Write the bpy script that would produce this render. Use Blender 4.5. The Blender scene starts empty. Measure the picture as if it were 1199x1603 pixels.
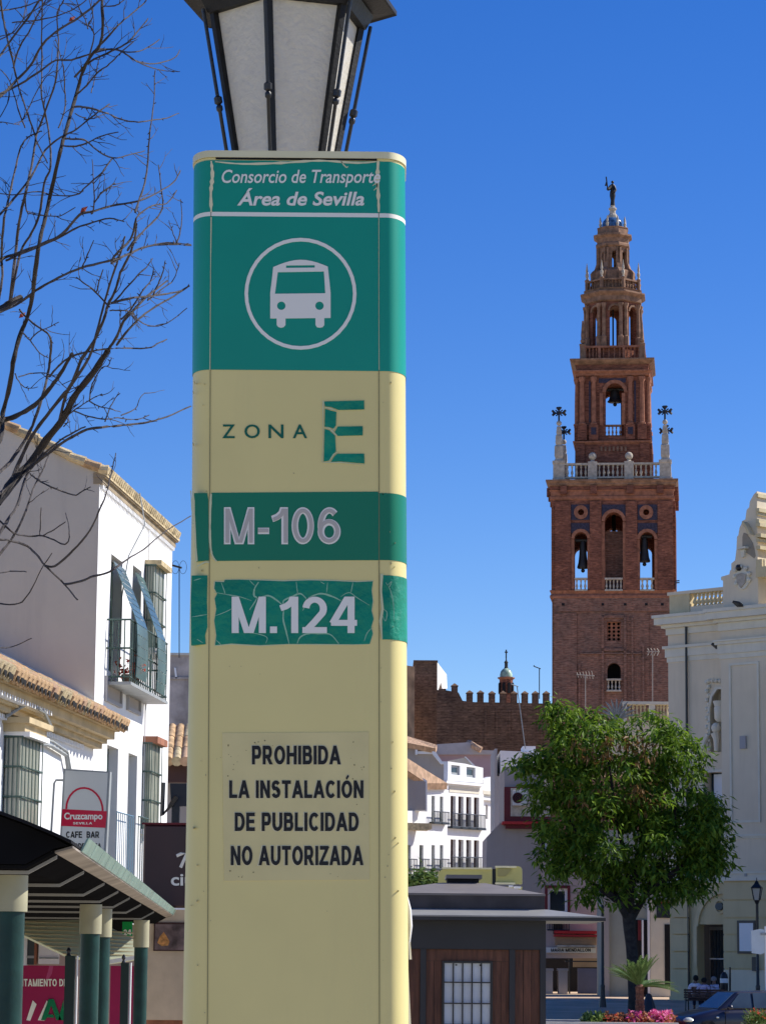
import bpy, bmesh, math, random
from math import sin, cos, pi, radians, atan, tan, sqrt
from mathutils import Vector, Matrix
from mathutils.geometry import tessellate_polygon

random.seed(7)
C = bpy.context.scene.collection
SC = bpy.context.scene

# ------------------------------------------------------------------ camera
FPX, CXP, CYP = 4500.0, 599.5, 801.5
PITCH = atan((1500 - CYP) / FPX)
ROLL = radians(0.5)
EYE = Vector((0, 0, 1.6))
fwd = Vector((0, cos(PITCH), sin(PITCH)))
up0 = Vector((0, -sin(PITCH), cos(PITCH)))
rt0 = Vector((1, 0, 0))
RT = rt0 * cos(ROLL) + up0 * sin(ROLL)
UP = up0 * cos(ROLL) - rt0 * sin(ROLL)
cam = bpy.data.cameras.new('camera')
co = bpy.data.objects.new('camera', cam)
C.objects.link(co)
SC.camera = co
m = Matrix((RT, UP, -fwd)).transposed().to_4x4()
m.translation = EYE
co.matrix_world = m
cam.sensor_fit = 'VERTICAL'
cam.sensor_height = 24
cam.lens = FPX / 1603 * 24
cam.clip_start = 0.5
cam.clip_end = 20000

# ------------------------------------------------------------------ light
SUN_AZ, SUN_EL = 75.0, 40.0     # azimuth clockwise from +Y
w = bpy.data.worlds.new('World')
SC.world = w
w.use_nodes = True
nt = w.node_tree
bg = nt.nodes['Background']
sky = nt.nodes.new('ShaderNodeTexSky')
sky.sky_type = 'NISHITA'
sky.sun_disc = False
sky.sun_elevation = radians(SUN_EL)
sky.sun_rotation = radians(SUN_AZ)
sky.altitude = 1500
sky.air_density = 1.0
sky.dust_density = 0.0
sky.ozone_density = 3.5
hs = nt.nodes.new('ShaderNodeHueSaturation')
hs.inputs['Saturation'].default_value = 1.34
hs.inputs['Hue'].default_value = .518
nt.links.new(sky.outputs[0], hs.inputs['Color'])
nt.links.new(hs.outputs[0], bg.inputs[0])
bg.inputs[1].default_value = 0.105
sl = bpy.data.lights.new('sun', 'SUN')
sl.energy = 4.5
sl.angle = radians(0.5)
sl.color = (1.0, 0.95, 0.87)
so = bpy.data.objects.new('sun', sl)
C.objects.link(so)
sv = Vector((sin(radians(SUN_AZ)) * cos(radians(SUN_EL)), cos(radians(SUN_AZ)) * cos(radians(SUN_EL)), sin(radians(SUN_EL))))
so.rotation_euler = sv.to_track_quat('Z', 'Y').to_euler()
so.location = sv * 100
SC.view_settings.view_transform = 'Standard'
SC.view_settings.look = 'None'
SC.view_settings.exposure = 0.47
SC.view_settings.gamma = 1
SC.view_settings.use_curve_mapping = False

# ------------------------------------------------------------------ projection: where a point of the photo stands at a given distance
def ray(px, py):
    u = (px - CXP) / FPX
    v = (CYP - py) / FPX
    return RT * u + UP * v + fwd

def P(px, py, Y):
    d = ray(px, py)
    return EYE + d * (Y / d.y)

def mpp(py, Y, px=600):
    return (P(px + 10, py, Y) - P(px, py, Y)).length / 10

class Frame:
    """a vertical plane: origin, direction along, outward normal"""
    def __init__(s, o, d):
        s.O = Vector((o[0], o[1], 0))
        s.d = Vector((d[0], d[1], 0)).normalized()
        s.n = Vector((s.d.y, -s.d.x, 0))
    def hit(s, px, py, o=0):
        D = ray(px, py)
        Q = s.O + s.n * o
        t = (Q - EYE).dot(s.n) / D.dot(s.n)
        p = EYE + D * t
        return (p - s.O).dot(s.d), p.z
    def W(s, a, z, o=0):
        p = s.O + s.d * a + s.n * o
        return Vector((p.x, p.y, z))
    def rect(s, x0, x1, y0, y1, o=0):
        ym, xm = (y0 + y1) / 2, (x0 + x1) / 2
        a0, _ = s.hit(x0, ym, o)
        a1, _ = s.hit(x1, ym, o)
        _, z1 = s.hit(xm, y0, o)
        _, z0 = s.hit(xm, y1, o)
        return min(a0, a1), max(a0, a1), z0, z1

class Lean(Frame):
    """a plane whose things lean slightly sideways"""
    def __init__(s, o, d, k, zc):
        super().__init__(o, d)
        s.k, s.zc = k, zc
        s.ac = -.205
    def hit(s, px, py, o=0):
        a, z = Frame.hit(s, px, py, o)
        if z < s.zc:      # the foot of the column is slightly wider
            return s.ac + (a + (z - s.zc) * s.k * .6 - s.ac) / (1 + .02 * (s.zc - z)), z
        return a + (z - s.zc) * s.k, z
    def W(s, a, z, o=0):
        if z < s.zc:
            return Frame.W(s, s.ac + (a - s.ac) * (1 + .02 * (s.zc - z)) - (z - s.zc) * s.k * .6, z, o)
        return Frame.W(s, a - (z - s.zc) * s.k, z, o)

def Front(Y):
    return Frame((0, Y), (1, 0))

# ------------------------------------------------------------------ mesh helper
class M:
    def __init__(s):
        s.v = []
        s.f = []
    def add(s, vs, fs):
        b = len(s.v)
        s.v += [tuple(v) for v in vs]
        s.f += [tuple(b + i for i in f) for f in fs]
        return s
    def hexa(s, p):
        return s.add(p, [(0, 3, 2, 1), (4, 5, 6, 7), (0, 1, 5, 4), (1, 2, 6, 5), (2, 3, 7, 6), (3, 0, 4, 7)])
    def box(s, fr, a0, a1, z0, z1, o0, o1):
        W = fr.W
        return s.hexa([W(a0, z0, o0), W(a1, z0, o0), W(a1, z0, o1), W(a0, z0, o1),
                       W(a0, z1, o0), W(a1, z1, o0), W(a1, z1, o1), W(a0, z1, o1)])
    def pbox(s, fr, x0, x1, y0, y1, o0=-.3, o1=0):
        a0, a1, z0, z1 = fr.rect(x0, x1, y0, y1, o1)
        return s.box(fr, a0, a1, z0, z1, o0, o1)
    def wbox(s, x0, x1, y0, y1, z0, z1):
        return s.hexa([(x0, y0, z0), (x1, y0, z0), (x1, y1, z0), (x0, y1, z0), (x0, y0, z1), (x1, y0, z1), (x1, y1, z1), (x0, y1, z1)])
    def poly(s, fr, pts, o0, o1, holes=()):
        loops = [list(pts)] + [list(h) for h in holes]
        vl = [[Vector((a, z, 0)) for a, z in l] for l in loops]
        tri = tessellate_polygon(vl)
        flat = [p for l in loops for p in l]
        n = len(flat)
        vs = [fr.W(a, z, o1) for a, z in flat] + [fr.W(a, z, o0) for a, z in flat]
        fs = [tuple(t) for t in tri] + [(t[2] + n, t[1] + n, t[0] + n) for t in tri]
        b = 0
        for l in loops:
            k = len(l)
            for i in range(k):
                j = (i + 1) % k
                fs.append((b + i, b + j, b + j + n, b + i + n))
            b += k
        return s.add(vs, fs)
    def ppoly(s, fr, pp, o0, o1):
        return s.poly(fr, [fr.hit(x, y, o1) for x, y in pp], o0, o1)
    def tube(s, pts, rad, n=6, cap=True):
        pts = [Vector(p) for p in pts]
        if not hasattr(rad, '__len__'):
            rad = [rad] * len(pts)
        rings = []
        ref = Vector((0.13, 0.97, 0.2)).normalized()
        for i, p in enumerate(pts):
            t = (pts[min(i + 1, len(pts) - 1)] - pts[max(i - 1, 0)])
            t = t.normalized() if t.length > 1e-9 else Vector((0, 0, 1))
            a = t.cross(ref)
            if a.length < .05:
                a = t.cross(Vector((1, 0, 0)))
            a.normalize()
            b = t.cross(a)
            rings.append([p + (a * cos(2 * pi * k / n) + b * sin(2 * pi * k / n)) * rad[i] for k in range(n)])
        vs = [v for r in rings for v in r]
        fs = []
        for i in range(len(pts) - 1):
            for k in range(n):
                j = (k + 1) % n
                fs.append((i * n + k, i * n + j, (i + 1) * n + j, (i + 1) * n + k))
        if cap:
            fs.append(tuple(range(n))[::-1])
            fs.append(tuple((len(pts) - 1) * n + k for k in range(n)))
        return s.add(vs, fs)
    def lathe(s, c, prof, n=12, sx=1, sy=1, rot=0):
        vs, fs = [], []
        for r, z in prof:
            for k in range(n):
                a = 2 * pi * k / n + rot
                vs.append((c[0] + cos(a) * r * sx, c[1] + sin(a) * r * sy, c[2] + z))
        m_ = len(prof)
        for i in range(m_ - 1):
            for k in range(n):
                j = (k + 1) % n
                fs.append((i * n + k, i * n + j, (i + 1) * n + j, (i + 1) * n + k))
        fs.append(tuple(range(n))[::-1])
        fs.append(tuple((m_ - 1) * n + k for k in range(n)))
        return s.add(vs, fs)
    def ball(s, c, r, n=10, sz=1):
        k = 6
        prof = [(max(r * sin(pi * i / k), r * .02), -r * cos(pi * i / k) * sz) for i in range(k + 1)]
        return s.lathe(c, prof, n)
    def build(s, name, mat, parent=None, smooth=False, fix=True, bevel=0):
        if parent is None:
            xs = [v[0] for v in s.v]; ys = [v[1] for v in s.v]; zs = [v[2] for v in s.v]
            loc = Vector(((min(xs) + max(xs)) / 2, (min(ys) + max(ys)) / 2, min(zs)))
            off = loc
        else:
            loc = Vector((0, 0, 0))
            off = Vector(parent['_w'])
        me = bpy.data.meshes.new(name)
        me.from_pydata([(v[0] - off.x, v[1] - off.y, v[2] - off.z) for v in s.v], [], s.f)
        me.materials.append(mat)
        if fix:
            bm = bmesh.new()
            bm.from_mesh(me)
            bmesh.ops.recalc_face_normals(bm, faces=bm.faces)
            bm.to_mesh(me)
            bm.free()
        if smooth:
            me.polygons.foreach_set('use_smooth', [True] * len(me.polygons))
            try:
                me.set_sharp_from_angle(angle=radians(40))
            except Exception:
                pass
        me.update()
        o = bpy.data.objects.new(name, me)
        o.location = loc
        C.objects.link(o)
        o['_w'] = tuple(off)
        if parent is not None:
            o.parent = parent
        if bevel:
            b = o.modifiers.new('bevel', 'BEVEL')
            b.width = bevel
            b.segments = 2
            b.limit_method = 'ANGLE'
        return o

def thing(name, label, cat, loc, group=None):
    o = bpy.data.objects.new(name, None)
    o.location = loc
    o.empty_display_size = .2
    o['_w'] = tuple(loc)
    o['label'] = label
    o['category'] = cat
    if group:
        o['group'] = group
    C.objects.link(o)
    return o

def tag(o, label, cat, group=None):
    o['label'] = label
    o['category'] = cat
    if group:
        o['group'] = group
    return o

def setting(o):
    o['kind'] = 'structure'
    return o

def stuff(o):
    o['kind'] = 'stuff'
    return o

def place_copy(o, parent, delta):
    """copy of a part (sharing its mesh) moved by delta"""
    c = o.copy()
    C.objects.link(c)
    c.parent = parent
    c.location = o.location + Vector(delta)
    return c

def base(px, py, Y, z=None):
    p = P(px, py, Y)
    return Vector((p.x, p.y, ground_z(Y) if z is None else z))

# ------------------------------------------------------------------ ground profile
GZ = [(-80, 0), (0, 0), (40, -.35), (80, -.85), (100, -.9), (112, -.75), (120, -.5), (126, -.22), (140, -.1), (200, .6), (400, .8), (9000, .8)]
def ground_z(Y):
    for (a, za), (b, zb) in zip(GZ, GZ[1:]):
        if Y <= b:
            t = (Y - a) / (b - a)
            return za + (zb - za) * max(t, 0)
    return .8

# ------------------------------------------------------------------ materials
def mat(name, col, rough=.75, var=.1, scale=2.0, bump=0.0, metal=0.0, streak=0.0, streakcol=None, fine=0.0, spec=.3, sxyz=(1, 1, 1), bscale=None):
    m_ = bpy.data.materials.new(name)
    m_.use_nodes = True
    t = m_.node_tree
    N, L = t.nodes, t.links
    b = N['Principled BSDF']
    b.inputs['Roughness'].default_value = rough
    b.inputs['Metallic'].default_value = metal
    b.inputs['Specular IOR Level'].default_value = spec
    tc = N.new('ShaderNodeTexCoord')
    mp = N.new('ShaderNodeMapping')
    mp.inputs['Scale'].default_value = sxyz
    L.new(tc.outputs['Object'], mp.inputs[0])
    n1 = N.new('ShaderNodeTexNoise')
    n1.inputs['Scale'].default_value = scale
    n1.inputs['Detail'].default_value = 6
    L.new(mp.outputs[0], n1.inputs['Vector'])
    r = N.new('ShaderNodeValToRGB')
    r.color_ramp.elements[0].position = .3
    r.color_ramp.elements[1].position = .7
    r.color_ramp.elements[0].color = (*[c * (1 - var) for c in col], 1)
    r.color_ramp.elements[1].color = (*[min(c * (1 + var), 1) for c in col], 1)
    L.new(n1.outputs['Fac'], r.inputs[0])
    out = r.outputs[0]
    if streak > 0:
        mp2 = N.new('ShaderNodeMapping')
        mp2.inputs['Scale'].default_value = (3.2, 3.2, .35)
        L.new(tc.outputs['Object'], mp2.inputs[0])
        n2 = N.new('ShaderNodeTexNoise')
        n2.inputs['Scale'].default_value = .9
        n2.inputs['Detail'].default_value = 8
        n2.inputs['Roughness'].default_value = .7
        L.new(mp2.outputs[0], n2.inputs['Vector'])
        r2 = N.new('ShaderNodeValToRGB')
        r2.color_ramp.elements[0].position = .5
        r2.color_ramp.elements[1].position = .75
        r2.color_ramp.elements[0].color = (0, 0, 0, 1)
        r2.color_ramp.elements[1].color = (streak, streak, streak, 1)
        L.new(n2.outputs['Fac'], r2.inputs[0])
        mx = N.new('ShaderNodeMix')
        mx.data_type = 'RGBA'
        L.new(r2.outputs[0], mx.inputs['Factor'])
        L.new(out, mx.inputs['A'])
        sc_ = streakcol or [c * .45 for c in col]
        mx.inputs['B'].default_value = (*sc_, 1)
        out = mx.outputs['Result']
    L.new(out, b.inputs['Base Color'])
    if bump > 0:
        n3 = N.new('ShaderNodeTexNoise')
        n3.inputs['Scale'].default_value = bscale or scale * 6
        n3.inputs['Detail'].default_value = 5
        L.new(tc.outputs['Object'], n3.inputs['Vector'])
        bp = N.new('ShaderNodeBump')
        bp.inputs['Strength'].default_value = bump
        bp.inputs['Distance'].default_value = .03
        L.new(n3.outputs['Fac'], bp.inputs['Height'])
        L.new(bp.outputs[0], b.inputs['Normal'])
    return m_

def brickmat(name, c1, c2, mortar, bw=.5, bh=.16, dirt=.5, dcol=(.05, .03, .02)):
    m_ = bpy.data.materials.new(name)
    m_.use_nodes = True
    t = m_.node_tree
    N, L = t.nodes, t.links
    b = N['Principled BSDF']
    b.inputs['Roughness'].default_value = .95
    b.inputs['Specular IOR Level'].default_value = .05
    tc = N.new('ShaderNodeTexCoord')
    sp = N.new('ShaderNodeSeparateXYZ')
    L.new(tc.outputs['Object'], sp.inputs[0])
    ad = N.new('ShaderNodeMath'); ad.operation = 'ADD'
    L.new(sp.outputs[0], ad.inputs[0]); L.new(sp.outputs[1], ad.inputs[1])
    cb = N.new('ShaderNodeCombineXYZ')
    L.new(ad.outputs[0], cb.inputs[0]); L.new(sp.outputs[2], cb.inputs[1])
    br = N.new('ShaderNodeTexBrick')
    br.inputs['Scale'].default_value = 1
    br.inputs['Brick Width'].default_value = bw
    br.inputs['Row Height'].default_value = bh
    br.inputs['Mortar Size'].default_value = bh * .13
    br.inputs['Color1'].default_value = (*c1, 1)
    br.inputs['Color2'].default_value = (*c2, 1)
    br.inputs['Mortar'].default_value = (*mortar, 1)
    br.inputs['Bias'].default_value = 0
    L.new(cb.outputs[0], br.inputs['Vector'])
    n1 = N.new('ShaderNodeTexNoise')
    n1.inputs['Scale'].default_value = .7
    n1.inputs['Detail'].default_value = 9
    n1.inputs['Roughness'].default_value = .75
    L.new(tc.outputs['Object'], n1.inputs['Vector'])
    r = N.new('ShaderNodeValToRGB')
    r.color_ramp.elements[0].position = .42
    r.color_ramp.elements[1].position = .72
    r.color_ramp.elements[0].color = (0, 0, 0, 1)
    r.color_ramp.elements[1].color = (dirt, dirt, dirt, 1)
    L.new(n1.outputs['Fac'], r.inputs[0])
    mx = N.new('ShaderNodeMix'); mx.data_type = 'RGBA'
    L.new(r.outputs[0], mx.inputs['Factor'])
    L.new(br.outputs[0], mx.inputs['A'])
    mx.inputs['B'].default_value = (*dcol, 1)
    n2 = N.new('ShaderNodeTexNoise')
    n2.inputs['Scale'].default_value = 3.5
    n2.inputs['Detail'].default_value = 6
    mp = N.new('ShaderNodeMapping')
    mp.inputs['Scale'].default_value = (1, 1, 4)
    L.new(tc.outputs['Object'], mp.inputs[0])
    L.new(mp.outputs[0], n2.inputs['Vector'])
    hsv = N.new('ShaderNodeHueSaturation')
    mr = N.new('ShaderNodeMapRange')
    mr.inputs['From Min'].default_value = .3
    mr.inputs['From Max'].default_value = .7
    mr.inputs['To Min'].default_value = .6
    mr.inputs['To Max'].default_value = 1.45
    L.new(n2.outputs['Fac'], mr.inputs[0])
    L.new(mr.outputs[0], hsv.inputs['Value'])
    L.new(mx.outputs['Result'], hsv.inputs['Color'])
    L.new(hsv.outputs[0], b.inputs['Base Color'])
    bp = N.new('ShaderNodeBump')
    bp.inputs['Strength'].default_value = .5
    bp.inputs['Distance'].default_value = .04
    L.new(n2.outputs['Fac'], bp.inputs['Height'])
    L.new(bp.outputs[0], b.inputs['Normal'])
    return m_

def leafmat(name, c1, c2, trans=.35):
    m_ = bpy.data.materials.new(name)
    m_.use_nodes = True
    t = m_.node_tree
    N, L = t.nodes, t.links
    N.remove(N['Principled BSDF'])
    g = N.new('ShaderNodeNewGeometry')
    r = N.new('ShaderNodeValToRGB')
    r.color_ramp.elements[0].color = (*c1, 1)
    r.color_ramp.elements[1].color = (*c2, 1)
    L.new(g.outputs['Random Per Island'], r.inputs[0])
    d = N.new('ShaderNodeBsdfPrincipled')
    d.inputs['Roughness'].default_value = .5
    d.inputs['Specular IOR Level'].default_value = .25
    tr = N.new('ShaderNodeBsdfTranslucent')
    L.new(r.outputs[0], d.inputs['Base Color'])
    L.new(r.outputs[0], tr.inputs[0])
    mx = N.new('ShaderNodeMixShader')
    mx.inputs[0].default_value = trans
    L.new(d.outputs[0], mx.inputs[1]); L.new(tr.outputs[0], mx.inputs[2])
    L.new(mx.outputs[0], N['Material Output'].inputs[0])
    return m_

def glassmat(name, col=(.03, .04, .05), rough=.08):
    m_ = mat(name, col, rough=rough, var=.3, scale=1.5, spec=.6)
    return m_

K = {}
K['cream'] = mat('cream_enamel', (.71, .61, .255), rough=.42, var=.05, scale=2.5, streak=.3, streakcol=(.5, .44, .22), bump=.05, bscale=5)
K['cream_cap'] = mat('cream_enamel_cap', (.7, .66, .42), rough=.4, var=.08, scale=9, streak=.4, streakcol=(.4, .36, .2))
K['green_vinyl'] = mat('green_vinyl', (.0, .27, .185), rough=.38, var=.06, scale=3, spec=.4)
K['green_sticker'] = mat('green_sticker', (.0, .17, .085), rough=.35, var=.06, scale=3, spec=.4)
K['green_old'] = mat('aged_green_sticker', (.0, .22, .135), rough=.5, var=.15, scale=9, bump=.3, bscale=30)
K['print_white'] = mat('white_print', (.78, .77, .7), var=.04)
K['print_grey'] = mat('grey_print', (.46, .43, .39), var=.05)
K['print_black'] = mat('black_print', (.012, .012, .012), rough=.5)
K['print_green'] = mat('green_print', (.0, .11, .07), rough=.5)
K['notice'] = mat('clear_notice_film', (.66, .57, .27), rough=.45, var=.06, scale=8, streak=.1)
K['peel'] = mat('torn_sticker_edge', (.55, .58, .36), rough=.6)
K['crack'] = mat('sticker_crack', (.28, .5, .34), rough=.6)
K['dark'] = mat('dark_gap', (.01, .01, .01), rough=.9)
K['iron'] = mat('black_iron', (.012, .013, .016), rough=.38, var=.3, scale=20, spec=.5, bump=.1)
K['lantern_metal'] = mat('lantern_metal', (.014, .014, .014), rough=.55, var=.3, scale=14, spec=.25, bump=.1)
K['bark'] = mat('pale_bark', (.065, .056, .054), rough=.85, var=.45, scale=12, bump=.4)
K['bark_dark'] = mat('dark_bark', (.04, .034, .03), rough=.9, var=.4, scale=6, bump=.5)
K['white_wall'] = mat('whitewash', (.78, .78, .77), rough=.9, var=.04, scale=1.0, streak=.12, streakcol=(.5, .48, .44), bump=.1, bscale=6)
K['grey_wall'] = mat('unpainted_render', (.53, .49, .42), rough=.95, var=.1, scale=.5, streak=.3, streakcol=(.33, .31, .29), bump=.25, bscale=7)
K['rough_wall'] = mat('patchy_render', (.4, .35, .32), rough=.95, var=.5, scale=1.6, streak=.5, streakcol=(.2, .17, .17), bump=.6, bscale=4)
K['ochre'] = mat('ochre_plaster', (.52, .41, .24), rough=.85, var=.15, scale=3, streak=.25, bump=.15)
K['tile'] = mat('clay_tile', (.5, .33, .18), rough=.9, var=.5, scale=5, bump=.4, streak=.3, streakcol=(.3, .26, .18))
K['tile_pale'] = mat('lichen_tile', (.52, .42, .25), rough=.9, var=.4, scale=6, bump=.4)
K['tile_red'] = mat('terracotta_roof', (.46, .3, .19), rough=.9, var=.35, scale=2.5, bump=.4, sxyz=(3, .5, 1))
K['green_paint'] = mat('green_shutter_paint', (.06, .1, .085), rough=.5, var=.2, scale=4)
K['pane'] = glassmat('window_pane')
K['pane_pale'] = glassmat('pale_window_pane', (.3, .31, .25), .25)
K['pane_green'] = glassmat('green_window_pane', (.09, .15, .14), .2)
K['dark_in'] = mat('dark_interior', (.012, .012, .014), rough=.9)
K['brown_door'] = mat('brown_shutter', (.06, .022, .018), rough=.6, var=.25, scale=3)
K['white_paint'] = mat('white_paint', (.8, .8, .8), rough=.6, var=.03)
K['grey_metal'] = mat('grey_metal', (.3, .32, .32), rough=.5, var=.15, scale=4)
K['brick'] = brickmat('tower_brick', (.29, .115, .07), (.19, .076, .052), (.2, .09, .06), .4, .12, .8, (.075, .035, .028))
K['brick_old'] = brickmat('weathered_tower_brick', (.27, .13, .09), (.19, .095, .07), (.24, .15, .11), .44, .13, .85, (.13, .09, .075))
K['brick_band'] = mat('brick_moulding', (.29, .125, .075), rough=.9, var=.3, scale=4, bump=.3)
K['stone_dirty'] = mat('weathered_moulding', (.24, .14, .09), rough=.9, var=.4, scale=3, bump=.3, streak=.3, streakcol=(.1, .07, .05))
K['stone_white'] = mat('pale_stone', (.43, .38, .31), rough=.85, var=.25, scale=5, bump=.2, streak=.3, streakcol=(.25, .22, .18))
K['tile_blue'] = mat('blue_glazed_tile', (.035, .025, .045), rough=.35, var=.5, scale=8)
K['tile_dome'] = mat('dome_tile', (.05, .12, .25), rough=.25, var=.6, scale=6)
K['bronze'] = mat('dark_bronze', (.02, .02, .02), rough=.5, var=.3)
K['castle'] = brickmat('fortress_stone', (.27, .175, .115), (.2, .135, .09), (.17, .11, .075), .8, .22, .8, (.085, .06, .048))
K['castle_lit'] = mat('sandstone', (.55, .36, .2), rough=.95, var=.35, scale=1.2, bump=.5, streak=.3)
K['theatre'] = mat('beige_stucco', (.7, .6, .44), rough=.9, var=.05, scale=.8, streak=.15, bump=.08, bscale=8)
K['theatre_low'] = mat('yellow_stucco', (.58, .48, .28), rough=.9, var=.06, scale=.8, streak=.2, bump=.08)
K['trim'] = mat('pale_trim', (.68, .64, .52), rough=.85, var=.06, scale=2, streak=.15)
K['cream_trim'] = mat('cream_parapet', (.6, .5, .3), rough=.85, var=.1, scale=2, streak=.2)
K['plain'] = mat('grey_plaster', (.37, .33, .3), rough=.9, var=.06, scale=.7, streak=.15)
K['plain_pink'] = mat('pinkish_plaster', (.47, .37, .33), rough=.9, var=.06, scale=.8, streak=.15)
K['bluegrey'] = mat('bluish_plaster', (.37, .36, .36), rough=.9, var=.06, scale=.8, streak=.1)
K['mauve'] = mat('mauve_plaster', (.4, .29, .31), rough=.9, var=.05)
K['burgundy'] = mat('burgundy_paint', (.13, .015, .02), rough=.5, var=.1)
K['red_awn'] = mat('red_canvas', (.45, .03, .03), rough=.7, var=.15)
K['magenta'] = mat('magenta_banner', (.3, .008, .07), rough=.6, var=.05)
K['olive'] = mat('olive_enamel', (.45, .43, .16), rough=.4, var=.08)
K['kiosk_dark'] = mat('kiosk_dark_steel', (.028, .03, .036), rough=.45, var=.15, scale=1)
K['kiosk_roof'] = mat('kiosk_roof_sheet', (.2, .18, .165), rough=.6, var=.12, scale=2)
K['kiosk_band'] = mat('kiosk_roof_skirt', (.055, .048, .048), rough=.6, var=.3, scale=3, streak=.5, streakcol=(.1, .09, .085))
K['kiosk_gutter'] = mat('kiosk_gutter', (.27, .27, .26), rough=.5, var=.1)
K['wood'] = mat('varnished_wood', (.1, .042, .026), rough=.5, var=.45, scale=3, sxyz=(6, 6, .6), bump=.1)
K['blind'] = mat('pale_blind', (.55, .62, .7), rough=.6, var=.08, scale=2)
K['green_col'] = mat('green_column_paint', (.008, .04, .032), rough=.4, var=.25, scale=5, bump=.1)
K['col_cap'] = mat('cream_column_collar', (.36, .34, .22), rough=.6, var=.1, scale=5, streak=.2)
K['canopy_in'] = mat('dark_canopy_lining', (.011, .011, .012), rough=1, var=.2, spec=0)
K['canopy_top'] = mat('dark_canopy_sheet', (.012, .012, .014), rough=.8, spec=.1, var=.3)
K['rib'] = mat('grey_rib', (.3, .3, .28), rough=.5, var=.1)
K['canopy_glass'] = mat('green_edge_glass', (.25, .4, .33), rough=.25, var=.2, scale=3, spec=.6)
K['canopy_edge'] = mat('stained_canopy_edge', (.28, .24, .2), rough=.6, var=.4, scale=2)
K['awning'] = mat('ribbed_awning', (.62, .66, .48), rough=.7, var=.05)
K['brown_sign'] = mat('brown_sign_panel', (.04, .012, .012), rough=.35, var=.15, spec=.5)
K['beige_panel'] = mat('beige_rendered_panel', (.55, .47, .35), rough=.9, var=.12, scale=3, streak=.3, streakcol=(.35, .27, .18), bump=.1)
K['plaque'] = mat('photo_plaque', (.16, .12, .12), rough=.4, var=.6, scale=6)
K['shell'] = mat('amber_shell_print', (.5, .25, .08), rough=.4, var=.5, scale=20)
K['bar_red'] = mat('bar_sign_red', (.55, .0, .04), rough=.35, var=.03)
K['bar_white'] = mat('bar_sign_white', (.62, .63, .6), rough=.35, var=.03)
K['asphalt'] = mat('asphalt', (.06, .057, .055), spec=0, rough=1, var=.2, scale=1.5, bump=.2)
K['plaza'] = mat('pale_plaza', (.5, .43, .32), rough=.9, var=.1, scale=.8)
K['paving'] = mat('lane_paving', (.55, .41, .29), rough=1, var=.18, scale=.8, bump=.15, spec=0)
K['kerb'] = mat('pale_kerb', (.55, .53, .48), rough=.85, var=.12, scale=3)
K['soil'] = mat('soil', (.06, .04, .03), rough=.95, var=.3)
K['leaf'] = leafmat('tree_leaf', (.035, .1, .01), (.24, .36, .035), .4)
K['leaf_dry'] = leafmat('dry_leaf', (.16, .09, .03), (.3, .16, .05), .3)
K['leaf_dark'] = leafmat('shrub_leaf', (.05, .1, .02), (.12, .18, .04), .25)
K['cycad'] = leafmat('cycad_leaf', (.06, .12, .03), (.18, .28, .09), .2)
K['fl_red'] = leafmat('red_petal', (.55, .03, .03), (.8, .22, .1), .3)
K['fl_pink'] = leafmat('pink_petal', (.75, .06, .3), (.85, .3, .5), .3)
K['fl_coral'] = leafmat('coral_leaf', (.4, .12, .05), (.6, .28, .12), .3)
K['carpaint'] = mat('navy_car_paint', (.008, .008, .022), rough=.3, var=.1, spec=.5)
K['carpaint'].node_tree.nodes['Principled BSDF'].inputs['Coat Weight'].default_value = .3
K['carglass'] = glassmat('car_glass', (.05, .07, .09), .05)
K['headlight'] = mat('headlight_lens', (.65, .68, .6), rough=.15, var=.15, scale=20, spec=.7)
K['rubber'] = mat('tyre_rubber', (.015, .015, .015), rough=.9)
K['skin'] = mat('skin', (.2, .11, .075), rough=.6, var=.08)
K['hair_dark'] = mat('dark_hair', (.012, .01, .01), rough=.8)
K['hair_grey'] = mat('grey_hair', (.22, .2, .2), rough=.8)
K['shirt_white'] = mat('white_lilac_shirt', (.8, .72, .8), rough=.85, var=.1, scale=8)
K['shirt_lilac'] = mat('lilac_shirt', (.62, .52, .68), rough=.85, var=.1, scale=8)
K['shirt_stripe'] = mat('striped_shirt', (.45, .45, .6), rough=.85, var=.6, scale=3, sxyz=(1, 1, 7))
K['trousers'] = mat('dark_trousers', (.03, .03, .06), rough=.9)
K['bench_wood'] = mat('bench_slats', (.09, .045, .035), rough=.7, var=.3, scale=6)
K['ac'] = mat('air_conditioner_case', (.6, .57, .52), rough=.5, var=.05)
K['frost'] = None
def frost():
    m_ = mat('frosted_lantern_glass', (.78, .74, .64), rough=.35, var=.05, scale=25, bump=.25, bscale=60, spec=.5)
    t = m_.node_tree
    b = t.nodes['Principled BSDF']
    tr = t.nodes.new('ShaderNodeBsdfTranslucent')
    tr.inputs[0].default_value = (.8, .78, .7, 1)
    mx = t.nodes.new('ShaderNodeMixShader')
    mx.inputs[0].default_value = .3
    t.links.new(b.outputs[0], mx.inputs[1]); t.links.new(tr.outputs[0], mx.inputs[2])
    t.links.new(mx.outputs[0], t.nodes['Material Output'].inputs[0])
    return m_
K['frost'] = frost()

# ------------------------------------------------------------------ lettering
# block capitals drawn stroke by stroke: every glyph is (width, [(centre line, closed?)]) in a cell one unit high
def arc(cx, cy, rx, ry, a0, a1, n=14):
    return [(cx + rx * cos(radians(a0 + (a1 - a0) * k / n)), cy + ry * sin(radians(a0 + (a1 - a0) * k / n))) for k in range(n + 1)]

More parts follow.
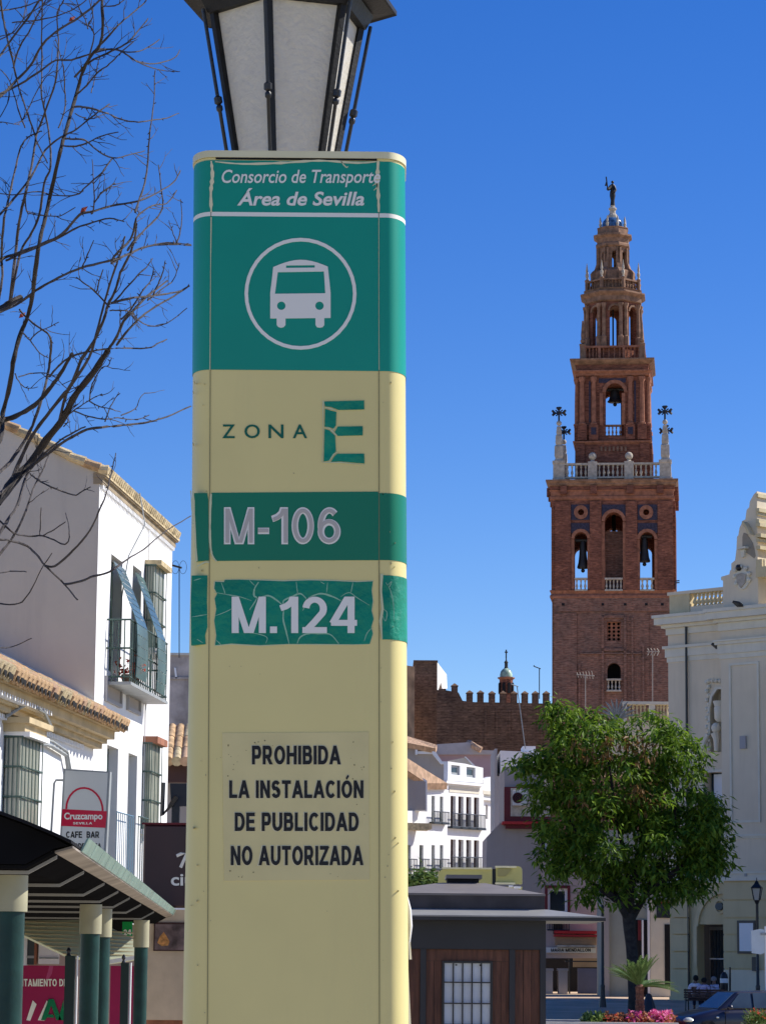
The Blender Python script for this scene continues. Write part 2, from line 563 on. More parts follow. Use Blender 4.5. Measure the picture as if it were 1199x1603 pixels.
def glyph(ch, W):
    h = W / 2
    v = W * .43           # half thickness of level strokes
    L = lambda x: [(x, 0), (x, 1)]
    if ch == 'I': return W, [L(h)]
    if ch == 'L': return .64, [L(h), [(0, v), (.64, v)]]
    if ch == 'T': return .72, [L(.36), [(0, 1 - v), (.72, 1 - v)]]
    if ch == 'H': return .78, [L(h), L(.78 - h), [(h, .52), (.78 - h, .52)]]
    if ch == 'E': return .68, [L(h), [(0, v), (.68, v)], [(0, .52), (.63, .52)], [(0, 1 - v), (.67, 1 - v)]]
    if ch == 'F': return .62, [L(h), [(0, .5), (.57, .5)], [(0, 1 - v), (.62, 1 - v)]]
    if ch == 'N': return .78, [L(h), L(.78 - h), [(h - .12, 1.22), (.78 - h + .12, -.22)]]
    if ch == 'M': return .92, [L(h), L(.92 - h), [(h - .02, 1.08), (.46, -.12)], [(.92 - h + .02, 1.08), (.46, -.12)]]
    if ch == 'A': return .84, [[(h * .2, -.2), (.42 + .045, 1.12)], [(.84 - h * .2, -.2), (.42 - .045, 1.12)], [(.2, .3), (.64, .3)]]
    if ch == 'Z': return .7, [[(0, v), (.7, v)], [(.02, 1 - v), (.69, 1 - v)], [(h * .6 - .06, 0), (.7 - h * .6 + .06, 1)]]
    if ch == 'V': return .8, [[(.02, 1.2), (.42, -.1)], [(.78, 1.2), (.38, -.1)]]
    if ch == 'Y': return .8, [[(.4, 0), (.4, .5)], [(h * .6 - .1, 1.15), (.42, .36)], [(.8 - h * .6 + .1, 1.15), (.38, .36)]]
    if ch in 'OQ': return .86, [arc(.43, .5, .43 - h, .5 - v, 0, 360, 30)]
    if ch == 'Ó': return .86, [arc(.43, .5, .43 - h, .5 - v, 0, 360, 30), [(.38, 1.08), (.56, 1.28)]]
    if ch == 'C': return .8, [arc(.42, .5, .42 - h, .5 - v, 42, 318, 26)]
    if ch == 'G': return .84, [arc(.42, .5, .42 - h, .5 - v, 42, 330, 26), [(.45, .42), (.84, .42)], [(.84 - h, .45), (.84 - h, .12)]]
    if ch == 'D': return .78, [L(h), [(0, v), (.36, v)] + arc(.36, .5, .42 - h, .5 - v, -90, 90, 16) + [(0, 1 - v)]]
    if ch == 'P': return .72, [L(h), [(0, .4), (.46, .4)] + arc(.46, .7 - v / 2, .26 - h, .3 - v / 2, -90, 90, 12) + [(0, 1 - v)]]
    if ch == 'R': return .78, [L(h), [(0, .42), (.46, .42)] + arc(.46, .71 - v / 2, .26 - h, .29 - v / 2, -90, 90, 12) + [(0, 1 - v)], [(.36, .44), (.74, -.12)]]
    if ch == 'B': return .74, [L(h), [(0, .53), (.44, .53)] + arc(.44, .765 - v / 2, .26 - h, .235 - v / 2, -90, 90, 12) + [(0, 1 - v)], [(0, v), (.46, v)] + arc(.46, .265 + v / 2, .28 - h, .265 - v / 2, -90, 90, 12) + [(0, .53)]]
    if ch == 'U': return .78, [[(h, 1), (h, .38)] + arc(.39, .38, .39 - h, .38 - v, 180, 360, 16) + [(.78 - h, 1)]]
    if ch == 'S': return .72, [arc(.36, .74 - v / 2, .34 - h, .26 - v / 2, 25, 255, 16)[:-2] + [(.3, .56), (.46, .48)] + arc(.36, .27 + v / 2, .36 - h, .27 - v / 2, 62, -160, 16)]
    if ch == '0': return .68, [arc(.34, .5, .34 - h, .5 - v, 0, 360, 30)]
    if ch == '1': return .46, [L(.46 - h), [(-.02, .68), (.14, .74), (.26, .83), (.34, 1.02)]]
    if ch == '2': return .66, [[(0, v), (.66, v)], arc(.33, .7 - v * .4, .33 - h, .3 - v * .6, 175, -28, 16) + [(.34, .32), (.1, .06)]]
    if ch == '4': return .7, [[(.7 - h * 1.7, 0), (.7 - h * 1.7, 1)], [(0, .28), (.7, .28)], [(.04, .26), (.7 - h * 2.2, 1.04)]]
    if ch == '6': return .7, [arc(.35, .34, .35 - h, .34 - v, 0, 360, 24), arc(.36, .5, .36 - h, .5 - v, 50, 190, 16)]
    if ch == '.': return W, [[(h, 0), (h, W * .95)]]
    if ch == '-': return .34, [[(0, .36), (.34, .36)]]
    return .3, []

def clip_y(poly, y0, y1):
    for lim, sg in ((y0, 1), (y1, -1)):
        out = []
        for k in range(len(poly)):
            a, b = poly[k - 1], poly[k]
            ia, ib = (a[1] - lim) * sg >= 0, (b[1] - lim) * sg >= 0
            if ia != ib:
                t = (lim - a[1]) / (b[1] - a[1])
                out.append((a[0] + (b[0] - a[0]) * t, lim))
            if ib:
                out.append(b)
        poly = out
        if not poly:
            return []
    return poly

def block_text(s, W=.2, gap=.1):
    x, vs, fs = 0.0, [], []
    for ch in s:
        w_, strokes = glyph(ch, W)
        for si, st in enumerate(strokes):
            n = len(st)
            level = all(abs(p[1] - st[0][1]) < 1e-6 for p in st)
            closed = (st[0][0] - st[-1][0]) ** 2 + (st[0][1] - st[-1][1]) ** 2 < 1e-6
            Lf, Rt = [], []
            for k in range(n):
                a = st[k - 1] if k else (st[-2] if closed else st[0])
                b = st[k + 1] if k < n - 1 else (st[1] if closed else st[-1])
                p = st[k]
                t1 = Vector((p[0] - a[0], p[1] - a[1]))
                t2 = Vector((b[0] - p[0], b[1] - p[1]))
                t1 = t1.normalized() if t1.length > 1e-6 else t2.normalized()
                t2 = t2.normalized() if t2.length > 1e-6 else t1
                t = (t1 + t2).normalized()
                c = max(t.dot(t1), .5)
                hw = sqrt((W / 2 * t.y) ** 2 + (W * .43 * t.x) ** 2) / c
                if ch == 'Ó' and si == 1: hw *= .62
                if ch in 'MNZ' and not level and abs(t.x) > .15 and n == 2: hw *= .92
                Lf.append((p[0] - t.y * hw, p[1] + t.x * hw))
                Rt.append((p[0] + t.y * hw, p[1] - t.x * hw))
            for k in range(n - 1):
                q = [Lf[k], Lf[k + 1], Rt[k + 1], Rt[k]]
                if ch != 'Ó':
                    q = clip_y(q, 0, 1)
                if len(q) < 3:
                    continue
                b_ = len(vs)
                vs += [(x + a_, y_, si) for a_, y_ in q]
                fs.append(tuple(range(b_, b_ + len(q))))
        x += w_ + gap
    return vs, fs

def font_text(s, bold, shear):
    cu = bpy.data.curves.new('txt', 'FONT')
    cu.body = s
    cu.size = 1
    cu.shear = shear
    cu.offset = bold
    cu.resolution_u = 4
    ob = bpy.data.objects.new('txt', cu)
    C.objects.link(ob)
    bpy.context.view_layer.update()
    dg = bpy.context.evaluated_depsgraph_get()
    me = bpy.data.meshes.new_from_object(ob.evaluated_get(dg))
    vs = [(v.co.x, v.co.y, 0) for v in me.vertices]
    fs = [tuple(p.vertices) for p in me.polygons]
    bpy.data.objects.remove(ob)
    bpy.data.meshes.remove(me)
    return vs, fs

def letter(s, fr, x0, y0, x1, y1, o, mt, parent, bold=0.0, shear=0.0, name='lettering', font=1, W=.22, gap=.1):
    """lettering fitted to the box x0..x1, y0..y1 of the photo on the plane fr"""
    if font:
        vs, fs = block_text(s, W, gap)
    else:
        vs, fs = font_text(s, bold, shear)
    dep = .00015 if fr.O.y < 20 else .002
    ax, bx = min(v[0] for v in vs), max(v[0] for v in vs)
    ay, by = min(v[1] for v in vs), max(v[1] for v in vs)
    m_ = M()
    q = []
    c = [fr.hit(x0, y1, o), fr.hit(x1, y1, o), fr.hit(x0, y0, o), fr.hit(x1, y0, o)]
    for x, y, zz in vs:
        u, v = (x - ax) / (bx - ax), (y - ay) / (by - ay)
        a = (c[0][0] * (1 - u) + c[1][0] * u) * (1 - v) + (c[2][0] * (1 - u) + c[3][0] * u) * v
        z = (c[0][1] * (1 - u) + c[1][1] * u) * (1 - v) + (c[2][1] * (1 - u) + c[3][1] * u) * v
        q.append(fr.W(a, z, o + zz * dep))
    m_.add(q, fs)
    return m_.build(name, mt, parent, fix=False)

def window(fr, parent, r, wo, recess, fmat, pmat, fw=.07, bars=(1, 1), name='window', shutters=False):
    """frame, pane and glazing bars in an opening r=(a0,a1,z0,z1)"""
    a0, a1, z0, z1 = r
    o = wo - recess
    e = .004
    f = M()
    f.box(fr, a0 + e, a0 + fw, z0 + e, z1 - e, o - .05, o)
    f.box(fr, a1 - fw, a1 - e, z0 + e, z1 - e, o - .05, o)
    f.box(fr, a0 + fw, a1 - fw, z1 - fw, z1 - e, o - .05, o)
    f.box(fr, a0 + fw, a1 - fw, z0 + e, z0 + fw, o - .05, o)
    nv, nh = bars
    for i in range(1, nv + 1):
        a = a0 + (a1 - a0) * i / (nv + 1)
        f.box(fr, a - fw * .25, a + fw * .25, z0 + fw, z1 - fw, o - .045, o - .005)
    for i in range(1, nh + 1):
        z = z0 + (z1 - z0) * i / (nh + 1)
        f.box(fr, a0 + fw, a1 - fw, z - fw * .22, z + fw * .22, o - .043, o - .007)
    fo = f.build(name, fmat, parent)
    M().box(fr, a0 + fw, a1 - fw, z0 + fw, z1 - fw, o - .034, o - .026).build('pane', pmat, fo)
    return fo

def circle(fr, cx, cy, r, o, n=40):
    return [fr.hit(cx + r * cos(2 * pi * k / n), cy + r * sin(2 * pi * k / n), o) for k in range(n)]

def arch(a, w_, z0, z1, n=10):
    """arched opening polygon centred at a"""
    r = w_ / 2
    pts = [(a - r, z0), (a + r, z0)]
    for k in range(n + 1):
        t = pi * k / n
        pts.append((a + r * cos(t), z1 - r + r * sin(t)))
    return pts

def railing(fr, a0, a1, z0, z1, o, n, r=.012, mid=()):
    m_ = M()
    for i in range(n + 1):
        a = a0 + (a1 - a0) * i / n
        m_.tube([fr.W(a, z0, o), fr.W(a, z1, o)], r, 4)
    for z in (z0, z1) + tuple(mid):
        m_.tube([fr.W(a0 - r, z, o), fr.W(a1 + r, z, o)], r * 1.6, 4)
    return m_
BAL = [(.5, 0), (.5, .08), (.3, .12), (.62, .3), (.62, .38), (.3, .62), (.28, .7), (.5, .84), (.3, .88), (.5, .93), (.5, 1)]
def baluster(m_, p, r, h, n=7):
    m_.lathe(p, [(a * r * 1.6, b * h) for a, b in BAL], n)

# ================================================================== GROUND
def sheet(name, xs, ys, dz, mt):
    m_ = M()
    vs = [(x, y, ground_z(y) + dz) for y in ys for x in xs]
    n = len(xs)
    fs = [(j * n + i, j * n + i + 1, (j + 1) * n + i + 1, (j + 1) * n + i) for j in range(len(ys) - 1) for i in range(n - 1)]
    m_.add(vs, fs)
    return setting(m_.build(name, mt, fix=False))
sheet('ground', [-6000, -200, -50, 0, 50, 200, 6000], [-80, 0, 20, 40, 60, 80, 90, 100, 106, 112, 120, 126, 140, 170, 200, 400, 1000, 9000], 0, K['plaza'])
sheet('lane_pavement', [-60, 0, 60], [104.4, 106, 112, 120, 126, 140, 170, 200, 240], .1, K['paving'])
sheet('road', [-60, 0, 60], [90, 95, 100, 104], .004, K['asphalt'])
kb = M()
for i in range(-12, 13):
    kb.wbox(i * 4.0, i * 4.0 + 3.97, 104.1, 104.4, ground_z(104) - .3, ground_z(104) + .12)
setting(kb.build('kerb', K['kerb'], bevel=.02))

# ================================================================== THE BUS STOP TOTEM
TY = 7.0
TF = Lean((0, TY), (1, 0), .0117, P(467, 770, TY).z)
tx0 = TF.hit(297.5, 770)[0]
tx1 = TF.hit(636, 770)[0]
RX, RY, TD = .05, .085, .24
def perim(off=0.0):
    pts = []
    n = 10
    pts.append((tx0 - off, -TD + .03))
    for k in range(n + 1):
        t = pi / 2 * k / n
        pts.append((tx0 + RX - (RX + off) * cos(t), -RY + (RY + off) * sin(t)))
    for k in range(n + 1):
        t = pi / 2 * (1 - k / n)
        pts.append((tx1 - RX + (RX + off) * cos(t), -RY + (RY + off) * sin(t)))
    pts.append((tx1 + off, -TD + .03))
    return pts
def tz(py, px=467):
    return TF.hit(px, py)[1]
tot = thing('bus_stop_totem', 'tall cream and green bus stop totem with route numbers, in front of the street lantern', 'bus stop sign', Vector(((tx0 + tx1) / 2, TY + TD / 2, 0)))
def slab(z0, z1, off, mt, name, bev=.0):
    p = [(a, o) for a, o in perim(off)] + [(tx1 - .05, -TD), (tx0 + .05, -TD)]
    n = len(p)
    m_ = M()
    zl = [z0, TF.zc, z1] if z0 < TF.zc - .1 and z1 > TF.zc + .1 else [z0, z1]
    k = len(zl)
    m_.add([TF.W(a, z, o) for z in zl for a, o in p],
           [(j * n + i, j * n + (i + 1) % n, (j + 1) * n + (i + 1) % n, (j + 1) * n + i) for j in range(k - 1) for i in range(n)] + [tuple(range(n)), tuple(range((k - 1) * n, k * n))])
    return m_.build(name, mt, tot, smooth=True)
slab(0.0, tz(248), 0, K['cream'], 'body')
cap = slab(tz(247.5), tz(237), .004, K['cream_cap'], 'cap')
for px in (331, 598):
    a, _ = TF.hit(px, 236)
    M().lathe(TF.W(a, tz(237), -.02), [(.006, 0), (.006, .004), (.003, .006)], 8).build('screw', K['grey_metal'], tot)
def band(z0, z1, xa, xb, off, mt, name, dz=None):
    """vinyl wrapped round the totem between two front positions; None means round the side"""
    pts = perim(off)
    if xa is not None:
        pts = [(xa, off)] + [p for p in pts if p[0] > xa and (p[1] > -RY - .01 or p[0] > 0 + (tx0 + tx1) / 2)]
    if xb is not None:
        pts = [p for p in pts if p[0] < xb and (p[1] > -RY - .01 or p[0] < (tx0 + tx1) / 2)] + [(xb, off)]
    n = len(pts)
    m_ = M()
    m_.add([TF.W(a, z0, o) for a, o in pts] + [TF.W(a, z1, o) for a, o in pts], [(i, i + 1, i + 1 + n, i + n) for i in range(n - 1)])
    return m_.build(name, mt, tot, smooth=True, fix=False)
SE0, SE1 = TF.hit(331, 600)[0], TF.hit(593.5, 600)[0]
hdr = band(tz(333), tz(252), None, None, .0012, K['green_vinyl'], 'header_band')
band(tz(339.5), tz(333), None, None, .0014, K['print_white'], 'white_stripe')
bb = band(tz(580), tz(339.5), None, None, .0012, K['green_vinyl'], 'pictogram_band')
# slit under the cap and joints beside the front panel
M().pbox(TF, 338, 590, 244.5, 250.5, -.01, .0016).build('slit', K['dark'], tot)
for px in (331, 593):
    px2 = px - 6 if px == 331 else px + 1
    m_ = M()
    pts = []
    for k in range(20):
        y0, y1 = 252 + k * 90, 252 + (k + 1) * 90
        x0 = px + (px2 - px) * (y0 - 250) / 1350
        x1 = px + (px2 - px) * (y1 - 250) / 1350
        A = [TF.hit(x0 - .5, y0, .0015), TF.hit(x0 + .5, y0, .0015), TF.hit(x1 + .5, y1, .0015), TF.hit(x1 - .5, y1, .0015)]
        m_.poly(TF, A, .0005, .0018)
    m_.build('panel_joint', mat('joint_line', (.2, .19, .1), rough=.8), tot)
# peeled vinyl edges down the joints of the green part
def ribbon(pp, wpx, mt, name, o=.0022, par=None, jit=0, tap=True):
    m_ = M()
    n = len(pp)
    L_, R_ = [], []
    for i, (x, y) in enumerate(pp):
        xa, ya = pp[max(i - 1, 0)]
        xb, yb = pp[min(i + 1, n - 1)]
        dx, dy = xb - xa, yb - ya
        l = sqrt(dx * dx + dy * dy) or 1
        w_ = wpx * (.5 if not tap else .5 * (.35 + .65 * sin(pi * min(max(i / (n - 1), .08), .92))))
        w_ *= 1 + random.uniform(-jit, jit)
        L_.append(TF.hit(x - dy / l * w_, y + dx / l * w_, o))
        R_.append(TF.hit(x + dy / l * w_, y - dx / l * w_, o))
    m_.add([TF.W(a, z, o) for a, z in L_ + R_], [(i, i + 1, n + i + 1, n + i) for i in range(n - 1)])
    return m_.build(name, mt, par or tot, fix=False)
def smooth_path(pp, k=5):
    out = []
    n = len(pp)
    for i in range(n - 1):
        p0, p1, p2, p3 = pp[max(i - 1, 0)], pp[i], pp[i + 1], pp[min(i + 2, n - 1)]
        for j in range(k):
            t = j / k
            out.append(tuple(.5 * ((2 * b) + (-a + c) * t + (2 * a - 5 * b + 4 * c - d) * t * t + (-a + 3 * b - 3 * c + d) * t ** 3) for a, b, c, d in zip(p0, p1, p2, p3)))
    out.append(tuple(pp[-1]))
    return out
ribbon(smooth_path([(331, 252), (333, 275), (330.5, 300), (331, 332)]), 7, K['cream_cap'], 'torn_edge', jit=.5)
ribbon(smooth_path([(592, 252), (591, 275), (592, 300), (593, 332)]), 6, K['cream_cap'], 'torn_edge', jit=.5)
ribbon([(331, 340), (330, 420), (329.5, 500), (329, 579)], 2.0, K['peel'], 'torn_edge', jit=.5, tap=False)
ribbon([(593, 340), (593, 420), (593, 500), (593.5, 579)], .9, K['peel'], 'torn_edge', jit=.5, tap=False)
ribbon(smooth_path([(337, 253), (380, 256.5), (440, 255), (500, 251.5), (560, 255), (589, 253)]), 3.5, K['cream_cap'], 'torn_edge', jit=.4)
for pp in ([(534, 252), (538, 258), (543, 262), (545, 260)], [(583, 291), (589, 287), (590, 293), (585, 298)]):
    ribbon(smooth_path(pp), 2.2, K['peel'], 'torn_edge')
O1 = .0026
letter('Consorcio de Transporte', TF, 347.5, 265.5, 595.5, 293, O1, K['print_white'], tot, .012, .22, font=None)
letter('Área de Sevilla', TF, 371.5, 294.5, 570.5, 322, O1, K['print_white'], tot, .024, .22, font=None)
# bus pictogram
m_ = M()
m_.poly(TF, circle(TF, 470.6, 459.8, 87.5, O1), .0005, O1, [circle(TF, 470.6, 459.8, 82, O1)])
m_.build('pictogram_ring', K['print_white'], tot)
def zq(x, y):
    return (x / 3.633 + 320, y / 3.633 + 230)
body = [(375, 975), (375, 830), (384, 760), (392, 683)] + [(392 + 310 * k / 10, 683 - 40 * sin(pi * k / 10) - 3 * k / 10) for k in range(1, 10)] + [(702, 680), (711, 760), (718, 830), (718, 972),
        (682, 973), (682, 1012), (672, 1025), (657, 1028), (641, 1025), (632, 1012), (632, 973), (462, 975), (462, 1012), (452, 1024), (437, 1028), (421, 1024), (412, 1012), (412, 975)]
H_ = lambda pp, o=O1: [TF.hit(*zq(x, y), o) for x, y in pp]
m_ = M()
m_.poly(TF, H_(body), .0005, O1, [H_([(418, 712), (680, 708), (688, 832), (402, 835)]), H_([(465, 674), (628, 672), (628, 686), (465, 688)]),
        circle(TF, *zq(438, 903), 6.6, O1, 16), circle(TF, *zq(655, 903), 6.6, O1, 16)])
m_.build('bus_pictogram', K['print_grey'] if 0 else K['print_white'], tot)
# ZONA E
for ch, x0, x1 in (('Z', 348.3, 368), ('O', 383, 407), ('N', 420.5, 444), ('A', 458.5, 481)):
    letter(ch, TF, x0, 664.5, x1, 686, .0018, K['print_green'], tot, .01, font=None)
def zq2(x, y):
    return (x / 3.155 + 280, y / 3.155 + 560)
def flat(pp, mt, name, o=.0022, o0=.0004, par=None, q=zq2):
    m2 = M()
    m2.poly(TF, [TF.hit(*(q(x, y)), o) for x, y in pp], o0, o)
    return m2.build(name, mt, par or tot)
EG = K['green_old']
flat([(718, 216), (915, 211), (916, 255), (790, 258), (752, 243), (722, 240)], EG, 'sticker_letter')
flat([(722, 252), (752, 262), (778, 268), (776, 334), (764, 350), (745, 343), (720, 340)], EG, 'sticker_letter')
flat([(720, 352), (742, 358), (772, 386), (776, 462), (760, 478), (742, 508), (716, 512)], EG, 'sticker_letter')
flat([(786, 340), (908, 338), (908, 383), (785, 386), (770, 366)], EG, 'sticker_letter')
flat([(782, 474), (915, 474), (917, 522), (862, 518), (800, 512), (752, 514), (766, 490)], EG, 'sticker_letter')
ribbon([zq2(*p) for p in [(714, 212), (712, 300), (714, 400), (708, 516)]], 1.6, K['peel'], 'torn_edge', .0019, jit=.6, tap=False)
ribbon([zq2(*p) for p in [(708, 516), (760, 518), (800, 517), (862, 524), (920, 527)]], 1.6, K['peel'], 'torn_edge', .0019, jit=.6, tap=False)
# M-106
flat([(163, 667), (984, 661), (988, 700), (990, 1000), (400, 1002), (186, 1004), (170, 985), (160, 950), (158, 720)], K['green_sticker'], 'route_sticker', .0012)
band(tz(875.8), tz(770.8), TF.hit(592.6, 820)[0], None, .0011, K['green_sticker'], 'route_sticker')
flat([(76, 668), (140, 668), (147, 700), (150, 1002), (86, 1004), (80, 930), (74, 760)], K['green_sticker'], 'route_sticker', .0016, -.02)
for pp, w_ in (([(160, 672), (156, 760), (155, 880), (160, 950), (172, 988), (188, 1006)], 3), ([(72, 664), (78, 800), (88, 1006)], 3), ([(60, 656), (64, 720), (70, 820)], 2), ([(92, 1030), (130, 1010), (150, 1012)], 2)):
    ribbon(smooth_path([zq2(*p) for p in pp]), w_, K['peel'], 'torn_edge', .0024, tap=False, jit=.3)
letter('M-106', TF, 351, 794, 533.5, 852, .0024, K['print_white'], tot, W=.2, gap=.11)
letter('M-106', TF, 353.4, 796.4, 531.2, 849.6, .0034, K['print_grey'], tot, W=.125, gap=.185)
# M.124, cracked
rag = [(180, 1106), (225, 1108), (228, 1097), (300, 1096), (420, 1100), (520, 1104), (640, 1099), (760, 1102), (880, 1108), (958, 1104), (952, 1150), (958, 1200), (952, 1250), (962, 1290), (950, 1330), (958, 1362), (942, 1414), (860, 1416), (700, 1414), (540, 1414), (400, 1420), (260, 1412), (180, 1420), (186, 1370), (176, 1300), (186, 1240), (178, 1190), (190, 1165), (176, 1140)]
flat(rag, EG, 'route_sticker', .0016)
ribbon([zq2(*p) for p in rag + rag[:1]], 2.2, K['peel'], 'torn_edge', .0012, jit=.7, tap=False)
zs = (tz(1008), tz(906))
pe = [zq2(*p) for p in [(64, 1075), (140, 1075), (142, 1200), (138, 1370), (128, 1408), (64, 1418)]]
flat([(64, 1075), (142, 1075), (140, 1200), (142, 1330), (130, 1372), (134, 1415), (62, 1418), (60, 1200)], EG, 'route_sticker', .0016, -.02)
band(tz(1000), tz(899.5), TF.hit(598.5, 950)[0], None, .0014, EG, 'route_sticker')
ribbon([zq2(*p) for p in [(1002, 1068), (998, 1150), (1006, 1240), (996, 1300), (1004, 1390)]], 3.2, K['peel'], 'torn_edge', .0022, jit=.7, tap=False)
cr = [[(395, 1108), (375, 1140), (372, 1175), (385, 1190), (350, 1245)], [(176, 1158), (240, 1170), (300, 1180), (360, 1200)], [(385, 1190), (440, 1175), (480, 1195), (520, 1228)],
      [(520, 1228), (516, 1290), (530, 1350), (545, 1412)], [(520, 1228), (518, 1200), (560, 1180), (600, 1165), (630, 1190)], [(580, 1105), (584, 1140), (588, 1170)],
      [(640, 1185), (700, 1165), (760, 1180), (800, 1200)], [(800, 1180), (840, 1160), (880, 1185), (940, 1222)], [(630, 1190), (620, 1230), (612, 1250)],
      [(585, 1412), (600, 1380), (640, 1362), (700, 1362), (750, 1368), (790, 1412)], [(330, 1358), (380, 1362), (435, 1380), (430, 1410)], [(210, 1110), (225, 1150), (230, 1170)],
      [(180, 1275), (225, 1258), (262, 1240)], [(350, 1100), (375, 1125)], [(860, 1110), (850, 1160)], [(735, 1110), (730, 1160)], [(700, 1106), (720, 1118)], [(958, 1330), (930, 1360), (915, 1400)], [(186, 1395), (210, 1418)]]
m3 = None
for i, c_ in enumerate(cr):
    ribbon(smooth_path([zq2(*p) for p in c_]), 2.6 if i in (0, 2, 3, 4, 6, 9) else 1.3, K['crack'], 'crack', .0021, jit=.2)
for c_ in ([(66, 1280), (140, 1268)], [(75, 1100), (110, 1090)], [(90, 1390), (120, 1408)]):
    ribbon(smooth_path([zq2(*p) for p in c_]), 1.3, K['crack'], 'crack', .0021, jit=.2)
for c_ in ([(1004, 1270), (1020, 1300), (1028, 1260), (1010, 1240)], [(1030, 1125), (1050, 1105), (1040, 1130), (1030, 1125)], [(1022, 1110), (1045, 1150), (1060, 1220), (1062, 1300)]):
    ribbon(smooth_path([zq2(*p) for p in c_]), 1.3, K['crack'], 'crack', .0021, jit=.2)
letter('M.124', TF, 363, 934, 559, 991, .0028, K['print_white'], tot, W=.19, gap=.11)
for y0, y1, par_ in ((723, 727, 0),):
    pass
# E cracks
for c_ in ([(722, 246), (752, 252), (778, 262)], [(720, 346), (745, 350), (772, 378), (790, 385)], [(770, 345), (760, 360)], [(742, 512), (760, 482), (782, 466)]):
    ribbon(smooth_path([zq2(*p) for p in c_]), 2.2, K['peel'], 'torn_edge', .0019, jit=.3)
# prohibition notice
def zq3(x, y):
    return (x / 3.155 + 280, y / 3.155 + 1100)
nz = flat([(215, 150), (938, 145), (942, 874), (224, 880)], K['notice'], 'notice_film', .0012, .0003, q=zq3)
K['notice_pale'] = mat('pale_letter_edge', (.62, .58, .38), rough=.5)
for s_, x0, y0, x1, y1 in (('PROHIBIDA', 394.7, 1167.3, 533.6, 1196.7), ('LA INSTALACIÓN', 359.2, 1212.7, 569, 1249.4), ('DE PUBLICIDAD', 367.8, 1272, 561.6, 1301), ('NO AUTORIZADA', 361.5, 1324.2, 569, 1354.5)):
    letter(s_, TF, x0 - 1, y0 - 1, x1 + 1, y1 + 1, .0016, K['notice_pale'], tot, W=.3, gap=.06)
    letter(s_, TF, x0, y0, x1, y1, .0026, K['print_black'], tot, W=.235, gap=.115)
sp = M()
for i in range(34):
    e = random.choice([(random.uniform(240, 470), random.uniform(160, 250)), (random.uniform(225, 300), random.uniform(200, 400)), (random.uniform(820, 950), random.uniform(180, 560)), (random.uniform(240, 930), random.uniform(830, 862))])
    r = random.uniform(.5, 1.3)
    c_ = zq3(*e)
    sp.poly(TF, [TF.hit(c_[0] + r * cos(t) * random.uniform(.5, 1.5), c_[1] + r * sin(t), .0017) for t in (0, 1.2, 2.4, 3.6, 5)], .001, .0017)
stuff(sp.build('dirt_speck', mat('grime', (.2, .17, .08)), tot))
sp = M()
for i in range(60):
    x, y = random.uniform(300, 632), random.uniform(585, 1600)
    if random.random() < .5:
        x = random.choice([random.uniform(299, 330), random.uniform(594, 620)])
    r = random.uniform(.4, 1.0)
    sp.poly(TF, [TF.hit(x + r * cos(t) * random.uniform(.5, 1.5), y + r * sin(t) * random.uniform(.6, 2.2), .0011) for t in (0, 1.2, 2.4, 3.6, 5)], .0004 if x < 590 and x > 335 else -.03, .0011 if x < 620 else .0011)
stuff(sp.build('dirt_speck', mat('grime_pale', (.38, .34, .19)), tot))
# white strip of a case fixed to the far side
SF = Frame((tx1 + .004, TY), (0, 1))
m_ = M()
m_.tube([P(637, 1402, TY + .16), P(641, 1425, TY + .16), P(642.5, 1450, TY + .16), P(641, 1475, TY + .16)], [.002, .005, .005, .002], 6)
m_.build('edge_strip', K['white_paint'], tot)
M().hexa([P(640.5, 1502, TY + .14), P(644.5, 1502, TY + .14), P(644.5, 1502, TY + .17), P(640.5, 1502, TY + .17), P(639.5, 1475, TY + .14), P(642.5, 1475, TY + .14), P(642.5, 1475, TY + .17), P(639.5, 1475, TY + .17)]).build('edge_strip', K['white_paint'], tot)
M().hexa([P(640, 1640, TY + .14), P(645, 1640, TY + .14), P(645, 1640, TY + .17), P(640, 1640, TY + .17), P(636, 1504, TY + .14), P(638.5, 1504, TY + .14), P(638.5, 1504, TY + .17), P(636, 1504, TY + .17)]).build('edge_strip', K['white_paint'], tot)

# ================================================================== STREET LANTERN BEHIND THE TOTEM
LY = 9.0
lc = P(449, 130, LY)
lm = mpp(130, LY)
lamp = thing('street_lantern', 'black six-sided lantern with frosted panes, rising behind the bus stop totem', 'street lamp', Vector((lc.x, LY, 0)))
def lz(py):
    return P(449, py, LY).z
ztop, zbot = lz(28), lz(300)
Rt, Rb = 119 * lm, 70 * lm
A0 = radians(-13)
def hv(k, R, z):
    a = A0 + radians(60) * k
    return Vector((lc.x + R * sin(a), LY - R * cos(a), z))
for k in range(6):
    q = [hv(k, Rb * .97, zbot), hv(k + 1, Rb * .97, zbot), hv(k + 1, Rt * .97, ztop), hv(k, Rt * .97, ztop)]
    qi = [Vector((lc.x + (p.x - lc.x) * .97, LY + (p.y - LY) * .97, p.z)) for p in q]
    M().add(q + qi, [(0, 1, 2, 3), (7, 6, 5, 4), (0, 4, 5, 1), (1, 5, 6, 2), (2, 6, 7, 3), (3, 7, 4, 0)]).build('pane', K['frost'], lamp)
    M().tube([hv(k, Rb, zbot), hv(k, Rt, ztop)], [.0125, .0155], 4).build('corner_bar', K['lantern_metal'], lamp)
    rp = [(0, 0), (.1, 0), (.42, 0), (.43, 1), (.45, 1), (.46, 0), (.47, 1.6), (.5, 1.6), (.51, 0), (1, 0)]
    R0, R1 = Rb + .03, Rt + .035
    pts, rr = [], []
    for t, b_ in rp:
        pts.append(hv(k, R0 + (R1 - R0) * t, zbot + (ztop - zbot) * t))
        rr.append(.0062 + .0045 * b_)
    M().tube(pts, rr, 8).build('rod', K['iron'], lamp, smooth=True)
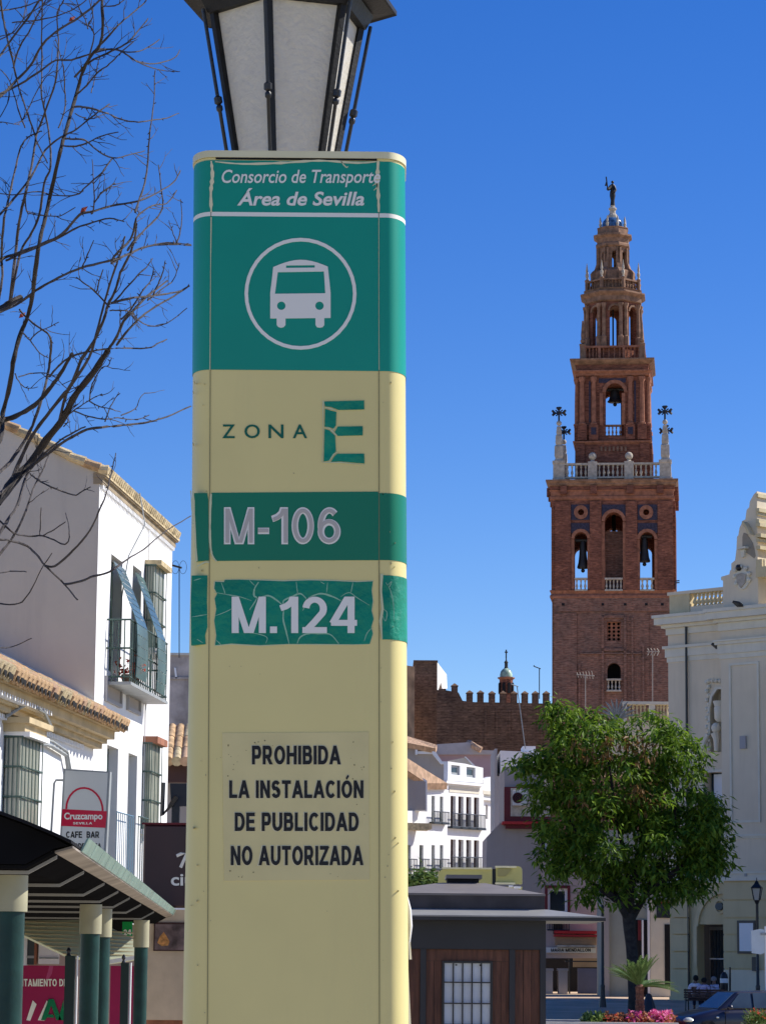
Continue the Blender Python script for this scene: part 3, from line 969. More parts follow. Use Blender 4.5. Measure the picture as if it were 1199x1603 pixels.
def hexring(m_, R0, z0, R1, z1, Ri0=None, Ri1=None):
    for k in range(6):
        a, b = hv(k, R0, z0), hv(k + 1, R0, z0)
        c_, d_ = hv(k + 1, R1, z1), hv(k, R1, z1)
        m_.add([a, b, c_, d_], [(0, 1, 2, 3)])
m_ = M()
hexring(m_, Rt - .03, ztop - .012, Rt + .02, ztop - .012)
hexring(m_, Rt + .02, ztop - .012, Rt + .045, ztop + .035)
hexring(m_, Rt + .045, ztop + .035, Rt - .03, ztop + .035)
hexring(m_, Rt - .03, ztop + .035, Rt - .03, ztop - .012)
m_.build('top_frame', K['lantern_metal'], lamp)
m_ = M()
Re = Rt + .125
hexring(m_, Rt - .02, ztop + .036, Re - .012, ztop + .052)
hexring(m_, Re - .012, ztop + .052, Re, ztop + .047)
hexring(m_, Re, ztop + .047, Re, ztop + .062)
hexring(m_, Re, ztop + .062, .16, ztop + .2)
hexring(m_, .16, ztop + .2, .13, ztop + .26)
hexring(m_, .13, ztop + .26, .01, ztop + .34)
m_.build('roof', K['lantern_metal'], lamp)
M().lathe((lc.x, LY, ztop + .33), [(.03, 0), (.035, .03), (.015, .06), (.03, .1), (.005, .15)], 10).build('finial', K['lantern_metal'], lamp)
M().lathe((lc.x, LY, zbot - .1), [(.04, 0), (.07, .03), (.07, .05), (Rb + .02, .09), (Rb + .02, .105)], 6, rot=A0 - pi / 2).build('lantern_foot', K['iron'], lamp)
M().lathe((lc.x, LY, 0), [(.2, 0), (.2, .3), (.13, .4), (.13, .7), (.08, .8), (.06, 2.2), (.045, zbot - .08)], 14).build('post', K['iron'], lamp, smooth=True)
M().lathe((lc.x, LY, zbot), [(.03, 0), (.03, .12), (.045, .14), (.05, .3), (.02, .34)], 10).build('bulb', K['frost'], lamp)
m_ = M()
for k in range(26):
    kk = random.choice([4, 5, 0, 1])
    a = hv(kk, Rt, ztop); b_ = hv(kk, Rb, zbot)

# ================================================================== BARE TREE
def TYf(x, y):
    return 12.0 + .55 * sin(x * .021 + 1) + .45 * sin(y * .012 + .5) + .2 * sin(x * .06 + y * .05)
BR = [  # px radius start, end, points
 (4.2, 2.2, [(-120, 790), (-40, 735), (0, 690), (5, 647), (16, 603), (23, 558), (34, 519), (42, 500), (51, 466), (56, 424), (62, 380), (72, 340), (85, 280), (97, 228), (104, 205), (118, 155), (131, 110), (145, 85), (155, 74), (161, 50), (160, 0), (158, -40)]),
 (2.2, 1.0, [(-60, 400), (0, 336), (15, 320), (48, 279), (72, 235), (96, 215), (120, 202), (155, 175), (172, 163)]),
 (2.4, 1.1, [(-30, 600), (2, 450), (3, 400), (6, 350), (12, 320), (20, 285), (30, 240), (38, 222), (50, 212), (66, 205)]),
 (2.6, 1.0, [(16, 470), (25, 398), (30, 350), (41, 300), (52, 250), (57, 215), (67, 187), (75, 165), (87, 130), (91, 95), (92, 62), (90, 22), (100, 0), (104, -20)]),
 (2.2, 1.0, [(16, 480), (32, 398), (50, 365), (62, 337), (70, 287), (80, 260), (78, 215), (71, 175), (66, 150), (66, 112), (66, 62), (67, 0), (68, -20)]),
 (2.6, 1.6, [(-50, 190), (0, 152), (27, 125), (47, 105), (67, 70), (92, 47), (125, 27), (157, 0), (175, -20)]),
 (2.2, .9, [(-50, 185), (0, 148), (32, 132), (65, 110), (87, 95), (112, 94), (140, 85), (175, 77), (200, 82), (225, 78), (250, 62)]),
 (2.0, 1.2, [(0, -10), (4, 20), (10, 50), (19, 88), (27, 125), (35, 152), (47, 187), (60, 225), (75, 255)]),
 (1.5, .9, [(-20, 25), (0, 17), (32, 12), (60, 2), (80, -10)]),
 (1.7, 1.0, [(22, 102), (32, 72), (45, 52), (60, 22), (72, 0), (80, -20)]),
 (1.3, .8, [(92, 200), (102, 172), (102, 140), (100, 107), (94, 82), (88, 60)]),
 (1.8, .9, [(153, 75), (172, 55), (190, 35), (212, 17), (230, 0), (240, -15)]),
 (2.0, 1.0, [(118, 120), (140, 98), (175, 80), (200, 67), (215, 50), (232, 29)]),
 (1.6, .9, [(150, 77), (187, 79), (215, 96), (242, 100), (272, 91), (282, 78)]),
 (1.2, .6, [(215, 96), (237, 106), (262, 111), (282, 112)]),
 (1.8, .8, [(118, 167), (135, 168), (150, 172), (170, 178), (190, 187), (217, 191), (240, 188), (260, 185), (281, 177)]),
 (1.6, .8, [(98, 228), (120, 229), (140, 222), (162, 212), (186, 207)]),
 (1.7, .8, [(103, 217), (120, 218), (135, 220), (152, 235), (177, 247), (205, 242), (227, 236)]),
 (1.2, .9, [(177, 247), (160, 270), (135, 292), (120, 305), (85, 306), (60, 300), (20, 305), (-10, 300)]),
 (1.8, .9, [(212, 332), (215, 322), (221, 305), (227, 287), (232, 250), (235, 207), (241, 162), (243, 110)]),
 (2.8, 1.0, [(-80, 450), (0, 407), (25, 398), (67, 382), (97, 367), (125, 337), (142, 332), (175, 322), (212, 316), (242, 304), (270, 287), (283, 267)]),
 (2.0, .9, [(10, 408), (32, 398), (87, 375), (120, 357), (140, 350), (172, 342), (195, 347)]),
 (1.3, .7, [(143, 335), (147, 330), (148, 300), (145, 250)]),
 (1.1, .7, [(148, 318), (155, 308), (163, 298), (180, 287)]),
 (2.0, .9, [(175, 410), (182, 398), (205, 375), (212, 350), (217, 337), (240, 322), (262, 318), (277, 298)]),
 (1.8, .8, [(200, 392), (212, 375), (232, 355), (248, 338), (255, 322), (253, 295), (248, 258)]),
 (1.9, 1.0, [(175, 412), (200, 398), (225, 388), (262, 380), (299, 383)]),
 (1.2, .6, [(277, 380), (283, 360), (285, 330), (283, 312)]),
 (1.0, .5, [(277, 380), (270, 362), (265, 345)]),
 (6.0, 5.0, [(-120, 560), (-60, 510), (0, 485), (16, 474), (33, 466)]),
 (2.4, 1.2, [(0, 489), (34, 472), (63, 451), (92, 435), (128, 419), (162, 411), (194, 401), (223, 388), (252, 383), (299, 384)]),
 (5.0, 2.8, [(-120, 690), (-50, 668), (0, 659), (26, 651), (55, 634), (76, 611), (94, 587), (113, 554)]),
 (1.9, .9, [(78, 590), (92, 573), (113, 558), (144, 550), (183, 545), (231, 545), (250, 536), (262, 531)]),
 (8.0, 4.5, [(-160, 960), (-80, 860), (0, 781), (21, 752), (50, 723), (73, 689), (100, 655), (115, 624), (147, 582), (169, 549)]),
 (2.6, 1.5, [(160, 562), (170, 548), (183, 527), (194, 503), (210, 485), (228, 466), (240, 456), (262, 440)]),
 (3.2, 1.5, [(-100, 820), (0, 739), (24, 713), (47, 676), (63, 634), (76, 584), (79, 558), (79, 527), (52, 506), (31, 485)]),
 (3.4, 1.6, [(10, 775), (26, 734), (50, 684), (73, 652), (97, 621), (113, 600), (128, 563), (147, 535), (162, 503), (170, 477), (181, 456), (189, 427), (202, 401), (210, 380), (214, 350)]),
 (2.4, 1.2, [(92, 668), (105, 616), (140, 560), (155, 508), (168, 459), (181, 419), (189, 396), (196, 370)]),
 (3.2, 1.2, [(-80, 830), (0, 773), (39, 739), (76, 710), (105, 689), (136, 673), (168, 668), (210, 664), (236, 660), (262, 652), (299, 636)]),
 (2.4, 1.2, [(0, 790), (30, 752), (52, 728), (89, 694), (118, 676), (134, 668)]),
 (3.0, 1.8, [(-70, 960), (0, 834), (27, 792), (40, 750), (52, 730), (70, 708)]),
 (2.2, 1.2, [(-70, 960), (0, 868), (17, 847), (37, 810), (52, 767), (67, 737), (77, 712)]),
 (1.7, .8, [(-20, 800), (0, 815), (22, 834), (45, 839), (67, 839), (85, 845), (100, 852), (108, 847), (109, 832), (107, 818), (103, 803)]),
 (1.1, .8, [(67, 839), (85, 829), (103, 817)]),
 (1.1, .7, [(63, 838), (64, 815), (65, 795)]),
 (2.4, 1.2, [(-60, 850), (0, 845), (37, 852), (57, 867), (72, 886), (102, 915), (122, 939)]),
 (2.0, .7, [(72, 886), (87, 886), (115, 862), (140, 832), (155, 802), (166, 775), (172, 752), (177, 730), (182, 709)]),
 (2.0, .8, [(102, 915), (127, 910), (147, 902), (172, 895), (200, 875), (225, 860), (262, 830), (299, 808)]),
 (1.5, .7, [(-30, 942), (0, 945), (30, 945), (47, 927), (65, 892), (82, 866)]),
 (1.4, .8, [(-30, 900), (0, 897), (22, 894), (42, 895)]),
 (1.3, .8, [(-30, 1014), (0, 1014), (22, 1012), (50, 999)]),
 (1.5, .9, [(48, 742), (60, 751), (80, 762), (115, 775), (128, 770), (142, 762)]),
 (1.9, 1.4, [(175, 474), (210, 466), (236, 464), (278, 457), (297, 447)]),
 (2.0, 1.3, [(183, 540), (203, 515), (223, 495), (244, 480), (272, 464), (297, 447)]),
 (1.2, .8, [(204, 488), (215, 500), (236, 510), (262, 506), (293, 482)]),
 (1.5, .9, [(172, 480), (149, 456), (135, 445), (120, 434)]),
 (1.2, .8, [(152, 456), (156, 440), (162, 422)]),
 (1.5, .8, [(178, 474), (190, 460), (217, 430), (230, 418), (239, 404)]),
 (1.6, .8, [(190, 500), (205, 485), (223, 456), (236, 440), (241, 422)]),
 (1.4, .7, [(240, 462), (248, 445), (256, 425), (259, 408)]),
 (1.3, .7, [(232, 470), (255, 452), (272, 438), (281, 412)]),
 (1.3, .7, [(130, 417), (138, 398), (147, 376)]),
 (1.2, .7, [(173, 486), (192, 486), (205, 488), (215, 497)]),
 (1.3, .6, [(104, 652), (120, 640), (141, 626), (160, 616)]),
 (1.2, .6, [(141, 628), (155, 636), (172, 640), (190, 645)]),
 (1.3, .7, [(115, 643), (140, 652), (165, 656), (185, 654), (212, 657), (234, 650)]),
 (1.3, .7, [(141, 628), (142, 612), (147, 597), (160, 576), (170, 572), (175, 560)]),
 (1.1, .5, [(165, 660), (172, 640), (180, 625), (187, 614)]),
 (1.1, .5, [(190, 650), (212, 640), (220, 622), (228, 615)]),
 (1.2, .6, [(24, 585), (32, 600), (45, 608), (60, 606)]),
 (1.2, .6, [(30, 590), (48, 585), (70, 584), (86, 590), (98, 602), (110, 612)]),
 (1.1, .6, [(100, 668), (107, 660), (105, 650), (113, 640), (122, 632)]),
 (1.4, .8, [(35, 520), (48, 533), (62, 552), (76, 560)]),
 (1.2, .6, [(49, 531), (60, 520), (76, 513), (93, 504)]),
 (2.0, 1.5, [(-60, 200), (-20, 120), (20, 60), (50, 20), (62, 0), (80, -30)]),
 (1.2, .8, [(0, 62), (22, 50), (42, 25), (62, 12), (90, -8)]),
 (1.3, .8, [(20, 35), (55, 32), (90, 25), (120, 12), (142, -5)]),
 (1.4, .8, [(40, 200), (32, 180), (20, 140), (10, 118), (-15, 95)]),
 (1.6, .9, [(122, 147), (140, 130), (152, 115), (172, 100), (188, 84), (210, 65)]),
 (1.2, .8, [(162, 10), (180, 9), (192, 2), (200, -8)]),
 (1.1, .7, [(138, 45), (134, 30), (124, 12), (118, -8)]),
 (1.4, .7, [(137, 100), (148, 55), (139, 38), (146, 25), (140, 0)]),
 (1.0, .6, [(143, 145), (150, 120), (155, 92)]),
 (1.0, .6, [(118, 178), (135, 186), (148, 185), (165, 178)]),
 (1.1, .6, [(35, 190), (50, 160), (60, 140), (75, 118), (90, 110)]),
 (1.0, .6, [(-10, 60), (15, 53), (25, 52)]),
 (1.0, .6, [(0, 185), (15, 155), (12, 130)]),
 (1.2, .7, [(40, 300), (42, 330), (52, 335), (75, 338), (95, 338), (118, 325)]),
 (1.0, .6, [(-10, 190), (10, 192), (32, 196)]),
]
bt = thing('bare_tree', 'leafless tree with thin tangled branches, left of the bus stop totem', 'tree', base(-230, 1000, 12))
def px3(x, y):
    return P(x, y, TYf(x, y))
pxm = mpp(600, 12)
trunk_px = [(-230, 2150), (-225, 1900), (-215, 1600), (-205, 1350), (-190, 1150), (-160, 960), (-110, 830), (-100, 690), (-115, 560), (-80, 450), (-70, 330), (-60, 200), (-55, 80)]
tp = smooth_path(trunk_px, 4)
M().tube([px3(x, y) for x, y in tp], [pxm * (42 * (1 - i / len(tp)) ** .8 + 4) for i in range(len(tp))], 10).build('trunk', K['bark_dark'], bt, smooth=True)
M().tube([px3(x, y) for x, y in smooth_path([(-205, 1350), (-150, 1150), (-90, 1000), (-70, 960), (-60, 850)], 4)], [pxm * r for r in (16, 15, 14, 13, 12, 11, 10, 9, 9, 8, 8, 7, 7, 6, 6, 5, 5)], 8).build('branch', K['bark_dark'], bt, smooth=True)
rt = random.Random(3)
tw = M()
nob = M()
def twig(x, y, ang, L_, r, depth=0):
    pts = [(x, y)]
    n = 4
    for i in range(n):
        ang += rt.uniform(-.25, .25) + (.06 if cos(ang) > 0 else -.06)
        x += cos(ang) * L_ / n
        y -= sin(ang) * L_ / n
        pts.append((x, y))
    tw.tube([px3(a, b) for a, b in pts], [pxm * (r * (1 - .5 * i / n)) for i in range(n + 1)], 4)
    if depth < 1 and rt.random() < .7:
        k = rt.choice([1, 2, 3])
        twig(pts[k][0], pts[k][1], ang + rt.choice([-1, 1]) * rt.uniform(.4, .9), L_ * .55, r * .7, depth + 1)
for r0, r1, pts in BR:
    sp_ = smooth_path(pts, 4)
    # slight knobbly wobble
    n = len(sp_)
    sp_ = [(x + rt.uniform(-.45, .45), y + rt.uniform(-.45, .45)) for x, y in sp_]
    rr = [pxm * (r0 + (r1 - r0) * i / (n - 1)) * rt.uniform(.9, 1.15) for i in range(n)]
    big = r0 > 4
    M().tube([px3(x, y) for x, y in sp_], rr, 8 if big else 5).build('branch', K['bark_dark'] if r0 > 4 else K['bark'], bt, smooth=True)
    for i in range(2, n - 1):
        x, y = sp_[i]
        if x < -20 or y < -10 or y > 800:
            continue
        if rt.random() < .24:
            dx, dy = sp_[i + 1][0] - sp_[i - 1][0], -(sp_[i + 1][1] - sp_[i - 1][1])
            a = math.atan2(dy, dx) + rt.choice([-1, 1]) * rt.uniform(.5, 1.0)
            if x > 250 and cos(a) > 0:
                continue
            twig(x, y, a, rt.uniform(12, 42), .75)
        if rt.random() < .25:
            a = rt.uniform(0, 6.28)
            q = px3(x, y)
            nob.tube([q, q + Vector((cos(a), 0, sin(a))) * pxm * rt.uniform(3, 5.5)], [pxm * 1.1, pxm * .5], 4)
stuff(tw.build('twigs', K['bark'], bt))
stuff(nob.build('buds', K['bark'], bt))
for (x, y) in ((108, 34), (126, 333), (30, 498)):
    q = px3(x, y)
    c_ = [q, q + Vector((.006, 0, .02)), q + Vector((.03, .01, .03)), q + Vector((.02, 0, .005)), q + Vector((.012, -.01, .016))]
    M().add(c_, [(0, 4, 1), (1, 4, 2), (2, 4, 3), (3, 4, 0)]).build('dead_leaf', mat('dry_red_leaf', (.25, .04, .02)), bt, fix=False)

# ================================================================== CHURCH TOWER
CY_ = 200.0
tc_ = P(961, 1000, CY_)
PHI = radians(-6.3)
tw_z0 = ground_z(CY_) - .5
tower = thing('church_tower', 'tall red brick baroque bell tower with stacked belfries and a statue on top', 'tower', Vector((tc_.x, CY_, tw_z0)))
def tfr(k, hw, cx=tc_.x, cy=CY_):
    a = PHI + k * pi / 2
    d = Vector((cos(a), sin(a)))
    n = Vector((d.y, -d.x))
    return Frame((cx + n.x * hw, cy + n.y * hw), d)
CZO = [(280, 0), (340, .3), (380, 1.1), (440, 1.9), (500, 2.0), (570, 2.4), (700, 2.7), (750, 3.8), (1700, 4.1)]
def cz(py):
    for (a, ya), (b, yb) in zip(CZO, CZO[1:]):
        if py <= b:
            return P(961, py, CY_ - (ya + (yb - ya) * max(py - a, 0) / (b - a))).z
    return P(961, py, CY_ - 4.1).z
def cm(px, py=900):
    return px * mpp(py, CY_, 961)
def sq(hw0, z0, hw1, z1, n=4, m_=None, rot=None):
    m_ = m_ or M()
    r = (sqrt(2) if n == 4 else 1 / cos(pi / n))
    m_.lathe((tc_.x, CY_, 0), [(hw0 * r, z0), (hw1 * r, z1)], n, rot=PHI + (pi / 4 if n == 4 else pi / n))
    return m_
def mould(prof, mt, name='cornice', n=4):
    """prof: list of (half width px, y px) from bottom to top"""
    m_ = M()
    r = (sqrt(2) if n == 4 else 1 / cos(pi / n))
    m_.lathe((tc_.x, CY_, 0), [(cm(h, y) * r, cz(y)) for h, y in prof], n, rot=PHI + (pi / 4 if n == 4 else pi / n))
    return m_.build(name, mt, tower)
def walls(hw, z0, z1, holes, th, mt, name='wall', n=4):
    for k in range(n):
        if n == 4:
            f = tfr(k, hw)
            e = hw
        else:
            a = PHI + k * 2 * pi / n
            d = Vector((cos(a), sin(a))); nn = Vector((d.y, -d.x))
            f = Frame((tc_.x + nn.x * hw, CY_ + nn.y * hw), d)
            e = hw * tan(pi / n)
        a0, a1 = -e, e
        if n == 4 and k % 2:
            a0, a1 = -e + th, e - th
        if n != 4:
            a0, a1 = -e + .01, e - .01
        M().poly(f, [(a0, z0), (a1, z0), (a1, z1), (a0, z1)], -th, 0, holes).build(name, mt, tower)
        yield k, f, e
# shaft
hwS = cm(92.5, 1000)
sh = M()
F0 = tfr(0, hwS)
sc_ = lambda px, py: F0.hit(px, py)
zb, zt = tw_z0, cz(936)
hole1 = [F0.hit(950, 1082), F0.hit(971, 1082), F0.hit(971, 1048)] + [F0.hit(960.5 + 10.5 * cos(t * pi / 8), 1048 - 10.5 * sin(t * pi / 8)) for t in range(1, 8)] + [F0.hit(950, 1048)]
hole2 = [F0.hit(949.5, 1003), F0.hit(971, 1003), F0.hit(971, 973), F0.hit(949.5, 973)]
for k in range(4):
    f = tfr(k, hwS)
    a0, a1 = (-hwS, hwS) if k % 2 == 0 else (-hwS + .8, hwS - .8)
    M().poly(f, [(a0, zb), (a1, zb), (a1, zt), (a0, zt)], -.8, 0, [hole1, hole2] if k == 0 else []).build('wall', K['brick_old'], tower)
M().box(F0, -hwS + .9, hwS - .9, zb, zt - .3, -1.6, -1.3).build('dark_chamber', K['dark_in'], tower)
# shallow relief on the shaft: raised strips round sunken panels
m_ = M()
for x0, x1, y0, y1 in ((866, 903, 1110, 958), (1017, 1052, 1110, 958)):
    m_.pbox(F0, x0 + .5, x1 - .5, 960, 1160, -.05, .10)
m_.pbox(F0, 866.5, 1051.5, 936, 957, -.05, .10)
m_.build('panel_border', K['brick_old'], tower)
m_ = M()
for a, b, c_, d in ((941, 945, 966, 1120), (976, 980, 966, 1120), (941, 980, 1015, 1019), (945, 976, 963, 967), (988, 991, 966, 1160), (905, 908, 1040, 1160), (1005, 1008, 1010, 1160), (908, 1005, 1022, 1024)):
    m_.pbox(F0, a, b, c_, d, -.05, .14)
m_.build('relief_strip', K['brick_old'], tower)
# pierced brick grille
g_ = M()
ga0, ga1, gz0, gz1 = F0.rect(949.5, 971, 973, 1003)
holes = []
for i in range(3):
    for j in range(5):
        cx_, cz_ = ga0 + (ga1 - ga0) * (i + .5) / 3, gz0 + (gz1 - gz0) * (j + .5) / 5
        holes.append([(cx_ + .1 * cos(t * pi / 4), cz_ + .1 * sin(t * pi / 4)) for t in range(8)])
g_.poly(F0, [(ga0, gz0), (ga1, gz0), (ga1, gz1), (ga0, gz1)], -.35, -.25, holes)
g_.build('pierced_grille', K['brick_band'], tower)
def balus(fr, a0, a1, z0, z1, o, n, mt, name='balustrade', piers=True):
    m_ = M()
    h = z1 - z0
    m_.box(fr, a0, a1, z0, z0 + h * .12, o - .16, o + .16)
    m_.box(fr, a0, a1, z1 - h * .14, z1, o - .2, o + .2)
    for i in range(n):
        a = a0 + (a1 - a0) * (i + .5) / n
        baluster(m_, fr.W(a, z0 + h * .12, o), (a1 - a0) / n * .3, h * .74, 6)
    return m_.build(name, mt, tower)
a0, a1, z0, z1 = F0.rect(949, 972, 1063, 1083)
balus(F0, a0, a1, z0, z1, .15, 4, K['stone_white'])
mould([(94, 1083.5), (94, 1081)], K['brick_band']) if 0 else None
m_ = M()
for x in (881, 943, 978, 1011, 1036):
    m_.pbox(F0, x - 2.2, x + 2.2, 944, 948, -.5, .02 + .09)
m_.build('putlog_hole', K['dark_in'], tower)
mould([(92.5, 939), (95.5, 936), (95.5, 933), (93, 930)], K['brick_band'], 'string_course')
mould([(93, 930), (95, 927), (96, 925), (93.5, 924)], K['brick_band'], 'string_course')
# main belfry: three arches on each face
hwB = cm(93, 850)
zb, zt = cz(924), cz(783)
B0 = tfr(0, hwB)
def arch_px(x0, x1, ytop, ybot, f=B0):
    r = (x1 - x0) / 2
    c = (x0 + x1) / 2
    pts = [f.hit(x0, ybot), f.hit(x1, ybot)]
    for t in range(0, 9):
        pts.append(f.hit(c + r * cos(t * pi / 8), ytop + r - r * sin(t * pi / 8)))
    return pts
hB = [arch_px(898.5, 919, 833, 923.5), arch_px(946, 974.5, 802, 923.5), arch_px(1001, 1024, 833, 923.5)]
hO = [circle(B0, 909, 802, 4.8, 0, 12), circle(B0, 1011, 802, 4.8, 0, 12)]
for k, f, e in walls(hwB, zb, zt, hB + hO, 1.1, K['brick']):
    if k == 0 or k == 1:
        m_ = M()
        # pilasters and arch surrounds
        for x0, x1 in ((868.5, 893), (923, 941), (979, 997), (1029, 1053)):
            a0, a1, z0, z1 = B0.rect(x0, x1, 785, 924)
            m_.box(f, a0, a1, z0, z1, -.05, .16)
        m_.build('pilaster', K['brick'], tower)
        m_ = M()
        for x0, x1, yt in ((898.5, 919, 833), (946, 974.5, 802), (1001, 1024, 833)):
            r = (x1 - x0) / 2; c = (x0 + x1) / 2
            out = [B0.hit(c + (r + 5) * cos(t * pi / 8), yt + r - (r + 5) * sin(t * pi / 8)) for t in range(9)]
            inn = [B0.hit(c + r * cos(t * pi / 8), yt + r - r * sin(t * pi / 8)) for t in range(9)]
            m_.poly(f, out + inn[::-1], -.05, .13)
            for q in (0, 1):
                xx0, xx1 = (x0 - 5, x0) if q == 0 else (x1, x1 + 5)
                a0, a1, z0, z1 = B0.rect(xx0, xx1, yt + r + 1, 923)
                m_.box(f, a0, a1, z0, z1, -.05, .06)
        for x in (909, 1011):
            m_.poly(f, circle(B0, x, 802, 11, 0, 16), -.05, .14, [circle(B0, x, 802, 5, 0, 16)])
        m_.build('arch_surround', K['brick_band'], tower)
        m_ = M()
        for x0, x1, y0, y1 in ((893.5, 922.5, 790, 814), (997.5, 1028.5, 790, 814), (893.5, 922.5, 820, 834), (997.5, 1028.5, 820, 834), (941.5, 978.5, 791, 806)):
            a0, a1, z0, z1 = B0.rect(x0, x1, y0, y1)
            hs_ = []
            if x1 - x0 > 20 and y0 == 790:
                hs_ = [circle(B0, (909 if x0 < 950 else 1011), 802, 9.5, 0, 14)]
                m_.poly(f, [(a0, z0), (a1, z0), (a1, z1), (a0, z1)], -.02, .05, hs_)
            elif y0 == 820:
                cx_ = 908.75 if x0 < 950 else 1012.5; r = 10.5 + 4
                m_.poly(f, [B0.hit(x0, y1), B0.hit(cx_ - r, y1)] + [B0.hit(cx_ - r * cos(t * pi / 6), 843.5 - r * sin(t * pi / 6)) for t in range(1, 6)] + [B0.hit(cx_ + r, y1), B0.hit(x1, y1), B0.hit(x1, y0 - 1), B0.hit(x0, y0 - 1)], -.02, .05)
            else:
                r = 14.25 + 4.5
                m_.poly(f, [B0.hit(x0, 809), B0.hit(960.25 - 17.5, 809)] + [B0.hit(960.25 - r * cos(t * pi / 6), 816.25 - r * sin(t * pi / 6)) for t in range(1, 6)] + [B0.hit(960.25 + 17.5, 809), B0.hit(x1, 809), B0.hit(x1, 790), B0.hit(x0, 790)], -.02, .05)
        m_.build('tile_panel', K['tile_blue'], tower)
    if k == 0:
        for x0, x1, n in ((899, 919, 3), (946, 974.5, 5), (1001, 1024, 3)):
            a0, a1, z0, z1 = B0.rect(x0, x1, 905, 925.5)
            balus(f, a0 + .01, a1 - .01, z0, z1, .05, n, K['stone_white'])
        m_ = M()
        a0, a1, z0, z1 = B0.rect(946, 974.5, 805, 905)
        m_.box(f, a0, a1, zb, z1 - 1, -1.5, -1.2)
        m_.build('belfry_screen', K['brick_old'], tower)
# bells in the belfry
BELL = [(.42, 0), (.46, .04), (.36, .2), (.29, .5), (.26, .8), (.2, .95), (.05, 1.0)]
def bell(px, py0, py1, off, rpx, nm='bell'):
    f = tfr(0, off)
    a, z1 = f.hit(px, py0)
    z0 = f.hit(px, py1)[1]
    p = f.W(a, z0, 0)
    h = z1 - z0
    b = M().lathe(p, [(r * cm(rpx) * 2.2, z * h) for r, z in BELL], 12)
    b.tube([f.W(a - cm(rpx) * 1.3, z1, 0), f.W(a + cm(rpx) * 1.3, z1, 0)], .12, 6)
    b.ball(f.W(a, z0 - .15, 0), .14)
    b.build(nm, K['bronze'], tower, smooth=True)
bell(912, 846, 890, hwB - .5, 9)
bell(1008, 840, 880, hwB - .5, 9)
bell(962, 610, 630, cm(30), 12)
M().box(tfr(0, 0), -cm(3), cm(3), cz(924), cz(790), -cm(3), cm(3)).build('central_post', K['dark_in'], tower)
# entablature
mould([(93, 784), (95, 782), (95, 778), (93.5, 777), (94, 770), (96, 768)], K['brick_band'])
mould([(94.5, 768), (95, 760.5)], K['brick'])
m_ = M()
for x in (886, 931, 988, 1035):
    pass
for k in range(4):
    f = tfr(k, cm(95, 765))
    for q in (-74, -28, 28, 74):
        m_.box(f, cm(q - 5), cm(q + 5), cz(775), cz(762), -.3, .25)
m_.build('bracket', K['brick'], tower)
mould([(95.5, 762), (98, 760), (98, 758), (101, 755), (101, 752.5), (90, 752)], K['stone_dirty'])
# balustrade terrace with obelisks
hwT = cm(88, 740)
for k in range(4):
    f = tfr(k, hwT)
    e = cm(79)
    for i, (a, b) in enumerate(((-79, -37), (-23, 19), (33, 79))):
        if k in (2,):
            pass
        m2 = M()
        z0, z1 = cz(749), cz(727)
        a, b = cm(a), cm(b)
        n = 6
        m2.box(f, a, b, z0, z0 + .12, -.28, .0)
        m2.box(f, a, b, z1 - .14, z1, -.32, .04)
        for j in range(n):
            baluster(m2, f.W(a + (b - a) * (j + .5) / n, z0 + .12, -.14), .09, z1 - z0 - .26, 6)
        m2.build('balustrade', K['stone_white'], tower)
    for q in (-30, 26):
        m2 = M()
        m2.box(f, cm(q - 7), cm(q + 7), cz(752), cz(725), -.55, .08)
        m2.build('pedestal', K['stone_white'], tower)
        p = f.W(cm(q), cz(725), -.24)
        m3 = M().lathe(p, [(.3, 0), (.12, .1), (.14, .16)], 8)
        m3.ball(p + Vector((0, 0, .42)), .28)
        m3.build('ball_finial', K['stone_white'], tower, smooth=True)
for sx in (-1, 1):
    for sy in (-1, 1):
        f = tfr(0, 0)
        c_ = f.W(sx * (hwT - .3), 0, sy * (hwT - .3))
        m2 = M()
        h = cm(8.8)
        R2 = sqrt(2)
        ct = lambda y: cz(y)
        m2.lathe((c_.x, c_.y, 0), [(h * 1.1 * R2, ct(752)), (h * 1.1 * R2, ct(749)), (h * R2, ct(748)), (h * R2, ct(728)), (h * 1.12 * R2, ct(727)), (h * 1.12 * R2, ct(723.5))], 4, rot=PHI + pi / 4)
        m2.build('pedestal', K['stone_white'], tower)
        m2 = M()
        m2.lathe((c_.x, c_.y, 0), [(cm(w_) * R2, ct(y)) for w_, y in ((7.5, 723.5), (5.5, 720), (6.8, 716), (6.5, 702), (4.6, 700), (5.4, 697), (5, 686), (3.6, 684), (4.2, 681), (3.2, 672), (2.4, 671))], 4, rot=PHI + pi / 4)
        m2.ball((c_.x, c_.y, ct(666)), cm(4.2))
        m2.build('obelisk', K['stone_white'], tower)
        m2 = M()
        zt_ = ct(662)
        X = Vector((cos(PHI), sin(PHI), 0)); Z = Vector((0, 0, 1))
        O_ = Vector((c_.x, c_.y, zt_))
        L_ = cm(22)
        m2.tube([O_, O_ + Z * L_], .07, 5)
        cc = O_ + Z * L_ * .55
        for sg in (-1, 1):
            m2.tube([cc, cc + X * sg * L_ * .45 + Z * .0], .07, 5)
            m2.tube([cc + X * sg * L_ * .28, cc + X * sg * L_ * .48 + Z * L_ * .2], .09, 5)
            m2.tube([cc + X * sg * L_ * .28, cc + X * sg * L_ * .48 - Z * L_ * .17], .09, 5)
            m2.tube([cc + Z * L_ * .22, cc + Z * L_ * .42 + X * sg * L_ * .16], .08, 5)
            m2.tube([cc, cc + X * sg * L_ * .25 + Z * L_ * .22], .05, 5)
            m2.tube([cc, cc + X * sg * L_ * .22 - Z * L_ * .2], .05, 5)
        m2.build('iron_cross', K['iron'], tower)
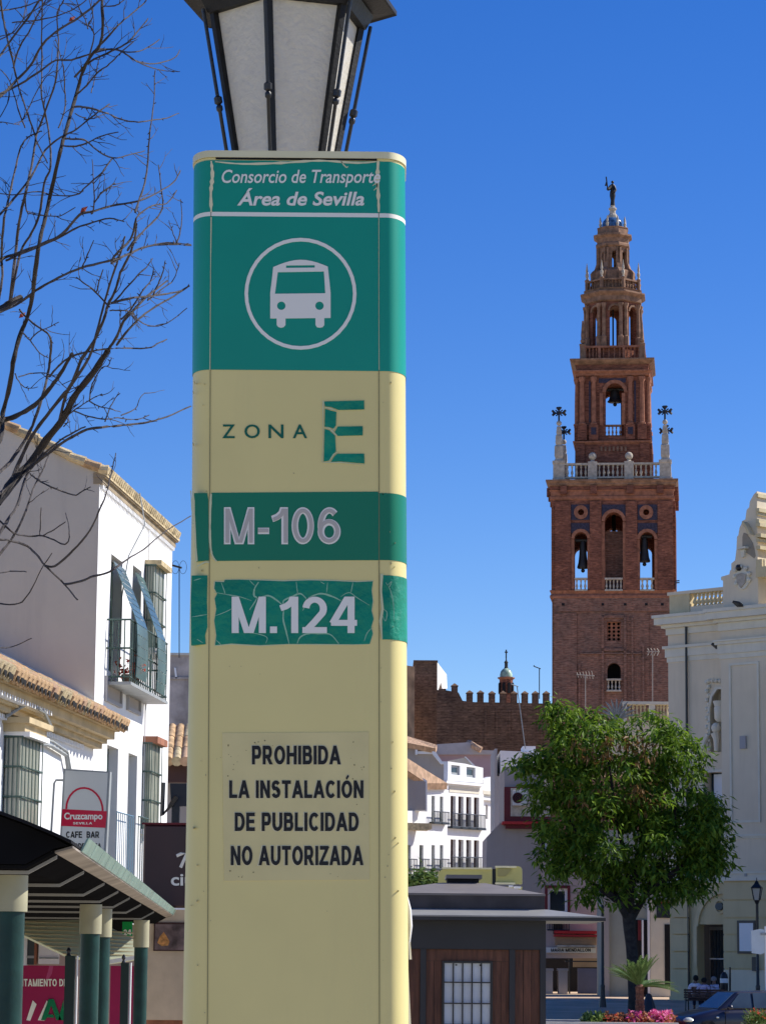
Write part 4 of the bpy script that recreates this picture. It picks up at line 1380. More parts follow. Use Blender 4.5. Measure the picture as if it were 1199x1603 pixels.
# second stage
hw2 = cm(56.5, 720)
mould([(58, 753), (57.5, 695)], K['brick'], 'pedestal_wall')
m_ = M()
f = tfr(0, hw2 + .02)
m_.build('x', K['brick'], tower) if 0 else None
m_ = M()
for i in range(7):
    x = 941 + i * 6.3
    m_.pbox(f, x - 1.6, x + 1.6, 699, 706, -.05, .06 + .05)
m_.build('relief_letters', K['stone_dirty'], tower)
for k in range(2):
    f = tfr(k, cm(57.5))
    m_ = M()
    for q in (-50, 50):
        m_.box(f, cm(q - 7), cm(q + 7), cz(752), cz(694), 0, .18)
    m_.build('pier', K['brick'], tower)
mould([(57.5, 695), (60, 693), (61, 691.5), (61, 690), (56, 689)], K['brick_band'])
mould([(59, 751), (59.5, 748), (57.5, 746)], K['brick_band'], 'plinth')
hw2b = cm(52, 630)
S0 = tfr(0, hw2b)
zb, zt = cz(689.5), cz(588)
h2 = [arch_px(947.5, 976.5, 600, 682, S0)]
for k, f, e in walls(hw2b, zb, zt, h2, cm(10), K['brick']):
    m_ = M()
    for q0, q1 in ((-54, -40), (-36, -22), (21, 35), (39, 53)):
        if k % 2 and abs(q0) > 38: pass
        m_.box(f, cm(q0) + (.01 if k % 2 else 0), cm(q1) - (.01 if k % 2 else 0), cz(688), cz(664), -.1, .32 - (.01 if k % 2 else 0))
    m_.build('pedestal', K['brick'], tower)
    m_ = M()
    for q in (-47, -29, 28, 46):
        p = f.W(cm(q), cz(664), .12)
        m_.lathe(p, [(.26, 0), (.26, .12), (.18, .16), (.17, .5 * (cz(592) - cz(664))), (.14, cz(592) - cz(664) - .3), (.24, cz(592) - cz(664) - .1), (.24, cz(592) - cz(664) + .1)], 8)
    m_.build('column', K['brick_band'], tower, smooth=True)
    m_ = M()
    out = [S0.hit(962 + 20 * cos(t * pi / 8), 614.5 - 20 * sin(t * pi / 8)) for t in range(9)]
    inn = [S0.hit(962 + 14.5 * cos(t * pi / 8), 614.5 - 14.5 * sin(t * pi / 8)) for t in range(9)]
    m_.poly(f, out + inn[::-1], -.05, .1)
    for q in ((-20, -14.6), (14.6, 20)):
        m_.box(f, cm(q[0]), cm(q[1]), cz(664), cz(615), -.05, .09)
    m_.build('arch_surround', K['brick_band'], tower)
    if k in (0, 2):
        m_ = M()
        m_.box(f, cm(-14), cm(14), cz(682), cz(680), -.3, .0)
        m_.box(f, cm(-14), cm(14), cz(666), cz(663.5), -.3, .0)
        for j in range(5):
            baluster(m_, f.W(cm(-11.5 + j * 5.8), cz(680), -.15), .075, cz(666) - cz(680), 6)
        m_.build('balustrade', K['stone_dirty'], tower)
    m_ = M()
    for q in (-29, 28):
        m_.box(f, cm(q - 4), cm(q + 4), cz(680), cz(669), .2, .34 + .01)
    for q0, q1 in ((-36.5, -34), (34, 36.5)):
        m_.box(f, cm(q0), cm(q1), cz(660), cz(596), -.02, .03)
    m_.box(f, cm(-21), cm(21), cz(603) + .2, cz(592), -.05, .045)
    m_.build('tile_panel', K['tile_blue'], tower)
mould([(52, 588.5), (57, 588), (58, 585), (61.5, 582), (61.5, 580.5), (56, 580)], K['brick_band'])
mould([(55, 580), (56, 570)], K['brick'])
mould([(57, 571), (60, 569), (65, 565), (65, 563), (50, 562)], K['stone_dirty'])
# third stage balustrade
hw3 = cm(50, 550)
for k in range(4):
    f = tfr(k, hw3)
    m_ = M()
    z0, z1 = cz(563), cz(541)
    for q0, q1 in ((-44, -22), (-18, 16), (20, 44)):
        m_.box(f, cm(q0), cm(q1), z0, z0 + .12, -.28, 0)
        m_.box(f, cm(q0), cm(q1), z1 - .14, z1, -.3, .02)
        n = 4
        for j in range(n):
            baluster(m_, f.W(cm(q0 + (q1 - q0) * (j + .5) / n), z0 + .12, -.14), .07, z1 - z0 - .26, 6)
    for q in (-20, 18):
        m_.box(f, cm(q - 2), cm(q + 2), z0, z1 + .01, -.3, .02)
    m_.build('balustrade', K['brick_band'], tower)
for sx in (-1, 1):
    for sy in (-1, 1):
        c_ = tfr(0, 0).W(sx * (hw3 - .2), 0, sy * (hw3 - .2))
        m_ = M()
        m_.lathe((c_.x, c_.y, 0), [(cm(w_) * 1.41, cz(y)) for w_, y in ((4.5, 563), (4.5, 541), (5.2, 540), (5.2, 538), (3.2, 537))], 4, rot=PHI + pi / 4)
        m_.ball((c_.x, c_.y, cz(533)), cm(4))
        m_.lathe((c_.x, c_.y, 0), [(cm(2.6), cz(530)), (cm(3), cz(524)), (cm(1.2), cz(502))], 6)
        m_.build('pinnacle', K['stone_dirty'], tower)
# drum
mould([(44, 562), (43, 543), (45, 541)], K['brick'], 'drum_base', 8)
hwD = cm(40, 500)
D0 = tfr(0, hwD)
hD = [arch_px(954, 970, 478, 541, D0)]
for k, f, e in walls(hwD, cz(541), cz(470), hD, cm(7), K['brick'], n=8):
    m_ = M()
    for q in (-13.2, 13.2):
        p = f.W(cm(q), cz(541), .12)
        hh = cz(474) - cz(541)
        m_.lathe(p, [(.22, 0), (.22, hh * .24), (.15, hh * .26), (.14, hh * .55), (.12, hh * .9), (.2, hh * .96), (.2, hh)], 7)
    m_.build('column', K['stone_dirty'], tower, smooth=True)
    m_ = M()
    out = [D0.hit(962 + 11 * cos(t * pi / 6), 486 - 11 * sin(t * pi / 6)) for t in range(7)]
    inn = [D0.hit(962 + 8 * cos(t * pi / 6), 486 - 8 * sin(t * pi / 6)) for t in range(7)]
    m_.poly(f, out + inn[::-1], -.05, .1)
    m_.build('arch_surround', K['stone_dirty'], tower)
for y in range(486, 540, 6):
    M().ball((tc_.x, CY_, cz(y)), cm(1.9)).build('hanging_chain', K['bronze'], tower) if y == 486 else None
M().tube([(tc_.x, CY_, cz(541)), (tc_.x, CY_, cz(475))], cm(1.5), 5).build('bell_rope', K['bronze'], tower)
mould([(41, 470.5), (44, 469), (44, 462), (47, 460), (50, 457.5), (50, 455.5), (44, 455)], K['stone_dirty'], 'cornice', 8)
mould([(44, 456), (43.5, 452), (45, 450)], K['stone_dirty'], 'cornice', 8)
for k in range(8):
    a = PHI + k * pi / 4
    d = Vector((cos(a), sin(a))); nn = Vector((d.y, -d.x))
    hw = cm(41, 445)
    f = Frame((tc_.x + nn.x * hw, CY_ + nn.y * hw), d)
    e = hw * tan(pi / 8)
    m_ = M()
    z0, z1 = cz(451), cz(435)
    m_.box(f, -e + .1, e - .1, z0, z0 + .1, -.22, 0)
    m_.box(f, -e + .1, e - .1, z1 - .12, z1, -.24, .02)
    for j in range(5):
        baluster(m_, f.W((-1 + 2 * (j + .5) / 5) * (e - .15), z0 + .1, -.11), .06, z1 - z0 - .22, 5)
    m_.build('balustrade', K['stone_dirty'], tower)
    c_ = f.W(e, 0, -.05)
    m_ = M().lathe((c_.x, c_.y, 0), [(cm(3), cz(452)), (cm(3), cz(436)), (cm(3.6), cz(435)), (cm(3.6), cz(433))], 6)
    m_.build('pedestal', K['stone_dirty'], tower)
    m_ = M().lathe((c_.x, c_.y, 0), [(cm(w_), cz(y)) for w_, y in ((2.6, 433), (1.3, 431), (2.6, 427), (2.4, 424), (1.2, 423), (2, 420), (1, 413), (.3, 408))], 6)
    m_.build('glazed_finial', K['stone_white'], tower)
    # scroll buttress
    a2 = a + pi / 8
    n2 = Vector((sin(a2), -cos(a2)))
    f2 = Frame((tc_.x, CY_), (n2.x, n2.y))
    prof = [(22, 395), (25, 398), (27, 408), (30, 416), (34, 419), (37, 423), (36, 430), (37, 436), (22, 436)]
    M().poly(f2, [(cm(x), cz(y)) for x, y in prof], -.16, .16).build('buttress', K['stone_dirty'], tower)
# top lantern
mould([(34, 450), (31, 436), (29, 420), (27, 418)], K['stone_dirty'], 'lantern_base', 8)
hwL = cm(22.5, 400)
L0 = tfr(0, hwL)
hL = [arch_px(957.5, 966.5, 392, 418, L0)]
for k, f, e in walls(hwL, cz(418.5), cz(384), hL, cm(4), K['stone_dirty'], n=8):
    m_ = M()
    for q in (-7.5, 7.5):
        m_.box(f, cm(q - 1.6), cm(q + 1.6), cz(418), cz(386), 0, .14)
    m_.build('pilaster', K['stone_dirty'], tower)
mould([(23, 385), (26, 383), (26, 380), (24, 378), (25, 372), (29.5, 369), (29.5, 366.5), (24, 366)], K['stone_dirty'], 'cornice', 8)
mould([(24, 366.5), (23, 358), (24, 357), (24, 356), (19, 355)], K['stone_dirty'], 'parapet', 8)
for k in range(8):
    a = PHI + k * pi / 4 + pi / 8
    c_ = Vector((tc_.x + cm(21) * sin(a), CY_ - cm(21) * cos(a)))
    M().lathe((c_.x, c_.y, 0), [(cm(w_), cz(y)) for w_, y in ((2.6, 357), (1.4, 355), (2.5, 351), (1.3, 349), (1.9, 346), (.4, 340))], 6).build('glazed_finial', K['stone_white'], tower)
M().lathe((tc_.x, CY_, 0), [(cm(w_), cz(y)) for w_, y in ((17, 356), (17, 350), (15.5, 345), (12, 341.5), (8, 340))], 16).build('dome', K['tile_dome'], tower, smooth=True)
M().lathe((tc_.x, CY_, 0), [(cm(w_), cz(y)) for w_, y in ((9.5, 341), (8.5, 337), (5, 333), (4.5, 329), (6.5, 327), (6.5, 325), (3.5, 323), (4, 321))], 12).build('statue_pedestal', K['stone_white'], tower)
m_ = M().lathe((tc_.x, CY_, 0), [(cm(w_), cz(y)) for w_, y in ((4, 321.5), (3.6, 318), (3.2, 313), (4.6, 306), (4.4, 301), (3, 295), (3.4, 291), (2.8, 288.5), (1.3, 287.5))], 10, sy=.7)
m_.ball((tc_.x, CY_, cz(285)), cm(2.4))
m_.tube([(tc_.x - cm(2), CY_, cz(291)), (tc_.x - cm(5), CY_ - .1, cz(295)), (tc_.x - cm(8), CY_ - .2, cz(297))], .13, 6)
m_.tube([(tc_.x + cm(2), CY_, cz(291)), (tc_.x + cm(4), CY_ - .1, cz(298)), (tc_.x + cm(1), CY_ - .3, cz(302))], .12, 6)
m_.build('statue', K['bronze'], tower, smooth=True)
m_ = M().tube([(tc_.x - cm(8), CY_ - .2, cz(298)), (tc_.x - cm(10.5), CY_ - .2, cz(278))], .05, 5)
X0 = tc_.x
m_.hexa([(X0 - cm(13), CY_ - .25, cz(292)), (X0 - cm(8.5), CY_ - .25, cz(292)), (X0 - cm(8.5), CY_ - .18, cz(292)), (X0 - cm(13), CY_ - .18, cz(292)),
         (X0 - cm(10.4), CY_ - .25, cz(284)), (X0 - cm(9.6), CY_ - .25, cz(284)), (X0 - cm(9.6), CY_ - .18, cz(284)), (X0 - cm(10.4), CY_ - .18, cz(284))])
m_.build('weather_vane', K['bronze'], tower)

# ================================================================== FORTRESS WALL
CW = Front(215)
cwz = ground_z(215) - 1
cw = thing('fortress_wall', 'dark crenellated stone fortress wall behind the white houses, left of the brick tower', 'castle wall', Vector((CW.W(CW.hit(770, 1300)[0], 0).x, 216, cwz)))
top = [(684, 1078), (717.5, 1084), (724, 1097), (742, 1099), (800, 1100), (925, 1103)]
pp = [CW.hit(x, y) for x, y in top]
M().poly(CW, [(pp[0][0], cwz)] + pp + [(pp[-1][0], cwz)][::1], -2.5, 0).build('rampart', K['castle'], cw)
for x, ty, by in ((693, 1071, 1080), (711.5, 1071, 1085), (735, 1082, 1099), (752, 1082, 1099), (770, 1083, 1100), (787.5, 1083, 1100), (804.5, 1083, 1101), (821.5, 1083, 1101), (838, 1083, 1101), (855, 1083, 1102), (872, 1084, 1102)):
    a0, a1, z0, z1 = CW.rect(x - 4.8, x + 4.8, ty + 2.5, by + 1)
    m_ = M().box(CW, a0, a1, z0, z1, -1, .01)
    am = (a0 + a1) / 2
    vs = [CW.W(a0 - .05, z1, -1.05), CW.W(a1 + .05, z1, -1.05), CW.W(a1 + .05, z1, .06), CW.W(a0 - .05, z1, .06), CW.W(am, z1 + .25, -.5)]
    m_.add(vs, [(0, 1, 2, 3), (0, 1, 4), (1, 2, 4), (2, 3, 4), (3, 0, 4)])
    m_.build('merlon', K['castle'], cw)
m_ = M()
for x0, x1, y0, y1 in ((758, 762, 1110, 1165), (776, 779, 1108, 1150), (796, 799, 1112, 1160), (815, 817, 1105, 1160), (840, 842, 1105, 1165), (846, 849, 1110, 1160)):
    m_.pbox(CW, x0, x1, y0, y1, -.1, .06)
m_.build('buttress_strip', K['castle'], cw)
CT = Front(205)
ct_ = thing('fortress_tower', 'square dark stone fortress tower with a pale sunlit flank, left end of the crenellated wall', 'castle tower', base(668, 1300, 207))
z0 = ct_.location.z
def pbz(m_, fr, x0, x1, y0, o0, o1, zb):
    a0, a1, _, z1 = fr.rect(x0, x1, y0, y0 + 60, o1)
    z1 = fr.hit((x0 + x1) / 2, y0, o1)[1]
    return m_.box(fr, a0, a1, zb, z1, o0, o1)
pbz(M(), CT, 648, 684, 1037, -5, 0, z0).build('masonry', K['castle'], ct_)
pbz(M(), CT, 647, 685, 1033.5, -5.05, .05, CT.hit(666, 1037)[1]).build('coping', K['castle'], ct_)
sd = Frame((CT.W(CT.hit(684, 1050)[0], 0).x + .02, 205), (.35, 1))
a1 = 5.0
m_ = M()
e0 = CT.hit(684.3, 1036)
pA = [P(684.5, 1037, 205), P(699, 1056, 209), P(700, 1078, 209), P(692, 1078, 207), P(690, 1068, 206.5), P(686, 1080, 205.5), P(684.5, 1080, 205)]
m_.add([tuple(p) for p in pA] + [tuple(p + Vector((-.5, .3, 0))) for p in pA], [tuple(range(7)), tuple(range(7, 14))] + [(i, (i + 1) % 7, (i + 1) % 7 + 7, i + 7) for i in range(7)])
m_.build('rendered_flank', K['white_wall'], ct_)
cs = thing('sandstone_tower', 'sunlit orange sandstone tower just right of the totem, beside the dark fortress tower', 'castle tower', base(630, 1300, 203))
pbz(M(), Frame((P(649, 1100, 201).x, 201), (.6, .8)), 600, 649, 1040, -5, 0, cs.location.z).build('masonry', K['castle_lit'], cs)
f_ = Frame((P(649, 1100, 201).x, 201), (.25, 1))
# far church turret
tt = thing('church_turret', 'small domed brick church turret with a cross, rising behind the crenellated wall', 'turret', base(792, 1200, 240))
tp_ = P(792, 1080, 240)
tmm = mpp(1070, 240)
tzz = lambda y: P(792, y, 240).z
M().lathe((tp_.x, 240, 0), [(10.5 * tmm, cwz), (10.5 * tmm, tzz(1064))], 8).build('drum', K['brick'], tt)
M().lathe((tp_.x, 240, 0), [(11 * tmm, tzz(1064)), (13.5 * tmm, tzz(1062)), (13.5 * tmm, tzz(1060.5)), (10 * tmm, tzz(1060))], 8).build('cornice', K['brick_band'], tt)
M().lathe((tp_.x, 240, 0), [(r * tmm, tzz(y)) for r, y in ((10, 1060), (9.8, 1056), (8.4, 1051), (5.5, 1047.5), (2.5, 1046))], 16).build('dome', mat('green_white_dome', (.3, .4, .3), rough=.3, var=.8, scale=2), tt, smooth=True)
M().lathe((tp_.x, 240, 0), [(r * tmm, tzz(y)) for r, y in ((3.5, 1046.5), (2.6, 1044), (2.6, 1038), (3.4, 1037), (1.2, 1034), (.6, 1030))], 8).build('cupola', K['bronze'], tt)
m_ = M().tube([(tp_.x, 240, tzz(1031)), (tp_.x, 240, tzz(1017))], .06, 5)
m_.tube([(tp_.x - 2.4 * tmm, 240, tzz(1021)), (tp_.x + 2.4 * tmm, 240, tzz(1021))], .06, 5)
m_.build('cross', K['iron'], tt)
for a in range(8):
    an = a * pi / 4 + pi / 8
    p = Vector((tp_.x + 9.9 * tmm * cos(an), 240 + 9.9 * tmm * sin(an), 0))
    fr = Frame((p.x, p.y), (-sin(an), cos(an)))
    M().poly(fr, arch(0, 4.6 * tmm, tzz(1086), tzz(1069), 6), -.1, .12).build('window', K['dark_in'], tt)

# ================================================================== WHITE HOUSES RIGHT OF THE TOTEM
def facade(fr, parent, outline, wins, mt, th=.35, o=0, name='wall'):
    """wins: px rects; returns the opening rects in metres"""
    op = [fr.rect(x0, x1, y0, y1, o) for x0, x1, y0, y1 in wins]
    hl = [[(a0, z0), (a1, z0), (a1, z1), (a0, z1)] for a0, a1, z0, z1 in op]
    M().poly(fr, [fr.hit(x, y, o) for x, y in outline], o - th, o, hl).build(name, mt, parent)
    return op
def outl(fr, x0, x1, y0, zb, o=0):
    return None
HD = Vector((-.5, .86))
def hframe(px, py, Y, dx=1.0, dy=-.28):
    p = P(px, py, Y)
    return Frame((p.x, p.y), (dx, dy))
# house with attic windows: the street side faces right and towards us
hb = thing('white_house', 'white three-storey house with brown shuttered balcony doors and two attic windows', 'house', base(728, 1500, 172, 0))
HF = Frame((P(700, 1250, 174).x, 174), (.55, .83))
W1 = [(705 + 12.2 * i, 713 + 12.2 * i, 1246 + i * .8, 1294 + i * .8) for i in range(4)]
W2 = [(705 + 12.2 * i, 713 + 12.2 * i, 1314 + i * .5, 1362) for i in range(4)]
def zplane(fr, px, z, o=0):
    return (fr.hit(px, 1400, o)[0], z)
gz = 0
op1 = facade(HF, hb, [(700, 1520), (757, 1520), (757, 1227), (700, 1222)], W1 + W2, K['white_wall'])
for i, r in enumerate(op1):
    window(HF, hb, r, 0, .2, K['brown_door'], K['brown_door'] if i in (0, 1, 2, 3, 4, 7) else K['pane_pale'], .12, (1, 2))
for row, y0, y1 in ((0, 1272, 1298), (1, 1338, 1364)):
    for r in op1[row * 4:row * 4 + 4]:
        m_ = railing(HF, r[0] - .25, r[1] + .25, r[2], r[2] + (r[3] - r[2]) * .42, .3, 7, .02)
        m_.box(HF, r[0] - .3, r[1] + .3, r[2] - .12, r[2], 0, .34)
        m_.build('balcony', K['iron'], hb)
opA = facade(HF, hb, [(701, 1221.5), (756, 1226), (756, 1202), (742, 1199), (728, 1195.5), (701, 1192)], [(706, 720, 1198, 1213), (730, 744, 1201, 1217)], K['white_wall'], .3, -.25, 'attic_wall')
for r in opA:
    window(HF, hb, r, -.25, .12, K['grey_metal'], K['pane'], .15, (0, 0))
M().poly(HF, [HF.hit(x, y, .3) for x, y in ((699, 1222), (759, 1227.5), (759, 1231.5), (699, 1226))], -.3, .3).build('cornice', K['white_paint'], hb)
M().poly(HF, [HF.hit(x, y, .1) for x, y in ((705, 1230), (752, 1234), (752, 1243), (705, 1240))], 0, .03).build('frieze', K['trim'], hb)
# body behind the street wall
q = [HF.W(HF.hit(700, 1300)[0] + .02, 0, -.36), HF.W(HF.hit(757, 1300)[0] - .02, 0, -.36)]
back = Vector((-4, 6, 0))
za, zb_ = -1, HF.hit(700, 1196)[1]
m_ = M().hexa([(q[0].x, q[0].y, za), (q[1].x, q[1].y, za), (q[1].x + back.x, q[1].y + back.y, za), (q[0].x + back.x, q[0].y + back.y, za),
               (q[0].x, q[0].y, zb_ - 1.3), (q[1].x, q[1].y, zb_ - 1.3), (q[1].x + back.x, q[1].y + back.y, zb_ - 1.3), (q[0].x + back.x, q[0].y + back.y, zb_ - 1.3)])
m_.build('side_wall', K['grey_wall'], hb)
M().poly(Front(181), [Front(181).hit(x, y) for x, y in ((690, 1200), (702, 1191), (727, 1186), (741, 1199), (741, 1210), (690, 1210))], -3, 0).build('roof_gable', K['grey_wall'], hb)
M().poly(Front(180.9), [Front(180.9).hit(x, y) for x, y in ((727, 1184.5), (729, 1184.5), (744, 1199), (742, 1201))], -3, 0).build('roof_edge', K['white_paint'], hb)
# left neighbour
hl_ = thing('white_house', 'white house with sloping tiled roof and grey gable, directly right of the totem', 'house', base(675, 1500, 168, 0))
HL = Frame((P(669, 1250, 170).x, 170), (.55, .83))
opl = facade(HL, hl_, [(600, 1520), (700, 1520), (700, 1230), (668, 1226), (668, 1270), (600, 1268)], [(637, 643, 1323, 1360), (656.5, 662.5, 1323, 1360), (675.5, 680.5, 1246, 1287), (688.5, 693.5, 1247, 1288), (675.5, 680.5, 1323, 1360), (688.5, 693.5, 1323, 1360)], K['white_wall'])
for i, r in enumerate(opl):
    window(HL, hl_, r, 0, .15, K['green_paint'], K['pane'], .09, (1, 1))
    m_ = railing(HL, r[0] - .2, r[1] + .2, r[2], r[2] + (r[3] - r[2]) * .4, .3, 5, .02)
    m_.box(HL, r[0] - .25, r[1] + .25, r[2] - .1, r[2], 0, .33)
    m_.build('balcony', K['iron'], hl_)
M().poly(HL, [HL.hit(x, y, .2) for x, y in ((667, 1226), (701, 1230), (701, 1235), (667, 1231))], -.3, .2).build('cornice', K['white_paint'], hl_)
FG = Front(168.9)
opg = facade(FG, hl_, [(600, 1268), (668.5, 1270), (668.5, 1222), (638, 1203), (600, 1180)], [], K['white_wall'])
for r in opg:
    window(FG, hl_, r, 0, .15, K['green_paint'], K['pane'], .09, (1, 1))
M().poly(FG, [FG.hit(x, y, .05) for x, y in ((636, 1206), (666, 1224), (666, 1268), (636, 1268))], 0, .05).build('gable_screen', K['plain'], hl_)
M().poly(FG, [FG.hit(x, y, .7) for x, y in ((600, 1287), (676, 1289), (676, 1297), (668, 1300), (600, 1298))], -.1, .7).build('porch_roof', K['tile_pale'], hl_)
RFp = [P(600, 1168, 168), P(638, 1187, 168.6), P(669, 1207, 169.5), P(700, 1226, 171), P(668, 1226, 169), P(638, 1206, 168.2), P(600, 1186, 168)]
m_ = M().add([tuple(p) for p in RFp] + [tuple(p + Vector((0, .4, -.35))) for p in RFp], [(0, 1, 5, 6), (1, 2, 4, 5), (2, 3, 4), (7, 8, 12, 13), (8, 9, 11, 12), (9, 10, 11)] + [(i, (i + 1) % 7, (i + 1) % 7 + 7, i + 7) for i in range(7)])
m_.build('roof', K['tile_red'], hl_)
# upper house with grey flank behind
hu = thing('grey_flanked_house', 'grey-sided house with an orange tiled roof edge, uphill behind the white houses', 'house', base(660, 1500, 180, 0))
FU = Front(180)
M().poly(FU, [FU.hit(x, y) for x, y in ((600, 1500), (703, 1500), (703, 1194), (690, 1193), (679, 1176), (650, 1170), (600, 1160))], -6, 0).build('wall', K['plain'], hu)
RU = [P(600, 1146, 186), P(640, 1153, 185), P(684, 1166, 180.5), P(682, 1171.5, 179.3), P(640, 1163, 179.3), P(600, 1157, 179.3)]
m_ = M().add([tuple(p) for p in RU] + [tuple(p + Vector((0, .3, -.3))) for p in RU], [(0, 1, 4, 5), (1, 2, 3, 4), (6, 7, 10, 11), (7, 8, 9, 10)] + [(i, (i + 1) % 6, (i + 1) % 6 + 6, i + 6) for i in range(6)])
m_.build('roof', K['tile_red'], hu)
M().poly(FU, [FU.hit(x, y, .5) for x, y in ((677, 1173), (681, 1176), (692, 1192), (703, 1192), (703, 1195), (690, 1196), (676, 1179))], -6.0, .5).build('verge_board', K['white_paint'], hu)
m_ = M().pbox(FU, 650, 653.5, 1170, 1181, 0, .4).pbox(FU, 653.6, 676, 1176, 1180, 0, .3)
m_.build('window_sill', K['white_paint'], hu)
# small stepped white house
hs_ = thing('narrow_white_house', 'narrow stepped white house at the right end of the white row', 'house', base(766, 1500, 178, 0))
FS = Frame((P(757, 1250, 178).x, 178), (.6, .8))
ops = facade(FS, hs_, [(757, 1520), (777, 1520), (777, 1222), (768, 1216), (757, 1220)], [(760, 763.5, 1260, 1282)], K['white_wall'])
for r in ops:
    window(FS, hs_, r, 0, .15, K['brown_door'], K['pane'], .08, (0, 1))
M().poly(FS, [FS.hit(x, y, .3) for x, y in ((756, 1237), (778, 1240), (778, 1245), (756, 1243))], -.2, .3).build('cornice', K['trim'], hs_)
M().poly(FS, [FS.hit(x, y, .25) for x, y in ((756, 1248), (777, 1251), (777, 1254), (756, 1252))], -.2, .25).build('cornice', K['white_paint'], hs_)
# grey / mauve houses uphill
hm = thing('mauve_house', 'mauve house under a pale grey roof, below the fortress wall', 'house', base(730, 1500, 190, 0))
FM = Front(190)
M().poly(FM, [FM.hit(x, y) for x, y in ((684, 1500), (778, 1500), (778, 1181), (684, 1181))], -6, 0).build('wall', K['mauve'], hm)
RM = [P(684, 1165, 194), P(733, 1162, 194), P(752, 1174, 189.6), P(778, 1175, 189.6), P(778, 1181, 189.5), P(684, 1181, 189.5)]
M().poly(FM, [FM.hit(x, y, .3) for x, y in ((684, 1165), (733, 1162), (752, 1174), (778, 1175), (778, 1181), (684, 1181))], -1.5, .3).build('roof', mat('pale_roof', (.42, .4, .4), rough=.9), hm)
M().add([tuple(P(733, 1162, 193.5)), tuple(P(737, 1163, 193.5)), tuple(P(754, 1173, 189.2)), tuple(P(748, 1174, 189.2))], [(0, 1, 2, 3)]).build('roof_ridge', K['tile_red'], hm) if 0 else M().tube([P(734, 1163, 193.6), P(742, 1168, 189.5), P(753, 1174, 189.4)], .22, 6).build('roof_ridge', K['tile_red'], hm)
hg = thing('blue_grey_house', 'tall blue-grey house wall with a white terrace block on top, left of the green tree', 'house', base(800, 1500, 160, 0))
FB = Front(160)
M().poly(FB, [FB.hit(x, y) for x, y in ((774, 1520), (860, 1520), (860, 1215), (778, 1215), (778, 1172), (774, 1172))], -6, 0).build('wall', K['bluegrey'], hg)
M().poly(FB, [FB.hit(x, y, .3) for x, y in ((783, 1175), (850, 1178), (850, 1220), (792, 1220), (791, 1216), (783, 1213))], -5, .3).build('terrace_block', K['white_wall'], hg)
M().pbox(FB, 795, 850, 1204, 1240, .3, .45).build('terrace_wall', K['bluegrey'], hg)
M().pbox(FB, 818, 838, 1168, 1180, -2, .1).build('chimney', K['white_paint'], hg)
# plain grey gable and pink house with burgundy trim
hp = thing('grey_pink_house', 'plain grey and pinkish house with a burgundy bay and window frame, behind the green tree', 'house', base(850, 1560, 140))
FP = Front(140)
zg = ground_z(140)
zpx = 1500 + (1.6 - zg) * 4500 / 140
opp = facade(FP, hp, [(758, 1560), (852, 1560), (852, 1200), (789, 1200), (789, 1286), (783, 1288), (762, 1310)], [], K['plain'], 6)
FQ = Front(139.5)
op2 = facade(FQ, hp, [(849, 1486), (946, 1484), (945, 1330), (849, 1330)], [(857, 888, 1391, 1430)], K['plain_pink'], .45)
window(FQ, hp, op2[0], 0, .2, K['white_paint'], K['pane'], .12, (0, 0))
a0, a1, z0, z1 = FQ.rect(852.5, 892, 1386, 1433)
m_ = M().box(FQ, a0, a0 + .12, z0, z1, 0, .05).box(FQ, a1 - .12, a1, z0, z1, 0, .05).box(FQ, a0 + .12, a1 - .12, z1 - .13, z1, 0, .05)
m_.build('window_surround', K['burgundy'], hp)
M().pbox(FP, 789, 862, 1232, 1292, 0, .7).build('bay', K['burgundy'], hp)
M().pbox(FP, 786, 862, 1286, 1290, 0, 1.0).build('bay_sill', K['red_awn'], hp)
M().pbox(FP, 791.5, 862, 1290.2, 1297, 0, .6).build('bay_foot', K['burgundy'], hp)
M().pbox(FP, 799, 862, 1234, 1278, .7, .74).build('bay_panel', K['stone_white'], hp)
op3 = FQ.rect(848, 853, 1301, 1332)
M().pbox(FP, 847, 856, 1300, 1332, 0, .1).build('door', K['dark_in'], hp)
M().pbox(FP, 853, 856, 1299, 1333, .1, .15).build('door_frame', K['white_paint'], hp)
ac = thing('air_conditioner', 'boxy outdoor air conditioner unit on the burgundy bay beside the tree', 'air conditioner', P(813, 1266, 139))
a0, a1, z0, z1 = FP.rect(802, 825, 1237, 1261, 1.1)
M().box(FP, a0, a1, z0, z1, .76, 1.1).build('case', K['ac'], ac, bevel=.02)
cxx, czz = a0 + (a1 - a0) * .36, (z0 + z1) / 2
rr_ = (z1 - z0) * .36
M().poly(FP, [(cxx + rr_ * cos(t * pi / 10), czz + rr_ * sin(t * pi / 10)) for t in range(20)], 1.095, 1.11).build('fan_opening', K['dark_in'], ac)
m_ = M()
for q in range(3):
    r_ = rr_ * (.3 + .3 * q)
    m_.poly(FP, [(cxx + r_ * cos(t * pi / 10), czz + r_ * sin(t * pi / 10)) for t in range(20)], 1.112, 1.118, [[(cxx + (r_ - .02) * cos(t * pi / 10), czz + (r_ - .02) * sin(t * pi / 10)) for t in range(20)]])
m_.build('fan_grille', K['burgundy'], ac)
